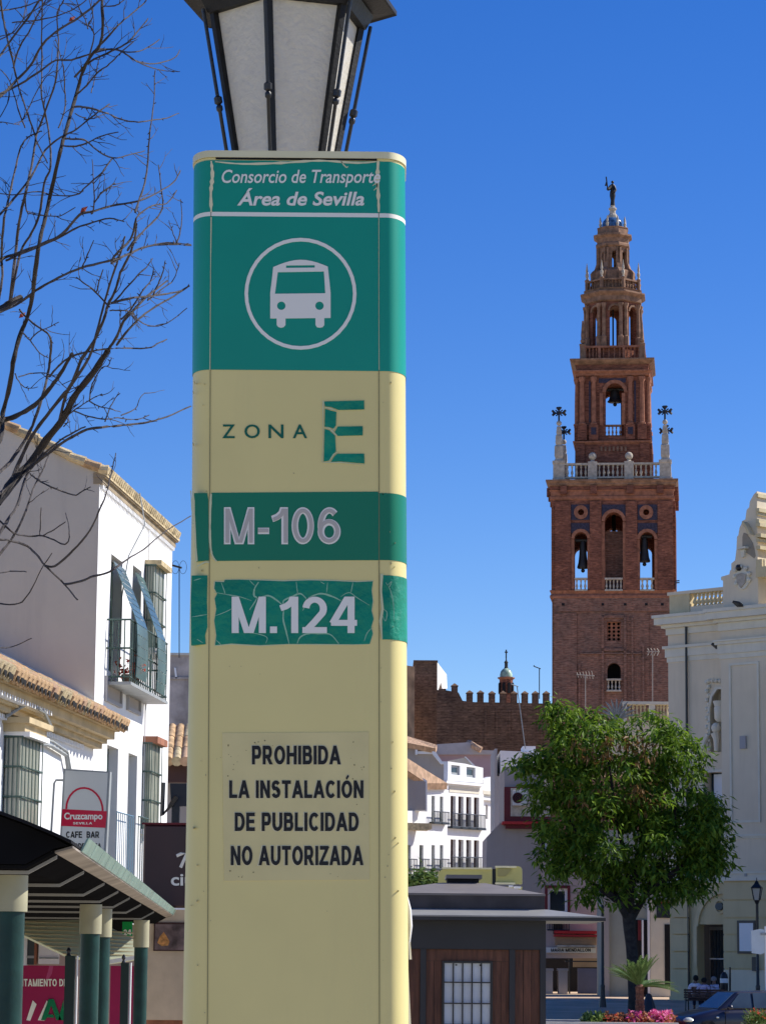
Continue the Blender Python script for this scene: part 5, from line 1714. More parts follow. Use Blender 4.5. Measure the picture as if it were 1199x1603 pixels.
# shopfront and balcony low in the lane
M().poly(FQ, [FQ.hit(x, y) for x, y in ((849, 1500), (946, 1500), (946, 1484), (849, 1486))], -.4, 0).build('lintel', K['plain_pink'], hp)
m_ = M().pbox(FQ, 868, 934, 1457, 1461.5, 0, .9).pbox(FQ, 868, 934, 1463, 1466.5, 0, 1.0)
m_.build('balcony_rail', K['red_awn'], hp)
M().pbox(FQ, 870, 933, 1467, 1479, 0, .85).build('balcony_front', mat('tan_panel', (.35, .22, .12), rough=.8), hp)
M().pbox(FQ, 873, 934, 1479.5, 1482.5, 0, .95).build('balcony_slab', K['stone_white'], hp)
M().pbox(FQ, 855, 932, 1483.5, 1491.5, 0, .25).build('shop_sign', K['bar_white'], hp)
letter('MARIA MENDALLON', FQ, 862, 1484.7, 924, 1489.8, .26, K['print_black'], hp, .03)
m_ = M().pbox(FQ, 849, 946, 1491.5, zpx + 4, -5, -4.6)
m_.build('shop_interior', K['dark_in'], hp)
M().pbox(FQ, 897, 938, 1494, 1514, -1.4, -1.2).build('shop_panel', mat('tan_shop_panel', (.33, .25, .15), rough=.8), hp)
M().pbox(FQ, 904, 945, 1516, zpx + 3, -.7, -.5).build('shop_shutter', mat('blue_grey_shutter', (.12, .13, .2), rough=.7), hp)
m_ = M()
for x in (890, 936):
    m_.pbox(FQ, x, x + 2.2, 1491.6, 1556, -.3, -.1)
m_.pbox(FQ, 890, 938, 1491.7, 1494, -.35, -.31)
m_.pbox(FQ, 884, 936, 1504, 1506, -.3, -.12)
m_.build('shop_frame', K['iron'], hp)
M().pbox(FQ, 866, 880, 1440, 1462, -.02, .3).build('dark_doorway', K['dark_in'], hp)
m_ = railing(FQ, *FQ.rect(856, 890, 1441, 1456)[:2], *FQ.rect(856, 890, 1441, 1456)[2:], .35, 14, .02)
m_.build('window_grille', K['iron'], hp)
for x in (874, 851):
    pl = M().pbox(FQ, x, x + 14, 1520, 1556, .2, 1.1)
    pl.pbox(FQ, x - 1, x + 15, 1516, 1520, .15, 1.15)
    pl = tag(pl.build('planter_pillar', K['plain'], None), 'squat grey masonry pillar by the shop, ' + ('nearer the black lamp post' if x == 874 else 'nearer the dark kiosk'), 'pillar', 'masonry pillars in the lane')

# tv aerials
def aerial(px, ytop, ybot, Y, label, kind, tilt=0.0, col='iron'):
    p0, p1 = P(px + tilt, ybot, Y), P(px, ytop, Y)
    k = mpp(ytop, Y)
    t = thing('tv_aerial', label, 'aerial', p0)
    M().tube([p0, p1], k * .8, 5).build('mast', K[col], t)
    m_ = M()
    if kind == 'yagi':
        m_.tube([p1 + Vector((-14 * k, 0, 1 * k)), p1 + Vector((14 * k, 0, -1 * k))], k * .7, 5)
        for i in range(6):
            x = -12 + i * 4.6
            h = 4.5 + i * .5
            m_.tube([p1 + Vector(((x - 1.5) * k, 0, h * k)), p1 + Vector((x * k, 0, 0)), p1 + Vector(((x + .5) * k, 0, -h * .8 * k))], k * .45, 4)
    elif kind == 'small':
        m_.tube([p1 + Vector((-9 * k, 0, 3 * k)), p1 + Vector((2 * k, 0, -1 * k))], k * .8, 5)
        m_.tube([p1 + Vector((-9 * k, 0, 3 * k)), p1 + Vector((-8 * k, 0, 4.4 * k))], k * .8, 5)
    elif kind == 'grid':
        for i in range(4):
            x = -8 + i * 5
            m_.tube([p1 + Vector((x * k, 0, 5 * k)), p1 + Vector(((x + 3) * k, 0, 0)), p1 + Vector((x * k, 0, -6 * k))], k * .7, 4)
        m_.tube([p1 + Vector((-9 * k, 0, 0)), p1 + Vector((10 * k, 0, 0))], k * .8, 5)
    else:
        for sg in (-1, 1):
            c_ = p1 + Vector((sg * 6 * k, 0, 0))
            m_.tube([c_ + Vector((7 * k * sin(a * pi / 8), 0, 13 * k * cos(a * pi / 8))) * .8 for a in range(17)], k * .35, 4)
        m_.tube([p1 + Vector((-11 * k, 0, 3 * k)), p1 + Vector((4 * k, 0, -1 * k))], k * 1.6, 6)
    m_.build('antenna_head', K[col], t)
aerial(844, 1046, 1094, 210, 'dark television aerial on a mast above the fortress wall near the tower', 'small')
aerial(809, 1074, 1172, 150, 'pale leaning aerial mast in front of the fortress wall', 'small', 13, 'grey_metal')
aerial(916, 1057, 1110, 150, 'horizontal comb-shaped aerial against the lower brick tower', 'yagi', 0, 'stone_white')
aerial(1021, 1020, 1100, 150, 'upright mast aerial against the brick tower beside the theatre', 'grid', 0, 'stone_white')
aerial(281, 888, 1030, 78, 'loop-shaped aerial on a thin mast, right of the tall white house', 'loop')
m_ = M()
p = P(1057, 911, 130)
k_ = mpp(911, 130)
m_.tube([p + Vector((0, 0, -12 * k_)), p + Vector((0, 0, 2 * k_))], k_ * .6, 4)
for i in (-1, 1):
    m_.tube([p + Vector((0, 0, i * 1.5 * k_)), p + Vector((6 * k_, 0, (i * 1.5 + .6) * k_))], k_ * .9, 4)
tag(m_.build('roof_sensor', K['iron']), 'tiny dark sensor on a stalk above the beige theatre parapet', 'sensor')

for o in tower.children:
    if o.name.split('.')[0] in ('balustrade', 'bracket', 'iron_cross', 'column', 'pilaster', 'pedestal', 'pier', 'arch_surround', 'tile_panel', 'panel_border', 'relief_strip', 'relief_letters', 'putlog_hole', 'pinnacle', 'obelisk', 'ball_finial'):
        if len(o.data.vertices) > 8:
            o['kind'] = 'stuff'

# ================================================================== LEFT STREET: TALL WHITE HOUSE
LO = P(153, 900, 46)
LF = Frame((LO.x, 46), ((1010 - 599.5) / 4500, 1))     # facade plane, s grows away from us, outward = +X
LG = Front(46)
lz0 = ground_z(46) - .3
big = thing('tall_white_house', 'tall white house with bare grey flank wall and hanging blinds over its balcony', 'house', Vector((LO.x, 48, lz0)))
def hx(fr, x, y, o=0):
    return fr.hit(x, y, o)
# gable wall in shade
gp = [(-420, 850), (-420, 600), (-140, 600), (0, 662), (60, 690), (110, 716), (157, 735)]
g_ = [LG.hit(x, y) for x, y in gp]
xa = LO.x
g_ = [(a if a < xa - .001 else xa, z) for a, z in g_]
g_[-1] = (xa - .002, g_[-1][1])
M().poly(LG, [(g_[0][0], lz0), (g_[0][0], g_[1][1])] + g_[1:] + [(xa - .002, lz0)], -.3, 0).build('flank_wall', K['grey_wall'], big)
M().pbox(LG, 150.5, 158, 738, 752, -.01, .004).build('patch', K['white_wall'], big) if 0 else None
s1 = 7.3
LW = [(172.5, 190.5, 872, 1056), (206.5, 220.5, 888, 1072), (165.5, 183, 1168, 1420), (199, 213, 1180, 1420)]
LR = [LF.rect(*r) for r in LW]
zE = LF.hit(157, 756)[1]
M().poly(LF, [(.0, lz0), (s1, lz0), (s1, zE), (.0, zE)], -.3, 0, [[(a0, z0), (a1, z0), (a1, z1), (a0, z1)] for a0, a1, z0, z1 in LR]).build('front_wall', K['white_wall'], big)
for i, r in enumerate(LR):
    window(LF, big, r, 0, .16, K['green_paint'], K['pane'], .09, (1, 2))
for i in (0, 1):      # grey panels painting in the slab's shadow below the balcony
    x0, x1, y0, y1 = [(163.5, 188.5, 1064, 1103), (198, 218, 1078, 1116)][i]
    a0, a1, z0, z1 = LF.rect(x0, x1, y0, y1)
    m_ = M().box(LF, a0, a0 + .06, z0, z1, 0, .05).box(LF, a1 - .06, a1, z0, z1, 0, .05).box(LF, a0 + .06, a1 - .06, z0, z0 + .06, 0, .05)
    m_.build('shade_frame', K['bluegrey'], big)
    M().box(LF, a0 + .06, a1 - .06, z0 + .06, z1, -.01, .012).build('panel', K['plain'], big)
# balcony
aB0, aB1 = LR[0][0] - .25, LR[1][1] + .55
zB = LF.hit(200, 1075, .2)[1]
M().box(LF, aB0, aB1, zB - .05, zB, 0, .42).build('balcony_slab', K['grey_metal'], big)
m_ = M()
zR = zB + 1.02
for i in range(22):
    a = aB0 + .05 + (aB1 - aB0 - .1) * i / 21
    m_.tube([LF.W(a, zB, .39), LF.W(a, zR, .39)], .011, 4)
for z in (zB + .08, zB + .55, zR):
    m_.tube([LF.W(aB0, z, .39), LF.W(aB1, z, .39)], .016, 4)
    for a in (aB0, aB1):
        m_.tube([LF.W(a, z, 0), LF.W(a, z, .39)], .016, 4)
for q in range(1, 4):
    for a in (aB0, aB1):
        m_.tube([LF.W(a, zB, .1 * q), LF.W(a, zR, .1 * q)], .011, 4)
m_.build('balcony_railing', K['green_paint'], big)
for i in (0, 1):      # roll-down blinds thrown over the rail
    a0, a1, z0, z1 = LR[i]
    m_ = M()
    n = 14
    pts = []
    for k in range(n + 1):
        t = k / n
        if t < .62:
            u = t / .62
            pts.append((.03 + .4 * u, z1 - .12 + (zR + .02 - z1 + .12) * u))
        else:
            u = (t - .62) / .38
            pts.append((.44 + .02 * sin(u * 3), zR + .02 - (.95 if i == 0 else 1.0) * u))
    for k in range(n):
        (o0, z0_), (o1, z1_) = pts[k], pts[k + 1]
        m_.hexa([LF.W(a0 + .02, z0_, o0), LF.W(a1 - .02, z0_, o0), LF.W(a1 - .02, z1_ + .01, o1), LF.W(a0 + .02, z1_ + .01, o1),
                 LF.W(a0 + .02, z0_, o0 + .012), LF.W(a1 - .02, z0_, o0 + .012), LF.W(a1 - .02, z1_ + .01, o1 + .012), LF.W(a0 + .02, z1_ + .01, o1 + .012)])
    m_.build('hanging_blind', K['pane_green'], big)
m_ = M().lathe(LF.W(aB0 + 1.4, zB, .25), [(.09, 0), (.12, .2)], 8)
m_.build('x', K['burgundy'], big) if 0 else None
pot = M().lathe(LF.W(aB0 + .9, zB, .22), [(.09, 0), (.13, .2)], 8).build('flower_pot', K['tile_red'])
tag(pot, 'small flower pot on the balcony of the tall white house', 'flower pot')
m_ = M()
for i in range(90):
    c_ = LF.W(aB0 + .9, zB + .3, .22) + Vector([random.gauss(0, .13), random.gauss(0, .13), random.gauss(0, .07)])
    a = Vector([random.gauss(0, 1) for _ in range(3)]).normalized() * .05
    b_ = Vector([random.gauss(0, 1) for _ in range(3)]).normalized() * .05
    m_.add([c_, c_ + a, c_ + a + b_, c_ + b_], [(0, 1, 2, 3)])
fl = stuff(m_.build('blossom', K['fl_red'], fix=False))
tag(fl, 'red blossom growing in the balcony flower pot', 'flowers')
# bay windows (cierros)
def bay(fr, parent, x0, x1, y0, y1, out, gmat, capmat, caph, bars, nrail, name='bay_window', cap2=None):
    a0, a1, z0, z1 = fr.rect(x0, x1, y0, y1, out)
    b = M().box(fr, a0, a1, z1, z1 + caph, -.02, out + .1).build(name, capmat, parent)
    M().box(fr, a0 + .03, a1 - .03, z0, z1, .02, out - .03).build('glazing', gmat, b)
    M().box(fr, a0 - .02, a1 + .02, z0 - .09, z0, -.02, out + .02).build('sill', K['white_paint'], b)
    m2 = M()
    for i in range(bars + 1):
        a = a0 + (a1 - a0) * i / bars
        m2.tube([fr.W(a, z0, out), fr.W(a, z1, out)], .008, 4)
    for i in range(4):
        for a in (a0, a1):
            m2.tube([fr.W(a, z0, out * i / 4), fr.W(a, z1, out * i / 4)], .007, 4)
    for i in range(nrail + 1):
        z = z0 + (z1 - z0) * i / nrail
        m2.tube([fr.W(a0, z, 0), fr.W(a0, z, out), fr.W(a1, z, out), fr.W(a1, z, 0)], .018, 4)
    m2.build('grille', K['green_paint'], b)
    return a0, a1, z0, z1
bay(LF, big, 243, 260, 890, 1020, .2, K['pane_pale'], K['tile_pale'], .09, 3, 3)
bay(LF, big, 237, 253, 1166, 1300, .16, K['pane_pale'], K['brick_band'], .12, 3, 3)
# lower blue railing
m_ = railing(LF, *LF.rect(182, 208, 1272, 1420, .12)[:2], lz0 + .8, LF.hit(195, 1274, .12)[1], .12, 9, .007)
m_.build('window_guard', mat('blue_grey_paint', (.12, .22, .3), rough=.5), big)
m_ = railing(LF, *LF.rect(216, 236, 1277, 1420, .12)[:2], lz0 + .8, LF.hit(225, 1280, .12)[1], .12, 6, .008)
m_.build('window_guard', K['green_paint'], big)
# eaves
zEe = LF.hit(178, 738, .22)[1]
m_ = M()
m_.box(LF, -.02, s1 + .05, zE - .02, zE + .08, -.1, .055)
m_.box(LF, -.03, s1 + .08, zE + .08, zE + .16, -.1, .1)
m_.build('eaves_moulding', mat('weathered_eaves', (.3, .24, .16), rough=.9, var=.3), big)
m_ = M()
for i in range(58):
    a = .06 + i * .125
    m_.box(LF, a, a + .06, zE - .09, zE - .02, 0, .05)
stuff(m_.build('dentils', K['white_wall'], big))
ang = math.atan2(g_[-1][1] - g_[-2][1], g_[-1][0] - g_[-2][0])
slope = -tan(ang)
# roof plane and eave tiles
zo = lambda o: zE + .2 - (o - .0) * slope
rp = [LF.W(-.05, zo(.12), .12), LF.W(s1 + .1, zo(.12), .12), LF.W(s1 + .1, zo(-3), -3), LF.W(-.05, zo(-3), -3)]
M().hexa([p - Vector((0, 0, .05)) for p in rp] + rp).build('roof_deck', K['tile_pale'], big)
m_ = M()
for i in range(46):
    a = .02 + i * .16
    p0, p1 = LF.W(a, zo(.15) + .05, .15), LF.W(a, zo(-2.5) + .05, -2.5)
    m_.tube([p0, p1], .066, 8)
stuff(m_.build('roof_tiles', K['tile_pale'], big))
# verge tiles running up the gable, each one a part
vt = [LG.hit(x, y, .05) for x, y in ((170, 737), (157, 733.5), (110, 714), (60, 688), (0, 660), (-60, 634), (-140, 598))]
tot_l = 0
seg = []
for (a0, z0), (a1, z1) in zip(vt, vt[1:]):
    l = sqrt((a1 - a0) ** 2 + (z1 - z0) ** 2)
    k = max(1, round(l / .3))
    for i in range(k):
        seg.append(((a0 + (a1 - a0) * i / k, z0 + (z1 - z0) * i / k), (a0 + (a1 - a0) * (i + 1.15) / k, z0 + (z1 - z0) * (i + 1.15) / k)))
for (p, q) in seg:
    M().tube([LG.W(p[0], p[1] + .015, .02), LG.W(q[0], q[1] - .01, .02)], [.085, .07], 8).build('verge_tile', random.choice([K['tile_pale'], K['tile_pale'], K['tile']]), big, smooth=True)
# rear body so that the house is closed
M().box(LF, s1 - .01, s1, lz0, zE, -4, -.3).build('rear_wall', K['white_wall'], big)
m_ = M().tube([LF.W(2.6, zE + .25, .2), LF.W(2.6, zE - .3, .3), LF.W(2.2, zE - .9, .1), LF.W(2.1, zE - 1.6, .02), LF.W(2.1, zE - 2.4, .02)], .012, 5)
m_.build('hanging_cable', K['grey_metal'], big)
M().tube([LF.W(4.6, zE, .03), LF.W(4.6, lz0 + 2, .03)], .018, 5).build('downpipe', K['white_wall'], big)
# render scars on the flank
m_ = M()
# ================================================================== LEFT STREET: LOW HOUSE
low = thing('low_tiled_house', 'single-storey white house with clay tile eaves, ochre cornice and barred window', 'house', Vector((LF.W(-4, 0).x, 42, lz0)))
sN = -9.9
aE, zT = LF.hit(187, 1134, .5)
zC0 = LF.hit(148, 1160, 0)[1]
zC1 = zT - .06
r0 = LF.rect(33, 64, 1156, 1292, .0)
M().poly(LF, [(sN, lz0), (-.02, lz0), (-.02, zC1), (sN, zC1)], -.3, 0, []).build('front_wall', K['white_wall'], low)
# cornice in steps
for o0, dz0, dz1 in ((.14, .52, .40), (.22, .40, .3), (.34, .3, .12), (.42, .12, .03)):
    M().box(LF, sN, .02, zT - dz0 * .68, zT - dz1 * .68, -.05, o0).build('cornice', K['ochre'], low)
m_ = M()
for i in range(40):
    a = -5.0 - i * .16
    m_.box(LF, a, a + .07, zT - .235, zT - .175, .22, .345)
stuff(m_.build('dentils', K['white_wall'], low))
m_ = M()
for i in range(70):
    a = sN + .1 + i * .125
    if a > -.2: break
    m_.box(LF, a, a + .06, zT - .44, zT - .37, 0, .07)
stuff(m_.build('dentils', K['white_wall'], low))
sl_ = .5
zr = lambda o: zT - (o - .5) * sl_
m_ = M()
rp = [LF.W(sN, zr(.48) - .03, .48), LF.W(.1, zr(.48) - .03, .48), LF.W(-.02, zr(-2.5) - .03, -2.5), LF.W(sN, zr(-2.5) - .03, -2.5)]
m_.hexa([p - Vector((0, 0, .06)) for p in rp] + rp)
m_.build('roof_deck', K['tile'], low)
tile_proto = {}
nt_ = 0
for i in range(38):
    a = -.02 - i * .265
    for j in range(6):
        o1 = .56 - j * .42
        o0 = o1 - .46
        if j == 0:
            jit = random.uniform(-.03, .03)
        w0, w1 = .12, .098
        key = (random.randrange(3), j == 0)
        p_out, p_in = LF.W(a, zr(o1) + .035 + j * .0, o1 + random.uniform(-.02, .02)), LF.W(a, zr(o0) + .03, o0)
        mt = random.choice([K['tile'], K['tile'], K['tile_pale'], K['tile_red']])
        k_ = mt.name
        if k_ not in tile_proto:
            ob = M().tube([p_out, p_in], [w0, w1], 8, cap=True).build('roof_tile', mt, low, smooth=True)
            tile_proto[k_] = (ob, p_out.copy())
        else:
            src, q0 = tile_proto[k_]
            ob = place_copy(src, low, p_out - q0)
        nt_ += 1
        # open mouth of each eave tile
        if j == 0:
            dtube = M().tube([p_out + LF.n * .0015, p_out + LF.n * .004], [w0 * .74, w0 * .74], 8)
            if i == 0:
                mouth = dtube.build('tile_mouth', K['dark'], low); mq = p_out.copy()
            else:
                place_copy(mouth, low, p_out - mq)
M().add([tuple(LG.W(*LG.hit(x, y, .02), o)) for o in (.02, .1) for x, y in ((-60, 993), (0, 1020), (147, 1096), (147, 1101), (0, 1027), (-60, 1000))],
        [(0, 1, 4, 5), (1, 2, 3, 4), (6, 7, 10, 11), (7, 8, 9, 10)] + [(i, (i + 1) % 6, (i + 1) % 6 + 6, i + 6) for i in range(6)]).build('flashing', K['white_paint'], low)
# barred bay window
a0, a1, z0, z1 = bay(LF, low, 34, 66, 1158, 1298, .26, K['pane_pale'], K['white_paint'], .07, 6, 3, name='barred_window')
m_ = M().box(LF, a0 - .06, a1 + .06, z1 + .07, z1 + .18, 0, .3)
m_.box(LF, a0 - .14, a1 + .14, z1 + .18, z1 + .26, 0, .38)
m_.build('window_hood', K['ochre'], low)
m_ = M()
m_.tube([LF.W(a0 - .3, z1 + .25, .08), LF.W(a0, z1 + .45, .3), LF.W(a0 + .9, z1 + .42, .36), LF.W(a1 + .1, z1 + .25, .35)], .03, 6)
m_.tube([LF.W(a1 - .1, z1 + .12, .1), LF.W(a1 + .4, z1 + .04, .08), LF.W(a1 + 1.4, z1 + .08, .08), LF.W(a1 + 2.6, z1 + .02, .07), LF.W(a1 + 3.0, z1 - .35, .06), LF.W(-.15, z1 - 1.4, .05), LF.W(-.1, z1 - 2.5, .05)], .03, 6)
m_.tube([LF.W(a1 + .3, z1 + .1, .1), LF.W(a1 + 1.4, z1 + .14, .1), LF.W(a1 + 2.6, z1 + .07, .09), LF.W(a1 + 3.1, z1 - .35, .08)], .022, 6)
m_.build('cables', K['grey_metal'], low)
# bar sign on a bracket
BY = 41.5
BF = Frame((P(135, 1260, BY).x, BY), (1, -.12))
bs = thing('bar_sign', 'illuminated-box bar sign with red beer band, fixed on a bracket to the low white house', 'sign', P(135, 1340, BY))
q = lambda pts, o=0: [BF.hit(x, y, o) for x, y in pts]
M().poly(BF, q([(100, 1203), (173, 1208), (166, 1345), (93, 1340)]), -.12, 0).build('sign_box', K['grey_metal'], bs)
M().poly(BF, q([(103, 1206), (169.5, 1210), (162.5, 1342), (96, 1338)]), .001, .006).build('sign_face', K['bar_white'], bs)
M().poly(BF, q([(98.5, 1266.5), (168, 1270), (166, 1296), (96.5, 1293)]), .007, .010).build('red_band', K['bar_red'], bs)
ringo = [(133 + 30 * cos(t * pi / 14), 1268 - 36 * sin(t * pi / 14) + (cos(t * pi / 14)) * 1.5) for t in range(15)]
ringi = [(133 + 27 * cos(t * pi / 14), 1268 - 33 * sin(t * pi / 14) + (cos(t * pi / 14)) * 1.5) for t in range(15)]
M().poly(BF, q(ringo) + q(ringi)[::-1], .007, .009).build('red_arc', K['bar_red'], bs)
letter('Cruzcampo', BF, 101, 1272, 161, 1286, .012, K['print_white'], bs, .03, font=None)
letter('SEVILLA', BF, 115, 1287, 145, 1290.5, .012, K['print_white'], bs, .0)
letter('CAFE  BAR', BF, 104, 1301.5, 156, 1311.5, .009, K['print_black'], bs, .02)
letter('LA BODEGUITA', BF, 98, 1320, 159, 1329.5, .009, K['print_black'], bs, .02)
m_ = M().tube([BF.W(*BF.hit(101, 1221), -.05), BF.W(*BF.hit(87, 1221), -.05), BF.W(*BF.hit(84, 1226), -.05), BF.W(*BF.hit(79, 1310), -.05)], .016, 6)
m_.build('bracket', K['grey_metal'], bs)

# rough house and tiled porch in the gap
gap = thing('patchy_rendered_house', 'grey house with patchy flaking render, in the gap left of the totem', 'house', base(275, 1500, 80))
FGp = Front(80)
gz_ = gap.location.z - .5
m_ = M().poly(FGp, [(FGp.hit(200, 1400)[0], gz_), (FGp.hit(380, 1400)[0], gz_), FGp.hit(380, 1024), FGp.hit(200, 1024)], -5, 0)
m_.build('wall', K['rough_wall'], gap)
M().pbox(FGp, 200, 380, 1022, 1025.5, -5, .06).build('coping', K['kerb'], gap)
m_ = M().pbox(FGp, 200, 380, 1060, 1063, 0, .05)
m_.build('ledge', K['rough_wall'], gap)
M().poly(FGp, [FGp.hit(x, y) for x, y in ((273, 1045), (276, 1046), (278, 1062), (275, 1062))], 0, .05).build('white_pipe', K['white_paint'], gap)
pf = Front(74)
porch = thing('tiled_porch', 'small porch roof of clay tiles on a dark brown beam, left of the totem', 'porch', base(275, 1500, 74))
for i, x in enumerate(range(212, 320, 13)):
    for j in range(3):
        p0 = P(x + j * 2, 1192 - j * 17, 73.6 + j * .7)
        p1 = P(x + 2 + j * 2, 1172 - j * 17, 74.4 + j * .7)
        M().tube([p0, p1], [.135, .11], 10).build('roof_tile', random.choice([K['tile_red'], K['tile_pale'], K['tile']]), porch, smooth=True)
rp = [P(205, 1190, 73.7), P(330, 1190, 73.7), P(330, 1148, 76), P(205, 1148, 76)]
M().hexa([p - Vector((0, 0, .12)) for p in rp] + [p - Vector((0, 0, .04)) for p in rp]).build('roof_deck', K['tile'], porch)
m_ = M().pbox(pf, 205, 330, 1195, 1224, -.4, 0)
m_.build('beam', mat('dark_brown_beam', (.07, .035, .03), rough=.7), porch)
M().pbox(pf, 205, 330, 1224.5, 1290, -1.2, -1.0).build('porch_wall', K['plain'], porch)
M().box(pf, pf.hit(205, 1300)[0], pf.hit(330, 1300)[0], porch.location.z, pf.hit(275, 1282)[1], -1.6, -1.25).build('lower_wall', K['white_wall'], porch)

# brown sign with its dark bracket arm
sy = 43
SFm = Front(sy)
bsn = thing('brown_street_sign', 'large dark brown sign box with a white walking figure, half hidden by the totem', 'sign', base(272, 1500, sy))
M().pbox(SFm, 224, 330, 1291, 1421, -.25, 0).build('sign_panel', K['brown_sign'], bsn, bevel=.03)
M().pbox(SFm, 223, 331, 1288, 1291, -.27, .02).build('top_edge', K['burgundy'], bsn)
M().pbox(SFm, 269, 281, 1262, 1288, -.2, -.05).build('stem', K['iron'], bsn)
M().poly(SFm, [SFm.hit(x, y) for x, y in ((266, 1226), (292, 1226), (292, 1262), (268, 1262))], -.2, -.05).build('stem_plate', K['kiosk_dark'], bsn)
m_ = M().tube([P(256, 1225, sy), P(254, 1277, sy), P(268, 1260, sy), P(277, 1247, sy)], .035, 5)
m_.build('stay_rod', K['iron'], bsn)
M().lathe(SFm.W(SFm.hit(305, 1440)[0], bsn.location.z, -.12), [(.09, 0), (.09, SFm.hit(272, 1440)[1] - bsn.location.z)], 10).build('post', K['iron'], bsn)
letter('ciudad', SFm, 268, 1367, 350, 1386.5, .01, K['print_white'], bsn, .02, font=None)
m_ = M().tube([SFm.W(*SFm.hit(x, y), .01) for x, y in ((277, 1340), (284, 1337), (293, 1336), (283, 1358))], .025, 5)
m_.tube([SFm.W(*SFm.hit(x, y), .01) for x, y in ((295, 1337), (301, 1350), (307, 1357))], .025, 5)
m_.tube([SFm.W(*SFm.hit(x, y), .01) for x, y in ((294, 1337), (296, 1322), (294, 1320))], .02, 5)
m_.ball(SFm.W(*SFm.hit(298, 1314), .01), .05)
m_.build('walking_figure', K['print_white'], bsn)

# ================================================================== BUS SHELTER
Q6 = .6
EY = 27.7 * Q6
sp0 = P(45, 1362, EY)
SD = Frame((sp0.x, EY), ((375 - 599.5) / 4500, 1))
SD = Frame((sp0.x, EY), (SD.d.x, SD.d.y))       # s away from us, outward = +X
hB_ = sp0.z
bus = thing('bus_shelter', 'long bus shelter with dark vaulted canopy and green round columns, lower left', 'bus shelter', Vector((sp0.x - 1, 27, ground_z(27))))
sA, sB = -.25, 27.0
SXW = 2.4
def strip(prof, s0, s1, mt, name, th=.02, n=1):
    m_ = M()
    for (o0, z0), (o1, z1) in zip(prof, prof[1:]):
        for k in range(n):
            a, b = s0 + (s1 - s0) * k / n, s0 + (s1 - s0) * (k + 1) / n
            m_.hexa([SD.W(a, z0, o0), SD.W(b, z0, o0), SD.W(b, z1, o1), SD.W(a, z1, o1),
                     SD.W(a, z0 + th, o0), SD.W(b, z0 + th, o0), SD.W(b, z1 + th, o1), SD.W(a, z1 + th, o1)])
    return m_.build(name, mt, bus)
strip([(-SXW, hB_), (0, hB_), (.162, hB_ + .09)], sA, sB, K['canopy_in'], 'ceiling')
strip([(.164, hB_ + .09), (.264, hB_ + .12)], sA, sB, K['canopy_edge'], 'edge_board', .012)
vault_prof = [(.264, hB_ + .14), (.15, hB_ + .19), (0, hB_ + .25), (-.24, hB_ + .335), (-.6, hB_ + .42), (-1.1, hB_ + .45), (-1.7, hB_ + .38), (-SXW, hB_ + .18)]
strip(vault_prof, sA - .15, sB, K['canopy_top'], 'vault', .018)
M().poly(Frame(SD.O.xy, (SD.n.x, SD.n.y)), [], 0, 0) if 0 else None
fe = Frame((SD.W(sA, 0).x, SD.W(sA, 0).y), (SD.n.x, SD.n.y))
M().poly(fe, [(-SXW, hB_ + .024), (0, hB_ + .024), (.162, hB_ + .114), (.24, hB_ + .132), (.15, hB_ + .178), (0, hB_ + .24), (-.24, hB_ + .325), (-.6, hB_ + .41), (-1.1, hB_ + .44), (-1.7, hB_ + .37), (-SXW, hB_ + .17)], -.03, .03).build('end_panel', K['canopy_in'], bus)
for sx in [x * Q6 for x in (27.7, 32.7, 37.9, 42.5, 47.2, 53, 61.7)]:
    s_ = (sx - EY)
    m_ = M()
    for (o0, z0), (o1, z1) in (((-SXW, hB_ - .024), (0, hB_ - .024)), ((0, hB_ - .024), (.162, hB_ + .066))):
        m_.hexa([SD.W(s_ - .018, z0, o0), SD.W(s_ + .018, z0, o0), SD.W(s_ + .018, z1, o1), SD.W(s_ - .018, z1, o1),
                 SD.W(s_ - .018, z0 + .02, o0), SD.W(s_ + .018, z0 + .02, o0), SD.W(s_ + .018, z1 + .02, o1), SD.W(s_ - .018, z1 + .02, o1)])
    m_.build('ceiling_rib', K['rib'], bus)
n = 26
for k in range(n):
    a, b = .6 + (sB - .6) * k / n, .6 + (sB - .6) * (k + .97) / n
    M().hexa([SD.W(a, hB_ + .13, .26), SD.W(b, hB_ + .13, .26), SD.W(b, hB_ + .13, .272), SD.W(a, hB_ + .13, .272),
              SD.W(a, hB_ + .21, .3), SD.W(b, hB_ + .21, .3), SD.W(b, hB_ + .21, .312), SD.W(a, hB_ + .21, .312)]).build('edge_glass', K['canopy_glass'], bus)
for px_, Yc, ytop in ((14, 27.9 * Q6, 1360), (141, 43.5 * Q6, 1412), (158.5, 47.5 * Q6, 1417), (221, 62 * Q6, 1445)):
    p = P(px_, 1500, Yc)
    zt_ = hB_ - .027
    zc = P(px_, {14: 1427, 141: 1462, 158.5: 1467, 221: 1483}[px_], Yc).z
    g0 = ground_z(Yc) - .1
    c_ = M().lathe((p.x, Yc, 0), [(.087, g0), (.087, zc + .001)], 20).build('column', K['green_col'], bus, smooth=True)
    M().lathe((p.x, Yc, 0), [(.101, zc), (.101, zt_)], 20).build('column_collar', K['col_cap'], bus, smooth=True)
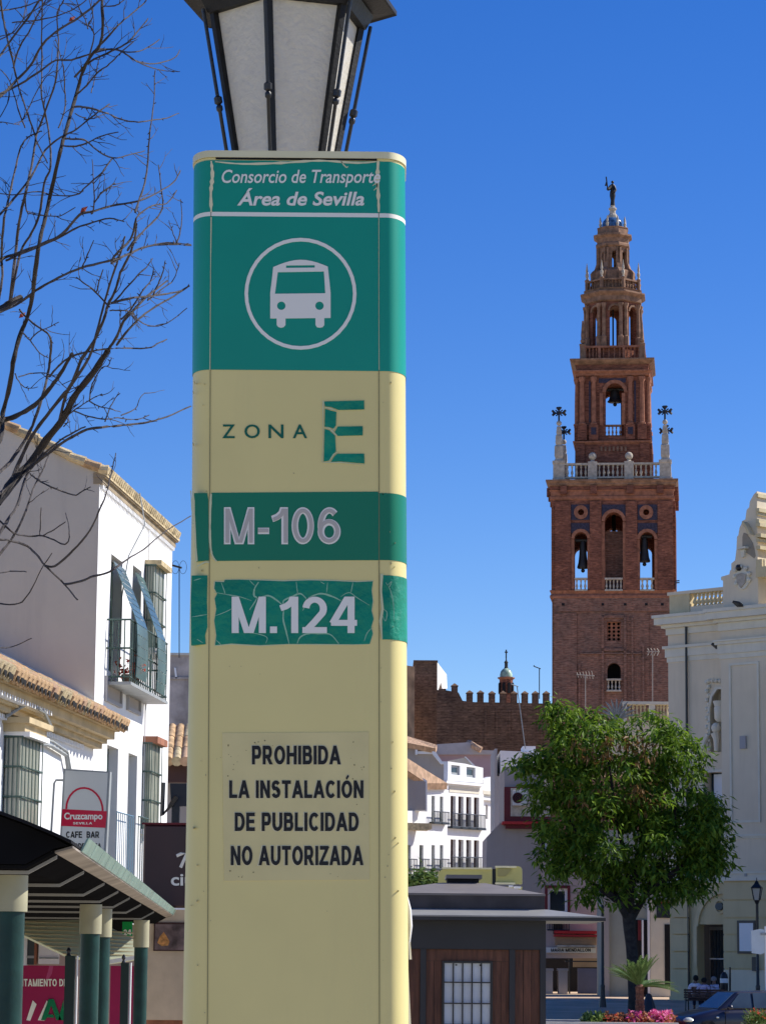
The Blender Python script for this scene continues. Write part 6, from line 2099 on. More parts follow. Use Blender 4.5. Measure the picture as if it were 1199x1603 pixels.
# awning and stall beyond
AWY = 38.5
AF = Front(AWY)
aw = thing('stall_awning', 'pale ribbed awning stretched behind the bus shelter columns', 'awning', base(120, 1550, AWY))
def awn(pts, nm, off=0):
    m_ = M()
    n = len(pts)
    A = [P(x, y, AWY + (1500 - y) * .008 + off) for x, y in pts]
    m_.add(A + [a + Vector((0, .05, -.03)) for a in A], [tuple(range(n)), tuple(range(n, 2 * n))] + [(i, (i + 1) % n, (i + 1) % n + n, i + n) for i in range(n)])
    return m_.build(nm, K['awning'], aw)
awn([(30, 1440), (160, 1440), (160, 1502), (108, 1497), (30, 1460)], 'canvas')
awn([(160, 1447), (172, 1451), (212, 1472), (212, 1500), (160, 1508)], 'canvas')
m_ = M()
for i in range(9):
    y = 1443 + i * 6.3
    x0, x1 = 30 + max(0, (y - 1459)) * 2.0, 124
    if x1 - x0 > 8:
        m_.tube([P(x0, y - .6, AWY + (1500 - y) * .008 - .012), P(x1, y + 2.2, AWY + (1500 - y) * .008 - .012)], .009, 4)
for i in range(7):
    y = 1458 + i * 6
    m_.tube([P(172, y, AWY + (1500 - y) * .008 - .012), P(210, y + 2.5, AWY + (1500 - y) * .008 - .012)], .009, 4)
m_.build('canvas_rib', K['cream_trim'], aw)
stuff(bpy.data.objects[aw.children[-1].name])
M().add([tuple(P(x, y, yy)) for yy in (AWY - .1, AWY + .1) for x, y in ((160, 1504), (212, 1496), (212, 1502), (160, 1511))], [(0, 1, 2, 3), (4, 5, 6, 7), (0, 1, 5, 4), (1, 2, 6, 5), (2, 3, 7, 6), (3, 0, 4, 7)]).build('front_bar', K['white_paint'], aw)
for i, (x0, x1, yt) in enumerate(((103, 119, 1496), (190, 203, 1507))):
    p = P((x0 + x1) / 2, yt, 36)
    t = thing('black_post', ('square black post with a white strip, under the left end of the awning' if i == 0 else 'square black post beside the beige panel, under the right end of the awning'), 'post', Vector((p.x, 36, ground_z(36))), 'black posts behind the shelter')
    r = (x1 - x0) / 2 * mpp(1500, 36)
    M().lathe((p.x, 36, ground_z(36)), [(r * 1.35, 0), (r * 1.35, p.z - ground_z(36))], 4, rot=pi / 4).build('shaft', mat('black_green_post', (.015, .03, .027), rough=.5), t)
    M().lathe((p.x - r * .3, 35.95, p.z), [(r * .5, 0), (r * .25, .03), (r * .5, .06), (r * .2, .1)], 8).build('knob', K['iron'], t)
    M().lathe((p.x + r * 1.45, 35.95, ground_z(36)), [(.012, 0), (.012, p.z - ground_z(36))], 6).build('white_strip', K['white_paint'], t)
# magenta banner wall
bn = thing('magenta_banner', 'magenta public banner reading AYUNTAMIENTO behind the bus shelter columns', 'banner', base(100, 1560, 40))
BN = Front(40)
M().pbox(BN, -60, 101, 1511, 1660, -.08, 0).build('banner_sheet', K['magenta'], bn)
M().pbox(BN, 172, 212, 1512, 1660, -.08, 0).build('banner_sheet', K['magenta'], bn)
letter('AYUNTAMIENTO DE CARMONA', BN, -28, 1532, 168, 1543, .01, K['print_white'], bn, .012) if 0 else letter('AYUNTAMIENTO DE', BN, 9, 1532.5, 106, 1544, .01, K['print_white'], bn, .015)
m_ = M().poly(BN, [BN.hit(x, y) for x, y in ((42, 1597), (52, 1566), (58, 1572), (48, 1598))], .002, .01)
m_.poly(BN, [BN.hit(x, y) for x, y in ((60, 1597), (74, 1566), (79, 1574), (70, 1598))], .002, .01)
m_.build('white_emblem', K['print_white'], bn)
m_ = M().poly(BN, [BN.hit(x, y) for x, y in ((65, 1597), (77, 1564), (85, 1564), (97, 1597), (89, 1597), (81, 1574), (76, 1588), (84, 1588), (86, 1593), (74, 1593), (72, 1597))], .011, .02)
m_.poly(BN, [BN.hit(x, y) for x, y in ((92, 1597), (100, 1566), (101, 1597))], .011, .02)
m_.build('green_emblem', mat('emblem_green', (.0, .16, .06)), bn)
m_ = M().poly(BN, [BN.hit(x, y) for x, y in ((72, 1534), (78, 1512), (84, 1512), (82, 1524), (76, 1534))], .001, .003)
m_.build('faint_ribbon', mat('pink_print', (.42, .06, .17)), bn)
# low buildings glimpsed between the columns
gb = thing('shop_front', 'shop front with brown window and white panel, glimpsed under the awning', 'shop', base(70, 1560, 41.5))
G7 = Front(41.5)
M().pbox(G7, -40, 214, 1446, 1700, -.6, 0).build('wall', K['plain_pink'], gb)
M().pbox(G7, 37, 54, 1462, 1510, 0, .05).build('window', K['pane'], gb)
M().pbox(G7, 37, 54, 1496, 1500, .05, .08).build('window_bar', K['grey_metal'], gb)
M().pbox(G7, 54.5, 58, 1462, 1510, 0, .08).build('brick_jamb', K['brick_band'], gb)
M().pbox(G7, 61, 93, 1470, 1509, 0, .06).build('white_panel', K['white_paint'], gb)
M().pbox(G7, 62, 92, 1499, 1501, .06, .08).build('panel_rail', K['grey_metal'], gb)
M().pbox(G7, 172, 192, 1442, 1458, 0, .2).build('dark_fascia', K['dark_in'], gb)
gs = M().pbox(Front(41), 192, 207, 1443, 1467, -.1, 0).build('green_sign', mat('green_sign_panel', (.0, .33, .07), rough=.4))
tag(gs, 'small bright green sign with the number 24, above the awning', 'sign')
letter('24', Front(41), 194, 1455, 206, 1464, .01, K['print_white'], gs, .02)
# beige panel with plaque
bp_ = thing('beige_wall_panel', 'beige rendered wall panel with a framed stone picture, left edge of the totem', 'wall', base(262, 1600, 44, ground_z(44)))
PB = Front(44)
M().pbox(PB, 229, 330, 1424, 1597, -.3, 0).build('panel', K['beige_panel'], bp_)
M().box(PB, PB.hit(231, 1500)[0], PB.hit(330, 1500)[0], ground_z(44), PB.hit(260, 1597)[1], -.28, -.03).build('plinth', K['brick_band'], bp_)
M().pbox(PB, 241, 330, 1444, 1489, 0, .03).build('plaque_frame', K['brown_sign'], bp_)
M().pbox(PB, 243, 328, 1447, 1487, .03, .034).build('plaque', K['plaque'], bp_)
M().poly(PB, [PB.hit(x, y) for x, y in ((247, 1476), (251, 1466), (257, 1459), (262, 1466), (266, 1474), (264, 1480), (254, 1481))], .0341, .037).build('shell_print', K['shell'], bp_)

# ================================================================== KIOSK
KY = 46
KF = Front(KY)
kg = ground_z(KY) - .1
kio = thing('kiosk', 'dark metal kiosk with brown wood panels, barred window and low hipped roof', 'kiosk', base(750, 1600, KY + 1.5))
kz = lambda y: KF.hit(750, y)[1]
kx = lambda x, y=1500: KF.hit(x, y)[0]
kdep = -3.0
def kbox(x0, x1, z0, z1, o0, o1, mt, nm, bev=0):
    return M().box(KF, kx(x0), kx(x1), z0, z1, o0, o1).build(nm, mt, kio, bevel=bev)
kbox(560, 854, kg, kz(1440), kdep, -.08, K['kiosk_dark'], 'body')
kbox(560, 854, kz(1486), kz(1441), -.079, .03, K['kiosk_dark'], 'fascia')
for x0, x1 in ((658, 667), (797, 806), (845, 854)):
    kbox(x0, x1, kg, kz(1486.5), -.079, .02, K['kiosk_dark'], 'pilaster')
# wood boards, each a part
def boards(x0, x1, y0, y1, wpx):
    n = max(1, round((x1 - x0) / wpx))
    for i in range(n):
        a, b = x0 + (x1 - x0) * i / n, x0 + (x1 - x0) * (i + 1) / n
        M().box(KF, kx(a) + .004, kx(b) - .004, kz(y1) if y1 < 1600 else kg, kz(y0), -.079, -.05 + random.uniform(-.003, .003)).build('wood_board', K['wood'], kio)
boards(640, 658, 1486.5, 1700, 18)
boards(667, 692, 1505, 1700, 12.5)
boards(771, 797, 1505, 1700, 13)
boards(667, 797, 1486.5, 1504.5, 130)
boards(806, 845, 1486.5, 1700, 13)
wf = M()
wa0, wa1, wz1, wz0 = kx(692), kx(771), kz(1505), kg + .9
wf.box(KF, wa0, wa0 + .03, wz0, wz1, -.079, .0).box(KF, wa1 - .03, wa1, wz0, wz1, -.079, .0).box(KF, wa0 + .03, wa1 - .03, wz1 - .03, wz1, -.079, .0)
wfo = wf.build('window', K['iron'], kio)
for i in range(5):
    a = wa0 + .03 + (wa1 - wa0 - .06) * i / 5
    M().box(KF, a + .008, a + (wa1 - wa0 - .06) / 5 - .008, wz0, wz1 - .03, -.078, -.06).build('blind_panel', K['blind'], wfo)
m_ = M()
for i in range(1, 5):
    a = wa0 + .03 + (wa1 - wa0 - .06) * i / 5
    m_.box(KF, a - .011, a + .011, wz0, wz1 - .03, -.04, -.018)
for y in (1538, 1571, 1604, 1640):
    m_.box(KF, wa0 + .03, wa1 - .03, kz(y) - .01, kz(y) + .01, -.017, .003)
m_.build('grille', K['iron'], wfo)
for x in (714, 752):
    M().lathe(KF.W(kx(x), wz1 - .06, .005), [(.01, -.01), (.022, 0), (.01, .012)], 8).build('boss', K['iron'], wfo)
# gutter slab and hipped eave
z_a, z_b = kz(1441), kz(1435)
M().box(KF, kx(556), kx(944), z_a + .0, z_b - .01, kdep - .3, .5).build('eave_slab', K['kiosk_dark'], kio)
M().box(KF, kx(558), kx(941), z_b - .009, z_b + .012, kdep - .28, .52).build('gutter', K['kiosk_gutter'], kio)
m_ = M()
eA = [(kx(558), .5, z_b + .013), (kx(938), .5, z_b + .013), (kx(938), kdep, z_b + .013), (kx(558), kdep, z_b + .013)]
eB = [(kx(575), .06, kz(1423)), (kx(856), .06, kz(1423)), (kx(856), kdep + .4, kz(1423)), (kx(575), kdep + .4, kz(1423))]
A = [KF.W(a, z, o) for a, o, z in eA]; B = [KF.W(a, z, o) for a, o, z in eB]
m_.hexa(A + B)
m_.build('eave_slope', K['kiosk_gutter'], kio)
M().box(KF, kx(575), kx(852), kz(1422.5), kz(1402), kdep + .4, .05).build('roof_skirt', K['kiosk_band'], kio)
M().box(KF, kx(572), kx(853), kz(1402), kz(1399.5), kdep + .38, .07).build('roof_lip', K['kiosk_roof'], kio)
A = [KF.W(kx(572), kz(1399), .07), KF.W(kx(853), kz(1399), .07), KF.W(kx(853), kz(1399), kdep + .38), KF.W(kx(572), kz(1399), kdep + .38)]
B = [KF.W(kx(690), kz(1380), -.9), KF.W(kx(762), kz(1380), -.9), KF.W(kx(762), kz(1380), -2), KF.W(kx(690), kz(1380), -2)]
M().hexa(A + B).build('hip_roof', K['kiosk_roof'], kio)
M().box(KF, kx(702), kx(752), kz(1380), kz(1373), -1.9, -.92).build('vent', K['dark_in'], kio)
M().box(KF, kx(700), kx(757), kz(1373), kz(1367), -2.1, -.85).build('vent_cap', K['kiosk_roof'], kio)
for i, x in enumerate((560, 941)):
    pass
# olive hoarding behind the kiosk
OF = Front(56)
ol = thing('olive_metal_structure', 'olive green enamelled metal frame with rounded corner, rising behind the kiosk roof', 'metal frame', base(750, 1600, 56))
def rr(x0, x1, y0, y1, r, right=True):
    pts = [(x0, y1), (x0, y0)]
    for k in range(6):
        t = k * pi / 10
        pts.append((x1 - r + r * sin(t), y0 + r - r * cos(t)))
    pts.append((x1, y1))
    return pts
M().poly(OF, [OF.hit(x, y) for x, y in ((686, 1470), (686, 1366), (692, 1361), (770, 1358), (770, 1470))], -.2, 0).build('left_panel', K['olive'], ol)
M().poly(OF, [OF.hit(x, y) for x, y in rr(776, 817, 1356, 1384, 7)], -.2, .0).build('right_panel', K['olive'], ol, bevel=.02)
M().pbox(OF, 770.3, 775.7, 1360, 1470, -.2, -.08).build('dark_gap', K['iron'], ol)
m_ = M().pbox(OF, 775, 808, 1355.5, 1358.5, 0, .05).pbox(OF, 692, 770, 1358, 1360.5, 0, .05).pbox(OF, 775, 806, 1381.5, 1384.5, 0, .06)
m_.build('rail', K['cream_cap'], ol)
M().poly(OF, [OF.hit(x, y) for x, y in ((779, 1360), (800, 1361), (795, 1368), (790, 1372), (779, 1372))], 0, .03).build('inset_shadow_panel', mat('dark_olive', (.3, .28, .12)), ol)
M().pbox(OF, 776, 817, 1388, 1470, -.2, 0).build('lower_panel', K['olive'], ol)
m_ = M().pbox(OF, 796, 803, 1386, 1389, 0, .1).pbox(OF, 804, 815, 1387.5, 1391, 0, .05)
m_.build('clip', K['white_paint'], ol)

# ================================================================== LEAVES HELPER
def leaves(n, sampler, size, droop, rng, per=8, asp=.36):
    vs, fs = [], []
    for _ in range(n):
        c = sampler(rng)
        base_a = rng.uniform(0, 6.28)
        for k in range(per):
            a = base_a + k * 6.28 / per + rng.uniform(-.4, .4)
            el = -droop + rng.gauss(0, .45)
            d = Vector((cos(a) * cos(el), sin(a) * cos(el), sin(el)))
            s_ = size * rng.uniform(.6, 1.35)
            side = d.cross(Vector((rng.gauss(0, .4), rng.gauss(0, .4), 1))).normalized() * s_ * asp * .5
            p = c + d * size * rng.uniform(0, .8) + Vector((rng.gauss(0, 1), rng.gauss(0, 1), rng.gauss(0, 1))) * size * .25
            nrm = side.cross(d).normalized() * s_ * .06
            b = len(vs)
            vs += [tuple(p), tuple(p + d * s_ * .45 + side + nrm), tuple(p + d * s_), tuple(p + d * s_ * .45 - side + nrm)]
            fs += [(b, b + 1, b + 2), (b, b + 2, b + 3)]
    m_ = M()
    m_.v, m_.f = vs, fs
    return m_
# ================================================================== GREEN TREE
GY = 112
rg = random.Random(11)
k40 = mpp(1300, GY)
gt = thing('green_tree', 'leafy green tree with drooping leaves in front of the beige theatre', 'tree', base(995, 1570, GY))
LOBES = [(893, 1126, 42, 26, 1.2), (930, 1150, 70, 40, 1.6), (1000, 1150, 75, 46, 1.8), (1062, 1188, 42, 32, 1.4), (850, 1196, 40, 22, 1), (880, 1215, 60, 50, 1.8), (960, 1225, 95, 70, 2.6), (1040, 1250, 75, 70, 2.4),
         (880, 1290, 45, 46, 1.8), (950, 1310, 90, 66, 2.6), (1050, 1330, 70, 62, 2.4), (1092, 1290, 36, 62, 1.6), (1000, 1372, 60, 28, 1.8), (1092, 1365, 32, 24, 1.2), (908, 1342, 56, 30, 1.6), (862, 1345, 26, 22, 1), (940, 1375, 40, 20, 1.2), (1108, 1330, 24, 40, 1)]
LOBES += [(1108, 1300, 27, 55, 1.5), (1112, 1362, 24, 32, 1.3), (1075, 1385, 40, 18, 1.5), (960, 1395, 50, 16, 1.5), (822, 1198, 16, 9, .6), (818, 1232, 14, 12, .6), (832, 1262, 16, 14, .7), (870, 1108, 14, 10, .5), (1082, 1160, 12, 10, .6), (1118, 1372, 14, 10, .6), (925, 1400, 16, 10, .6), (1040, 1398, 20, 12, .7), (1000, 1104, 18, 8, .6), (848, 1372, 10, 14, .5)]
wts = [a * b for _, _, a, b, _ in LOBES]
SUBC = []
def crown(r):
    c = r.choice(SUBC)
    return c + Vector((r.gauss(0, .24), r.gauss(0, .3), r.gauss(0, .18)))
def shell_point(r):
    x, y, rx, ry, dy = r.choices(LOBES, wts)[0]
    rx, ry = rx * .9, ry * .93
    while True:
        u, v, t = r.uniform(-1, 1), r.uniform(-1, 1), r.uniform(-1, 1)
        q = u * u + v * v + t * t
        if q <= 1 and q > .3:
            break
    return P(x + u * rx, y + v * ry, GY + t * dy)
SUBC += [shell_point(rg) for _ in range(400)] + [P(rg.uniform(880, 1085), rg.uniform(1170, 1385), GY + rg.uniform(-1, 1.5)) for _ in range(40)]
stuff(leaves(3200, crown, .33, .65, rg, 8, .34).build('crown', K['leaf'], gt, fix=False))
stuff(leaves(90, lambda r: P(r.choice([905, 985, 940, 1010]) + r.gauss(0, 10), r.choice([1180, 1165, 1250, 1235]) + r.gauss(0, 10), GY - 1.5 + r.gauss(0, .3)), .28, .9, rg, 6, .3).build('dry_leaves', K['leaf_dry'], gt, fix=False))
G = lambda x, y, dy=0: P(x, y, GY + dy)
k_ = k40
M().tube([G(996, 1600), G(994, 1560), G(991, 1520), G(988, 1480), G(985, 1455), G(984, 1430)], [k_ * r for r in (15, 11, 9.5, 9, 9.5, 11)], 10).build('trunk', K['bark_dark'], gt, smooth=True)
for pts in ([(983, 1440), (970, 1415), (955, 1390), (925, 1340), (890, 1280), (870, 1220)], [(986, 1440), (988, 1400), (975, 1330), (960, 1250), (950, 1170)], [(988, 1438), (1010, 1400), (1030, 1360), (1055, 1290), (1060, 1230)],
            [(1010, 1400), (1050, 1370), (1090, 1330), (1105, 1290)], [(965, 1408), (945, 1395), (930, 1385), (900, 1360)], [(985, 1400), (1000, 1350), (1010, 1260), (1005, 1160)]):
    n = len(pts)
    M().tube([G(x, y, random.uniform(-.5, .5) if i else 0) for i, (x, y) in enumerate(pts)], [k_ * (6.5 - 5 * i / (n - 1)) for i in range(n)], 7).build('limb', K['bark_dark'], gt, smooth=True)

# shrubs behind kiosk, right of totem
sh = leaves(260, lambda r: P(r.choice([655, 645, 672, 684]) + r.gauss(0, 9), 1383 + r.gauss(0, 9), 60 + r.gauss(0, .4)), .16, .2, rg, 6, .4)
shb = thing('leafy_shrub', 'leafy shrub tops behind the kiosk roof, right against the totem', 'shrub', base(660, 1560, 60))
stuff(sh.build('foliage', K['leaf_dark'], shb, fix=False))
M().tube([shb.location, P(660, 1450, 60), P(655, 1395, 60)], [.06, .04, .02], 6).build('stem', K['bark_dark'], shb)

# ================================================================== THEATRE
TH0 = P(1130, 1300, 125)
RF = Frame((TH0.x, 125), (.72, -.69))
th = thing('theatre', 'beige theatre with pale cornices, baluster parapet and stepped ornamental gable', 'theatre', Vector((TH0.x, 125, ground_z(125))))
RB = Frame((TH0.x - RF.n.x * 1.0, 125 - RF.n.y * 1.0), (.72, -.69))
zg0 = ground_z(125) - .4
def rp_(fr, pts, o0, o1, mt, nm, **k):
    return M().poly(fr, [fr.hit(x, y, o1) for x, y in pts], o0, o1).build(nm, mt, th, **k)
aR = RF.hit(1130, 1300)[0]
aEnd = 17.0
zc_ = RF.hit(1130, 962)[1]
zlow = RF.hit(1160, 1378)[1]
# projecting block A
M().poly(RF, [(aR, zlow), (aEnd, zlow), (aEnd, zc_), (aR, zc_)], -5, 0).build('projecting_wall', K['theatre'], th)
M().poly(RF, [(aR, zg0), (aEnd, zg0), (aEnd, zlow), (aR, zlow)], -5, -.06).build('base_wall', K['theatre_low'], th)
ys = [1380, 1409, 1437, 1463, 1490, 1517]
for ya, yb in zip(ys, ys[1:] + [None]):
    z1 = RF.hit(1160, ya + 1.3)[1]
    z0 = RF.hit(1160, yb - 1.0)[1] if yb else zg0
    mt = K['theatre_low'] if yb else K['theatre']
    for a0, a1 in ((aR, 2.6), (2.63, 5.5), (5.53, 9.0), (9.03, aEnd)):
        M().box(RF, a0, a1, z0, z1, -.06, 0).build('stone_course', mt, th)
def band_(fr, a0, a1, y, x, prof, mt, nm):
    """horizontal moulding: prof list of (dz0, dz1, out)"""
    z = fr.hit(x, y)[1]
    for dz0, dz1, out in prof:
        out *= .75
        M().box(fr, a0 - out, a1, z + dz0, z + dz1, -.3, out).build(nm, mt, th)
band_(RF, aR, aEnd, 1378, 1160, [(-.02, .28, .12), (.28, .36, .2)], K['trim'], 'string_course')
band_(RF, aR, aEnd, 1310, 1160, [(-.08, .0, .06), (.0, .1, .12)], K['trim'], 'string_course')
band_(RF, aR, aEnd, 1031, 1140, [(.0, .22, .06), (.22, .62, .14), (.62, .75, .26), (.75, .82, .34)], K['trim'], 'architrave')
band_(RF, aR, aEnd, 978, 1140, [(-.25, .1, .1), (.1, .25, .3), (.25, .55, .62), (.55, .7, .72)], K['trim'], 'cornice')
# raised panel frame on the projecting wall
a0, a1, z0, z1 = RF.rect(1142, 1189, 1037, 1288)
zt1 = z1
for b_ in ((a0, a0 + .1, z0, z1), (a1 - .1, a1, z0, z1), (a0 + .1, a1 - .1, z1 - .1, z1), (a0 + .1, a1 - .1, z0, z0 + .1)):
    M().box(RF, *b_, 0, .05).build('panel_moulding', K['trim'], th)
M().pbox(RF, 1157, 1166, 1152, 1172, 0, .1).build('wall_lamp', K['bluegrey'], th)
M().pbox(RF, 1164, 1168, 1366, 1372, 0, .12).build('camera_box', K['grey_metal'], th)
M().pbox(RF, 1198.3, 1300, 1037, 1288, 0, .4).build('corner_pilaster', K['theatre'], th)
# recessed wall B with niche and door
zcB = RB.hit(1090, 968)[1]
bL = RB.hit(1047, 1300)[0]
bR = aR + .3
nic = [RB.hit(x, y) for x, y in ((1112, 1177), (1133, 1177), (1133, 1080), (1129, 1077))] + [RB.hit(1122 - 10 * sin(t), 1092 - 16 * cos(t)) for t in (0, .35, .7, 1.05, 1.4)] + [RB.hit(1111.5, 1110)]
win1 = [RB.hit(x, y) for x, y in ((1103, 1300), (1133, 1300), (1133, 1209), (1103, 1209))]
door = [RB.hit(x, y) for x, y in ((1091.5, 1561), (1133, 1561), (1133, 1447), (1091.5, 1447))]
zlowB = RB.hit(1100, 1378)[1]
M().poly(RB, [(bL, zlowB), (bR, zlowB), (bR, zcB), (bL, zcB)], -.5, 0, [nic, win1]).build('recessed_wall', K['theatre'], th)
M().box(RB, bL, bR, zlowB + .02, zcB - .3, -5, -.51).build('niche_back', K['theatre'], th)
dz0 = door[0][1]
M().poly(RB, [(bL, dz0), (bR, dz0), (bR, zlowB), (bL, zlowB)], -.5, 0, [[(door[0][0], dz0 + .002), (bR - .01, dz0 + .002), (bR - .01, door[2][1]), (door[0][0], door[2][1])]]).build('recessed_base', K['theatre_low'], th)
M().box(RB, bL, bR, zg0, dz0 - .002, -.5, 0).build('door_step_wall', K['theatre_low'], th)
M().box(RB, bL + .2, bR + 3, zg0, zlowB - .1, -1.7, -1.32).build('porch_back', mat('porch_grey', (.12, .12, .11)), th)
# door leaf
dr = M().pbox(RB, 1110, 1134, 1451, 1549, -1.3, -1.2).build('door', mat('grey_door', (.2, .2, .19), rough=.6), th)
m_ = M()
for i in range(4):
    m_.pbox(RB, 1111.5 + i * 5.2, 1115.3 + i * 5.2, 1456, 1546, -1.19, -1.15)
m_.build('door_pane', K['pane'], dr)
M().pbox(RB, 1110, 1134, 1500, 1502, -1.14, -1.1).build('door_bar', K['white_paint'], dr)
# arch relief over door
cxx, cyy = 1133, 1450
out = [RB.hit(cxx - 45 * cos(t * pi / 20), cyy - 58 * sin(t * pi / 20)) for t in range(0, 11)]
inn = [RB.hit(cxx - 39 * cos(t * pi / 20), cyy - 51 * sin(t * pi / 20)) for t in range(0, 11)]
M().poly(RB, out + inn[::-1], 0, .1).build('door_arch', K['cream_trim'], th)
a0, a1, z0, z1 = RB.rect(1087, 1092, 1450, 1514)
M().box(RB, a0, a1, z0, z1, 0, .1).build('door_jamb', K['cream_trim'], th)
M().poly(RB, circle(RB, 1127, 1419, 6, 0, 14), 0, .12).build('roundel', mat('roundel', (.1, .12, .12)), th)
out = [RB.hit(1127 + 9 * cos(t * pi / 10), 1419 + 12 * sin(t * pi / 10)) for t in range(20)]
inn = [RB.hit(1127 + 6.5 * cos(t * pi / 10), 1419 + 8.5 * sin(t * pi / 10)) for t in range(20)]
M().poly(RB, out, 0, .07, [inn]).build('scroll_relief', K['cream_trim'], th)
# pilaster with courses left of the door
for ya, yb in zip([1380, 1409, 1437, 1463, 1490, 1517], [1408, 1436, 1462, 1489, 1516, 1572]):
    M().pbox(RB, 1050, 1077, ya + .6, yb - .2, 0, .16).build('stone_course', K['theatre_low'], th)
M().pbox(RB, 1047, 1079, 1560, 1578, 0, .2).build('plinth', K['theatre_low'], th)
band_(RB, bL, bR, 1031 + 3, 1085, [(.0, .22, .06), (.22, .6, .14), (.6, .72, .26)], K['trim'], 'architrave')
band_(RB, bL, bR, 984, 1085, [(-.2, .1, .1), (.1, .25, .3), (.25, .55, .6), (.55, .68, .7)], K['trim'], 'cornice')
band_(RB, bL, bR, 1383, 1085, [(.0, .2, .1)], K['trim'], 'string_course')
M().tube([RB.W(RB.hit(1077.5, 1200)[0], z, .12) for z in (zg0 + .5, zcB + .3)], .055, 6).build('downpipe', K['iron'], th)
# niche frame, urn and mask
m_ = M()
for i in range(16):
    y = 1068 + i * 7
    m_.ball(RB.W(*RB.hit(1107 + (i % 2) * 3, y), .06), .1, 6)
for i in range(4):
    m_.ball(RB.W(*RB.hit(1110 + i * 6, 1066), .06), .1, 6)
stuff(m_.build('niche_relief', K['trim'], th))
out = [RB.hit(x, y) for x, y in ((1110, 1150), (1109, 1110), (1113, 1088), (1121, 1075), (1131, 1075), (1131, 1079), (1124, 1079), (1116, 1091), (1112, 1110), (1113, 1150))]
M().poly(RB, out, 0, .1).build('niche_frame', K['trim'], th)
p = RB.W(*RB.hit(1126.5, 1130, -.1), -.1)
k3 = mpp(1130, 125)
M().lathe(p, [(k3 * r, k3 * z) for r, z in ((5, 0), (9, 5), (9.5, 22), (8.5, 24), (11, 31), (11, 33))], 16).build('urn', K['trim'], th, smooth=True)
m_ = M().ball(RB.W(*RB.hit(1123, 1140), .12), k3 * 8, 12, 1.1)
m_.build('mask_head', K['trim'], th, smooth=True)
m_ = M().tube([RB.W(*RB.hit(x, y), .2) for x, y in ((1112, 1150), (1107, 1160), (1103, 1172), (1098, 1182))], [k3 * r for r in (3.4, 3.2, 2.8, 2)], 8)
m_.build('relief_arm', K['trim'], th, smooth=True)
M().tube([RB.W(*RB.hit(x, y), .15) for x, y in ((1122, 1148), (1124, 1158), (1124, 1176))], [k3 * r for r in (7, 5, 3.4)], 8).build('relief_torso', K['trim'], th, smooth=True)
wr = RB.rect(1103, 1131, 1209, 1300)
for b_ in ((wr[0] - .12, wr[0], wr[2], wr[3] + .12), (wr[0], wr[1], wr[3], wr[3] + .12)):
    M().box(RB, *b_, 0, .06).build('window_frame', K['trim'], th)
M().box(RB, wr[0] + .02, wr[1] - .02, wr[2], wr[3] - .01, -.505, -.45).build('window_pane', K['pane'], th)
M().pbox(RB, 1117, 1131, 1212, 1300, -.4, -.36).build('white_shutter', K['white_paint'], th)
# parapet on B
zpb = RB.hit(1090, 967)[1]
zpt = RB.hit(1104, 926)[1]
M().box(RB, bL - .0, RB.hit(1076, 940)[0], zpb + .0, zpt, -.5, -.12).build('parapet_pier', K['cream_trim'], th)
M().box(RB, RB.hit(1076.3, 940)[0], bR - .3, zpb, zpb + .55, -.5, -.15).build('parapet_base', K['theatre'], th)
M().box(RB, bL - .08, bR - .3, zpt - .001, zpt + .14, -.56, -.06).build('parapet_rail', K['theatre'], th)
pb = None
ab0, ab1 = RB.hit(1078, 940)[0], RB.hit(1129, 940)[0]
for i in range(8):
    a = ab0 + (ab1 - ab0) * (i + .5) / 8
    q_ = RB.W(a, zpb + .55, -.32)
    if pb is None:
        m_ = M(); baluster(m_, q_, .13, zpt - zpb - .55, 10)
        pb = m_.build('baluster', K['cream_trim'], th, smooth=True); pq = q_
    else:
        place_copy(pb, th, q_ - pq)
# gable on A
sil = [(1131, 962), (1131, 909), (1128, 908), (1128, 903), (1141, 899), (1142, 893), (1144, 892), (1144, 882), (1150, 877), (1152, 860), (1153, 840), (1155, 838), (1157, 826), (1162, 815), (1166, 813), (1168, 798), (1172, 794), (1173, 785), (1179, 774), (1185, 769)]
gR = 1185
pts = [RF.hit(x, y, .0) for x, y in sil]
zbase = RF.hit(1150, 966)[1]
aG = RF.hit(gR, 850)[0]
pl = [(max(a, aR + .02), z) for a, z in pts]
pl[-1] = (aG, pl[-1][1])
pl[0] = (pl[0][0], zbase)
M().poly(RF, pl + [(aG, zbase)], -2.6, 0).build('gable', K['theatre'], th)
for y, ou in ((775, .1), (798, .16), (803, .08), (815, .14), (821, .2), (838, .25), (845, .1), (857, .2)):
    z = RF.hit(gR - 1, y)[1]
    M().box(RF, aG - .03, aG + ou, z - .1, z + .06, -2.7, .02 + ou * .3).build('gable_moulding', K['cream_trim'], th)
z0, z1 = RF.hit(gR, 892)[1], RF.hit(gR, 880)[1]
M().box(RF, aG, aG + .9, z0 - .35, z0 + .1, -2.7, .15).build('balcony_slab', K['cream_trim'], th)
M().box(RF, aG + .0, aG + .3, z0 + .1, z1 + .1, -.1, .12).build('balcony_pier', K['cream_trim'], th)
m_ = M()
z2, z3 = z0 + .14, RF.hit(gR, 848)[1]
for i in range(12):
    m_.tube([RF.W(aG + .7, z2, -.1 - i * .2), RF.W(aG + .7, z3, -.1 - i * .2)], .028, 5)
for z in (z2, z3):
    m_.tube([RF.W(aG + .7, z, .05), RF.W(aG + .7, z, -2.5)], .05, 5)
m_.build('balcony_railing', K['white_paint'], th)
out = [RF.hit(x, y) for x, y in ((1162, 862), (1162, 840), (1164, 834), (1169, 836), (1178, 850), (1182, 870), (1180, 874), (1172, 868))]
M().poly(RF, out, 0, .03).build('gable_niche', mat('stucco_shade', (.3, .26, .2)), th)
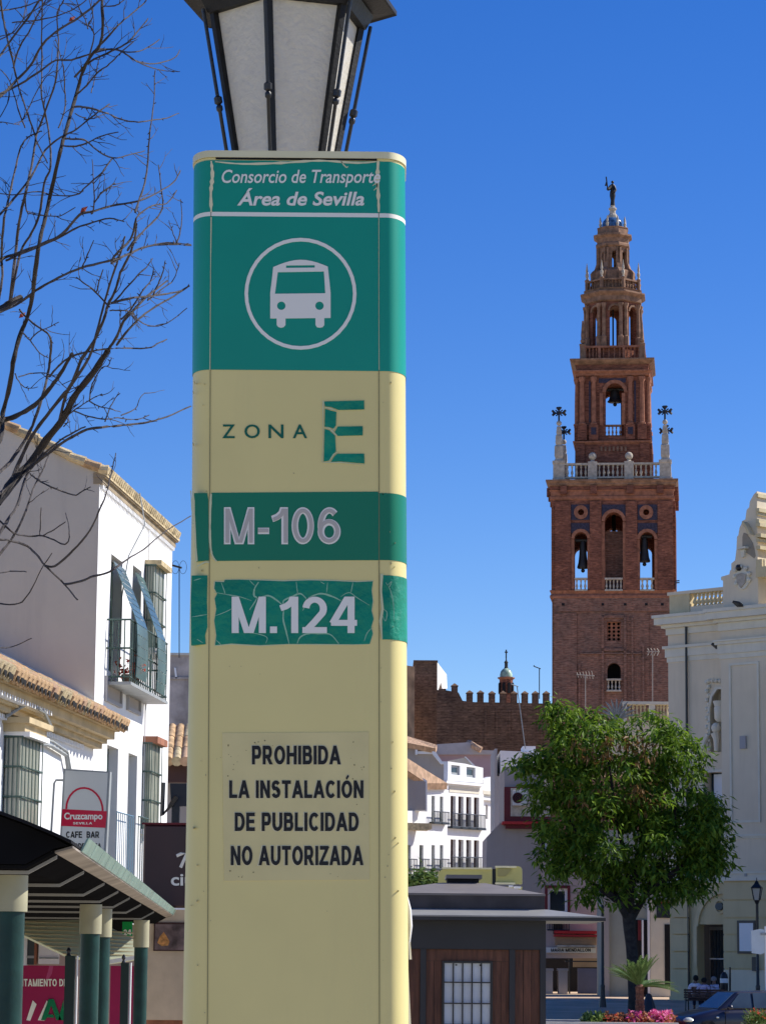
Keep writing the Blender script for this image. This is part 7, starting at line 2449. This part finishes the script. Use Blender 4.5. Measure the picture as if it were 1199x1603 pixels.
M().poly(RF, [RF.hit(x, y) for x, y in ((1168, 817), (1171, 819), (1176, 826), (1180, 836), (1180, 838), (1176, 836), (1173, 828), (1168, 822))], 0, .35).build('scroll', K['cream_trim'], th)
M().poly(RF, [RF.hit(x, y) for x, y in ((1159, 858), (1172, 856), (1172, 859), (1159, 861))], 0, .3).build('niche_shelf', K['trim'], th)
M().poly(RF, [RF.hit(x, y) for x, y in ((1161, 861), (1168, 860.5), (1166, 872), (1163, 873))], 0, .15).build('niche_bracket', K['trim'], th)
# crest
out = [RF.hit(1162 + 12 * cos(t * pi / 8) * (1 if t % 2 else .86), 905 + (18 if t % 16 < 9 else 15) * sin(t * pi / 8)) for t in range(16)]
M().poly(RF, out, 0, .07).build('crest', K['trim'], th)
out = [RF.hit(x, y) for x, y in ((1154, 900), (1162, 897), (1169, 900), (1168, 912), (1161, 921), (1155, 912))]
M().poly(RF, out, .07, .13).build('crest_shield', K['stone_white'], th)
m_ = M()
for x, y in ((1152, 893), (1160, 888), (1168, 890), (1173, 898), (1173, 908), (1151, 903), (1153, 914)):
    m_.ball(RF.W(*RF.hit(x, y), .08), .1, 6)
stuff(m_.build('crest_ornament', K['trim'], th))
m_ = M().ball(RF.W(*RF.hit(1158, 889), .1), .15, 8)
m_.build('dark_spotlight', K['iron'], th)
for x, y, f in ((1155, 946, RF), (1122, 1012, RB)):
    p = f.W(*f.hit(x, y, .7), .7)
    M().tube([p + Vector((-.25, 0, .12)), p, p + Vector((.2, 0, -.06))], [.05, .13, .05], 6).build('floodlight', K['iron'], th)
# unseen block added outside the frame, sized to shade the green tree
M().box(RF, aG + 3.5, aEnd + 9, zc_ - .5, zc_ + 4.3, -9, -1).build('shade_block', K['theatre'], th)
M().box(RF, aEnd, aEnd + 9, zg0, zc_, -9, 0).build('projecting_wall', K['theatre'], th)

# notice case, small box
nc = thing('notice_case', 'black framed notice case with white sheet on the theatre wall', 'notice board', RF.W(*RF.hit(1166, 1493), .05))
M().pbox(RF, 1153, 1181, 1441, 1493, .001, .08).build('case', K['iron'], nc)
M().pbox(RF, 1156.5, 1178, 1445, 1489, .08, .09).build('sheet', K['white_paint'], nc)
lb = M().pbox(RF, 1176, 1183, 1498, 1520, .001, .15).build('letter_box', K['iron'])
tag(lb, 'small black box on the theatre wall under the notice case', 'letter box')
# ================================================================== BUILDINGS BEHIND THE TREE TRUNK
cb_ = thing('pale_green_building', 'pale building with white framed doors behind the green tree trunk', 'building', base(990, 1560, 134))
CF = Front(134)
M().pbox(CF, 944, 1062, 1300, 1575, -4, 0).build('wall', mat('pale_green_plaster', (.33, .35, .3), rough=.9, var=.06, streak=.2), cb_)
M().pbox(CF, 943, 953, 1330, 1575, 0, .25).build('corner_pier', K['plain'], cb_)
M().pbox(CF, 984, 1013, 1440, 1560, 0, .05).build('doorway', K['dark_in'], cb_)
M().pbox(CF, 1013.2, 1017, 1410, 1560, 0, .12).build('door_frame', K['white_paint'], cb_)
M().pbox(CF, 998, 1003, 1440, 1472, .05, .1).build('hanging_sign', K['burgundy'], cb_)
M().pbox(CF, 1004, 1007, 1440, 1500, .05, .1).build('door_edge', K['white_paint'], cb_)
M().pbox(CF, 1017.5, 1055, 1408, 1560, 0, .08).build('white_front', K['trim'], cb_)
M().pbox(CF, 1027, 1050, 1413, 1437, .08, .14).build('window', K['pane'], cb_)
M().pbox(CF, 1027, 1050, 1411.5, 1414, .14, .2).build('window_blind', K['red_awn'], cb_)
M().pbox(CF, 1040, 1050, 1447, 1545, .08, .12).build('door', K['dark_in'], cb_)
# upper parapet with balusters left of the theatre
ub = thing('terrace_parapet', 'cream balustrade and white palm top above the green tree, against the brick tower', 'parapet', P(1020, 1140, 138))
UF = Front(138)
M().pbox(UF, 940, 1052, 1130, 1210, -3, 0).build('wall', K['theatre'], ub)
M().pbox(UF, 975, 1050, 1098, 1102.5, -.35, .1).build('rail', K['trim'], ub)
M().pbox(UF, 1016, 1025, 1102.6, 1130, -.3, .05).build('pier', K['trim'], ub)
M().pbox(UF, 975, 981, 1102.6, 1130, -.3, .05).build('pier', K['trim'], ub)
ub0 = None
for x in [985 + i * 6 for i in range(5)] + [1029 + i * 5 for i in range(4)]:
    q_ = UF.W(*UF.hit(x, 1130), -.12)
    if ub0 is None:
        m_ = M(); baluster(m_, q_, .09, UF.hit(x, 1102.5)[1] - q_.z, 8)
        ub0 = m_.build('baluster', K['cream_trim'], ub, smooth=True); uq = q_
    else:
        place_copy(ub0, ub, q_ - uq)
fr_ = M()
for i in range(11):
    a = pi * (.08 + .84 * i / 10)
    p0 = P(965, 1128, 128)
    pts = [p0 + Vector((cos(a) * t * .9, random.uniform(-.05, .05), sin(a) * t * .9 + .3 * t - .28 * t * t)) for t in (0, .4, .8, 1.1)]
    fr_.tube(pts, [.05, .06, .05, .01], 4)
pw = thing('pale_agave', 'pale spiky plant top rising above the green tree crown', 'plant', P(965, 1135, 128))
stuff(fr_.build('spikes', K['stone_white'], pw))
mm = thing('x', 'x', 'x', (0, 0, 0)) if 0 else None

# ================================================================== STREET FURNITURE ON THE RIGHT
def lamp_post(px_, ybase, ytop, Y, label, lantern=True):
    b_ = P(px_, ybase, Y)
    t = thing('street_lamp', label, 'street lamp', b_, 'black cast iron street lamps')
    k = mpp(1480, Y)
    H = P(px_, ytop, Y).z - b_.z
    M().lathe(b_, [(k * 6, 0), (k * 5.5, k * 5), (k * 4, k * 18), (k * 3.4, k * 30), (k * 3.8, k * 33), (k * 2.6, k * 36), (k * 2.3, H * .7), (k * 2.2, H)], 12).build('post', K['iron'], t, smooth=True)
    if lantern:
        z = b_.z + H
        M().lathe((b_.x, b_.y, z), [(k * 3, 0), (k * 5, k * 4), (k * 5.6, k * 6)], 4, rot=.5).build('lantern_base', K['iron'], t)
        M().lathe((b_.x, b_.y, z), [(k * 5.6, k * 6), (k * 9.5, k * 24)], 4, rot=.5).build('glass', K['frost'], t)
        m_ = M()
        for q in range(4):
            a = .5 + q * pi / 2
            m_.tube([(b_.x + cos(a) * k * 5.8, b_.y + sin(a) * k * 5.8, z + k * 6), (b_.x + cos(a) * k * 9.8, b_.y + sin(a) * k * 9.8, z + k * 24)], k * 1.0, 4)
        m_.build('lantern_bars', K['iron'], t)
        M().lathe((b_.x, b_.y, z), [(k * 11.5, k * 24), (k * 11.5, k * 25.5), (k * 5, k * 31), (k * 3, k * 35), (k * 1, k * 36), (k * .6, k * 41)], 4, rot=.5).build('lantern_roof', K['iron'], t)
    else:
        M().ball((b_.x, b_.y, b_.z + H), k * 2.8, 8, 1.4).build('knob', K['iron'], t)
    return t
lamp_post(1186, 1603 - 25, 1415, 116, 'black cast iron street lamp with lantern before the theatre notice case')
lamp_post(943, 1577, 1420, 118, 'slim black iron post with knob top, at the right end of the kiosk eave', False)
ts = thing('traffic_sign', 'back of a white traffic sign on a white pole, at the right edge', 'traffic sign', base(1197, 1610, 88))
T8 = Front(88)
M().poly(T8, [T8.hit(x, y) for x, y in ((1175, 1457), (1190, 1454), (1198, 1456), (1198, 1491), (1190, 1494), (1176, 1492))], -.03, 0).build('plate', mat('sign_back', (.5, .58, .62), rough=.4), ts)
M().pbox(T8, 1190, 1199, 1460, 1464, 0, .04).build('clamp', K['grey_metal'], ts)
p = P(1199, 1500, 88)
M().lathe((p.x, 88.02, ground_z(88)), [(.05, 0), (.05, P(1199, 1450, 88).z - ground_z(88))], 8).build('pole', K['white_paint'], ts)
# litter bin
lbn = thing('litter_bin', 'black litter bin with white band on a post by the theatre door', 'litter bin', P(1136, 1568, 118))
kb_ = mpp(1540, 118)
c_ = P(1133, 1556, 118)
M().lathe(c_, [(kb_ * 4.5, 0), (kb_ * 6, kb_ * 3), (kb_ * 6.2, kb_ * 17)], 14).build('bucket', K['iron'], lbn, smooth=True)
M().lathe(c_, [(kb_ * 6.5, kb_ * 17.1), (kb_ * 6.5, kb_ * 24)], 14).build('white_band', K['white_paint'], lbn)
M().lathe(c_, [(kb_ * 6.5, kb_ * 24.1), (kb_ * 5, kb_ * 30), (kb_ * 2, kb_ * 34)], 14).build('lid', K['iron'], lbn)
p0, p1 = P(1142, 1570, 118), P(1142, 1514, 118)
M().tube([p0, p1], kb_ * 1.6, 6).build('post', K['iron'], lbn)
# bench
bn0 = P(1101, 1583, 116)
kk = mpp(1560, 116)
bd = Vector((.93, -.3, 0)).normalized()
bw_ = Vector((-bd.y, bd.x, 0))       # away from us
bench = thing('park_bench', 'brown slatted park bench seen from behind, three people seated on it', 'bench', bn0 + bw_ * .3)
bF = Frame((bn0.x - bd.x * .8, bn0.y - bd.y * .8), (bd.x, bd.y))
bz = bn0.z
for i in range(4):
    M().box(bF, 0, 1.75, bz + .5 + i * .095, bz + .575 + i * .095, -.02 + i * -.0, .012).build('back_slat', K['bench_wood'], bench)
for i in range(4):
    M().box(bF, 0, 1.75, bz + .42, bz + .45, -.14 - i * .11, -.05 - i * .11).build('seat_slat', K['bench_wood'], bench)
for a in (.08, 1.67):
    m_ = M()
    m_.tube([bF.W(a, bz, .08), bF.W(a, bz + .42, .02), bF.W(a, bz + .88, .045)], [.03, .025, .02], 6)
    m_.build('leg', K['iron'], bench)
    M().tube([bF.W(a, bz, -.5), bF.W(a, bz + .4, -.45)], .025, 6).build('leg', K['iron'], bench)
    M().tube([bF.W(a, bz + .41, .02), bF.W(a, bz + .41, -.48)], .022, 6).build('seat_bearer', K['iron'], bench)
    M().tube([bF.W(a, bz + .62, .02), bF.W(a, bz + .64, -.4), bF.W(a, bz + .42, -.45)], .018, 6).build('arm_rest', K['iron'], bench)

# ---- people
def skin_mesh(name, joints, edges, radii, mt, parent, root=0, sub=1):
    me = bpy.data.meshes.new(name)
    off = Vector(parent['_w'])
    me.from_pydata([tuple(Vector(j) - off) for j in joints], edges, [])
    ob = bpy.data.objects.new(name, me)
    C.objects.link(ob)
    md = ob.modifiers.new('skin', 'SKIN')
    md.use_smooth_shade = True
    lay = me.skin_vertices[0].data if me.skin_vertices else None
    if lay is None:
        bm = bmesh.new(); bm.from_mesh(me); bm.verts.layers.skin.verify(); bm.to_mesh(me); bm.free()
        lay = me.skin_vertices[0].data
    for i, r in enumerate(radii):
        rr_ = r if hasattr(r, '__len__') else (r, r)
        lay[i].radius = rr_
        lay[i].use_root = (i == root)
    sb = ob.modifiers.new('sub', 'SUBSURF')
    sb.levels = sub
    sb.render_levels = sub
    bpy.context.view_layer.update()
    dg = bpy.context.evaluated_depsgraph_get()
    m2 = bpy.data.meshes.new_from_object(ob.evaluated_get(dg))
    bpy.data.objects.remove(ob)
    m2.materials.clear(); m2.materials.append(mt)
    o2 = bpy.data.objects.new(name, m2)
    C.objects.link(o2)
    o2['_w'] = tuple(off)
    o2.parent = parent
    return o2
def person(px_, py_head, Y, label, shirt, hair, trous, face, lean=(0, 0), turn=0.0, bald=False):
    """seated figure; py_head = top of the head; face = horizontal unit vector the person looks along"""
    top_ = P(px_, py_head, Y)
    seat = bz + .45
    t = thing('person', label, 'person', Vector((top_.x, top_.y, bz)), 'people sitting on the bench')
    Fv = Vector((face[0], face[1], 0)).normalized()
    Sv = Vector((Fv.y, -Fv.x, 0))
    Hh = top_.z - seat
    c = Vector((top_.x - lean[0], top_.y - lean[1], seat + .1))
    def J(f, s_, z):
        k = max(z, 0) / Hh
        return c + Fv * f + Sv * s_ + Vector((lean[0] * k, lean[1] * k, z))
    sc = Hh / .86
    sh = .5 * sc
    js = [J(0, 0, 0), J(-.02, 0, .2 * sc), J(-.03, 0, .4 * sc), J(-.01, 0, sh), J(.0, 0, .6 * sc), J(.03, 0, .68 * sc), J(.02, 0, .75 * sc)]
    rd = [(.15, .11), (.15, .1), (.17, .11), (.1, .09), (.055, .055), (.085, .095), (.08, .09)]
    ed = [(0, 1), (1, 2), (2, 3), (3, 4), (4, 5), (5, 6)]
    for sg in (-1, 1):
        b = len(js)
        js += [J(-.01, sg * .19, sh - .04), J(-.02, sg * .24, .26 * sc), J(.18, sg * .2, .12), J(.26, sg * .14, .12)]
        rd += [.06, .046, .036, .032]
        ed += [(3, b), (b, b + 1), (b + 1, b + 2), (b + 2, b + 3)]
        for q in range(5):
            w0 = len(js)
            l = (.07, .095, .1, .095, .075)[q]
            off_s = sg * (-.05 if q == 0 else -.02 + .018 * (q - 1) - .02)
            js.append(J(.26 + (l * .6 if q == 0 else l), sg * .14 + off_s, .115 - .01 * q))
            rd.append(.009)
            ed.append((b + 3, w0))
        b2 = len(js)
        js += [J(.05, sg * .1, -.02), J(.44, sg * .12, 0.0), J(.46, sg * .12, -.4), J(.58, sg * .13, -.48)]
        rd += [.09, .065, .045, .035]
        ed += [(0, b2), (b2, b2 + 1), (b2 + 1, b2 + 2), (b2 + 2, b2 + 3)]
    skin_mesh('body', js, ed, rd, K['skin'], t)
    js2 = [J(0, 0, -.02), J(-.02, 0, .2 * sc), J(-.03, 0, .4 * sc), J(-.01, 0, sh + .01)]
    rd2 = [(.185, .15), (.19, .14), (.205, .145), (.1, .09)]
    ed2 = [(0, 1), (1, 2), (2, 3)]
    for sg in (-1, 1):
        b = len(js2)
        js2 += [J(-.01, sg * .2, sh - .04), J(-.02, sg * .245, .28 * sc), J(.03, sg * .24, .2 * sc)]
        rd2 += [.085, .072, .066]
        ed2 += [(3, b), (b, b + 1), (b + 1, b + 2)]
    skin_mesh('shirt', js2, ed2, rd2, shirt, t)
    js3 = [J(0, 0, -.02)]
    rd3 = [(.19, .13)]
    ed3 = []
    for sg in (-1, 1):
        b = len(js3)
        js3 += [J(.08, sg * .1, -.02), J(.44, sg * .12, 0.0), J(.46, sg * .12, -.36)]
        rd3 += [.105, .085, .07]
        ed3 += [(0, b), (b, b + 1), (b + 1, b + 2)]
    skin_mesh('trousers', js3, ed3, rd3, trous, t)
    hd = J(.02, 0, .76 * sc)
    if not bald:
        M().ball(hd - Fv * .02, .112, 12, 1.1).build('hair', hair, t, smooth=True)
    else:
        M().lathe(hd - Fv * .012 + Vector((0, 0, -.07)), [(.1, 0), (.113, .04), (.112, .1), (.09, .15), (.04, .18)], 12).build('hair', hair, t, smooth=True)
    nz_ = M().ball(J(.125, 0, .71 * sc), .016, 6).build('nose', K['skin'], t)
    for sg in (-1, 1):
        M().ball(J(.03, sg * .1, .72 * sc), .024, 6, 1.4).build('ear', K['skin'], t)
        M().ball(J(.108, sg * .035, .745 * sc), .012, 6).build('eye', K['dark'], t)
        s0 = J(.5, sg * .13, -.5)
        M().tube([s0 + Vector((0, 0, -.0)) - Fv * .08, s0 + Fv * .06, s0 + Fv * .16 - Vector((0, 0, .02))], [.05, .05, .03], 8).build('shoe', K['trousers'], t, smooth=True)
    return t
away = (.25, 1)
person(1088.5, 1531, 116.55, 'dark-haired person in a white lilac shirt, leftmost on the bench', K['shirt_white'], K['hair_dark'], K['trousers'], (.3, 1), (.03, -.05))
person(1101.5, 1535, 116.4, 'person in a lilac shirt leaning forward in the middle of the bench', K['shirt_lilac'], K['hair_dark'], K['trousers'], (.3, 1), (.05, .08))
person(1116, 1533, 116.2, 'grey-haired person in a striped shirt, rightmost on the bench', K['shirt_stripe'], K['hair_grey'], K['trousers'], (.9, .5), (-.06, .0), bald=True)

# ================================================================== CAR
cp = P(1064, 1590, 86)
hd_ = radians(20)
cf = Vector((-cos(hd_), -sin(hd_), 0))
cs_ = Vector((cf.y, -cf.x, 0))
if cs_.y > 0: cs_ = -cs_                      # side nearer to us
carz = ground_z(86) + .12
nose = Vector((cp.x, 86, carz))
car = thing('parked_car', 'dark navy blue hatchback car facing left at the right edge', 'car', nose - cf * 2.0)
org = nose + cs_ * -.45
def CP(x, y, z):
    return org - cf * x + cs_ * y + Vector((0, 0, z))
def loft(st, name, mt, par, n=16, smooth=True):
    m_ = M()
    for x, z0, z1, hw, p_ in st:
        zc, hz = (z0 + z1) / 2, (z1 - z0) / 2
        for k in range(n):
            a = 2 * pi * (k + .5) / n
            ca, sa = cos(a), sin(a)
            y = hw * (abs(ca) ** p_) * (1 if ca > 0 else -1)
            z = zc + hz * (abs(sa) ** p_) * (1 if sa > 0 else -1)
            m_.v.append(tuple(CP(x, y, z)))
    L_ = len(st)
    for i in range(L_ - 1):
        for k in range(n):
            j = (k + 1) % n
            m_.f.append((i * n + k, i * n + j, (i + 1) * n + j, (i + 1) * n + k))
    m_.f.append(tuple(range(n)))
    m_.f.append(tuple((L_ - 1) * n + k for k in range(n)))
    return m_.build(name, mt, par, smooth=smooth)
bodyo = loft([(0, .28, .5, .5, .6), (.03, .22, .6, .66, .5), (.12, .18, .7, .76, .42), (.35, .17, .78, .82, .36), (.7, .17, .87, .84, .34), (1.0, .17, .94, .85, .33), (1.6, .17, .97, .86, .32), (2.6, .17, .98, .86, .32), (3.4, .18, .98, .85, .33), (3.8, .22, .96, .8, .4), (3.92, .3, .85, .7, .5)], 'body', K['carpaint'], car)
m_ = M()
bt_ = [CP(1.06, -.74, .9), CP(1.06, .74, .9), CP(3.75, .74, .93), CP(3.75, -.74, .93)]
md_ = [CP(1.78, -.6, 1.45), CP(1.78, .6, 1.45), CP(3.2, .6, 1.49), CP(3.2, -.6, 1.49)]
m_.hexa(bt_ + md_)
m_.build('cabin', K['carpaint'], car, bevel=.06)
def quadp(name, pts, mt, par, nrm, th=.012):
    nrm = Vector(nrm).normalized() * th
    m2 = M()
    m2.hexa([p + nrm * .3 for p in pts] + [p + nrm * 1.6 for p in pts])
    return m2.build(name, mt, par)
up_ = Vector((0, 0, 1))
quadp('windscreen', [CP(1.14, -.66, .96), CP(1.14, .66, .96), CP(1.73, .54, 1.41), CP(1.73, -.54, 1.41)], K['carglass'], car, cf * .5 + up_ * .85)
for sgn in (1, -1):
    nn = cs_ * sgn
    quadp('side_window', [CP(1.42, sgn * .725, .97), CP(2.2, sgn * .73, .97), CP(2.2, sgn * .62, 1.41), CP(1.86, sgn * .615, 1.41)], K['carglass'], car, nn + up_ * .3, .02)
    quadp('side_window', [CP(2.28, sgn * .73, .97), CP(3.05, sgn * .73, .98), CP(2.98, sgn * .615, 1.41), CP(2.28, sgn * .62, 1.41)], K['carglass'], car, nn + up_ * .3, .02)
    m2 = M().ball(CP(.16, sgn * .62, .62), 1, 12)
    c0 = CP(.2, sgn * .62, .62)
    m2.v = [tuple(c0 + (-cf * (Vector(v) - CP(.16, sgn * .62, .62)).dot(-cf) * .17) + cs_ * ((Vector(v) - CP(.16, sgn * .62, .62)).dot(cs_) * .2) + up_ * ((v[2] - CP(.16, 0, .62).z) * .085)) for v in m2.v]
    m2.build('headlight', K['headlight'], car, smooth=True)
    mr = M().ball(CP(1.4, sgn * .92, 1.0), .1, 10, .8).build('wing_mirror', K['carpaint'], car, smooth=True)
    for x in (.72, 3.2):
        c0 = CP(x, sgn * .78, .31)
        ax = cs_ * sgn
        w_ = M().tube([c0 - ax * .1, c0 - ax * .02, c0 + ax * .085, c0 + ax * .09], [.29, .305, .305, .27], 24).build('wheel', K['rubber'], car, smooth=True)
        M().tube([c0 + ax * .09, c0 + ax * .1], [.2, .17], 12).build('rim', K['grey_metal'], w_)
    M().tube([CP(.98, sgn * .875, .71) , CP(1.05, sgn * .875, .71)], .028, 8).build('indicator', K['headlight'], car)
    M().tube([CP(1.9, sgn * .866, .8), CP(2.1, sgn * .866, .8)], .018, 6).build('door_handle', K['carpaint'], car)
    M().box(Frame(CP(1.28, sgn * .8605, 0).xy, (-cf.x, -cf.y)), 0, .012, carz + .3, carz + .93, -.004, .004).build('door_seam', K['dark'], car)
M().tube([CP(.0, -.35, .42), CP(-.01, 0, .42), CP(.0, .35, .42)], .07, 8).build('grille', K['dark'], car)

# second bit of roof at the very corner
# ================================================================== FLOWER BED AND CYCAD
fb = thing('sunlit_ground_wall', 'low pale wall round the flower bed, standing in for sunlit ground, bottom right', 'planter', base(980, 1610, 85))
pF = Front(84.5)
a0, a1 = pF.hit(853, 1600)[0], pF.hit(1062, 1600)[0]
zt_ = pF.hit(900, 1600)[1]
M().box(pF, a0, a1, ground_z(85), zt_, -.3, 0).build('front_wall', K['kerb'], fb)  # added wall, its pale top stands in for the sunlit ground
M().box(pF, a0, a1, ground_z(85), zt_ - .06, -3.2, -.3).build('soil', K['soil'], fb)
M().box(pF, a0, a1, ground_z(85), zt_, -3.5, -3.2).build('rear_wall', K['kerb'], fb)
def bed(x0, x1, y0, y1):
    return lambda r: P(r.uniform(x0, x1), r.uniform(y0, y1) + 4, 86 + r.gauss(0, .4))
def tagst(o, lab, cat):
    o['label'] = lab; o['category'] = cat; o['kind'] = 'stuff'
    return o
tagst(leaves(230, bed(1018, 1046, 1583, 1603), .1, -.3, rg, 8, .7).build('pink_flowers', K['fl_pink'], fix=False), 'bright pink flowers massed in the middle of the flower bed', 'flowers')
tagst(leaves(120, bed(985, 1005, 1584, 1603), .1, -.3, rg, 8, .7).build('pink_flowers', K['fl_pink'], fix=False), 'smaller pink flower clump at the foot of the cycad', 'flowers')
tagst(leaves(420, bed(948, 1052, 1588, 1606), .12, -.3, rg, 7, .6).build('coral_plants', K['fl_coral'], fix=False), 'coral and orange leafy plants along the flower bed', 'flowers')
tagst(leaves(130, bed(945, 1015, 1588, 1604), .1, -.3, rg, 7, .6).build('red_flowers', K['fl_red'], fix=False), 'scattered red flowers among the coral plants', 'flowers')
tagst(leaves(230, bed(916, 944, 1589, 1606), .14, -.4, rg, 7, .4).build('light_green_plants', leafmat('light_leaf', (.12, .2, .04), (.3, .4, .1)), fix=False), 'yellow-green leafy plants at the left end of the flower bed', 'plants')
tagst(leaves(90, lambda r: P(r.uniform(1172, 1199), r.uniform(1590, 1606), 84 + r.gauss(0, .3)), .16, -.5, rg, 7, .3).build('grassy_plants', K['leaf_dark'], fix=False), 'grassy plants with red tips at the bottom right corner', 'plants')
tagst(leaves(30, lambda r: P(r.uniform(1175, 1199), r.uniform(1584, 1596), 84 + r.gauss(0, .3)), .07, -.5, rg, 7, .5).build('red_blossoms', K['fl_red'], fix=False), 'few red blossoms above the grassy plants, bottom right corner', 'flowers')
cy = thing('cycad', 'small cycad palm with a crown of stiff green fronds above the flower bed', 'palm', P(1001, 1585, 86))
k5 = mpp(1540, 86)
c_ = P(1001, 1545, 86)
m_ = M()
m_.lathe((c_.x, c_.y, 0), [(k5 * r, P(1001, y, 86).z) for r, y in ((8, 1592), (7, 1580), (7.6, 1574), (6.4, 1572), (7.2, 1566), (6.2, 1564), (7, 1558), (6, 1556), (6.8, 1550), (7.5, 1545), (4, 1541))], 12)
m_.build('trunk', mat('cycad_trunk', (.16, .075, .05), rough=.9, var=.5, scale=15, bump=.5), cy)
M().lathe((P(1018, 1578, 87).x, 88, ground_z(88)), [(.3, 0), (.2, .5), (.1, 1.1), (.05, 1.3)], 6).build('dark_shoot', K['iron'], cy) if 0 else None
for i in range(44):
    az = i * 2.399
    el = .12 + 1.15 * (((i * 17) % 44) / 44)
    L_ = rg.uniform(1.0, 1.25) * 52 * k5
    d0 = Vector((cos(az), sin(az), 0))
    m_ = M()
    prev = None
    n = 16
    spine = []
    for j in range(n + 1):
        t = j / n
        e_ = el - t * .5
        if j == 0:
            spine.append(Vector(c_))
        else:
            spine.append(spine[-1] + (d0 * cos(e_) + Vector((0, 0, sin(e_)))) * L_ / n)
    m_.tube(spine, [.014 * (1 - j / (n + 2)) for j in range(n + 1)], 4)
    sd_ = d0.cross(Vector((0, 0, 1)))
    for j in range(2, n + 1):
        t = j / n
        ll = .15 * sin(pi * min(t * .85 + .12, 1)) + .04
        dr_ = (spine[j] - spine[j - 1]).normalized()
        for sg in (-1, 1):
            p = spine[j]
            v = (sd_ * sg * .8 + dr_ * .75 + Vector((0, 0, .25))).normalized() * ll
            w_ = dr_ * .03
            m_.add([p - w_, p + v * .5 - w_, p + v, p + w_], [(0, 1, 2), (0, 2, 3)])
    m_.build('frond', K['cycad'], cy, fix=False)
# dark cone put in for the shadowed base of the tree trunk
dk = M().lathe((P(1015, 1560, 108).x, 108, ground_z(108)), [(.42, 0), (.34, .3), (.22, .8), (.1, 1.15), (.03, 1.2)], 12).build('trunk_shade_cone', K['kiosk_dark'])
tag(dk, 'dark cone for the shadowed trunk base of the tree, behind the cycad', 'shadowed trunk base')

for root in (big, low, kio, th, bus, hb, hl_, hp):
    for o in root.children_recursive:
        if o.name.split('.')[0] in ('grille', 'balcony', 'balcony_railing', 'window_guard', 'window_grille', 'window_sill', 'shade_frame', 'cables', 'shop_frame', 'balcony_rail', 'canvas_rib', 'door_pane', 'white_emblem', 'green_emblem', 'clip', 'hanging_cable', 'wall', 'eaves_moulding'):
            if o.name.split('.')[0] in ('grille', 'balcony', 'balcony_railing', 'window_guard', 'window_grille', 'door_pane'):
                o['kind'] = 'stuff'
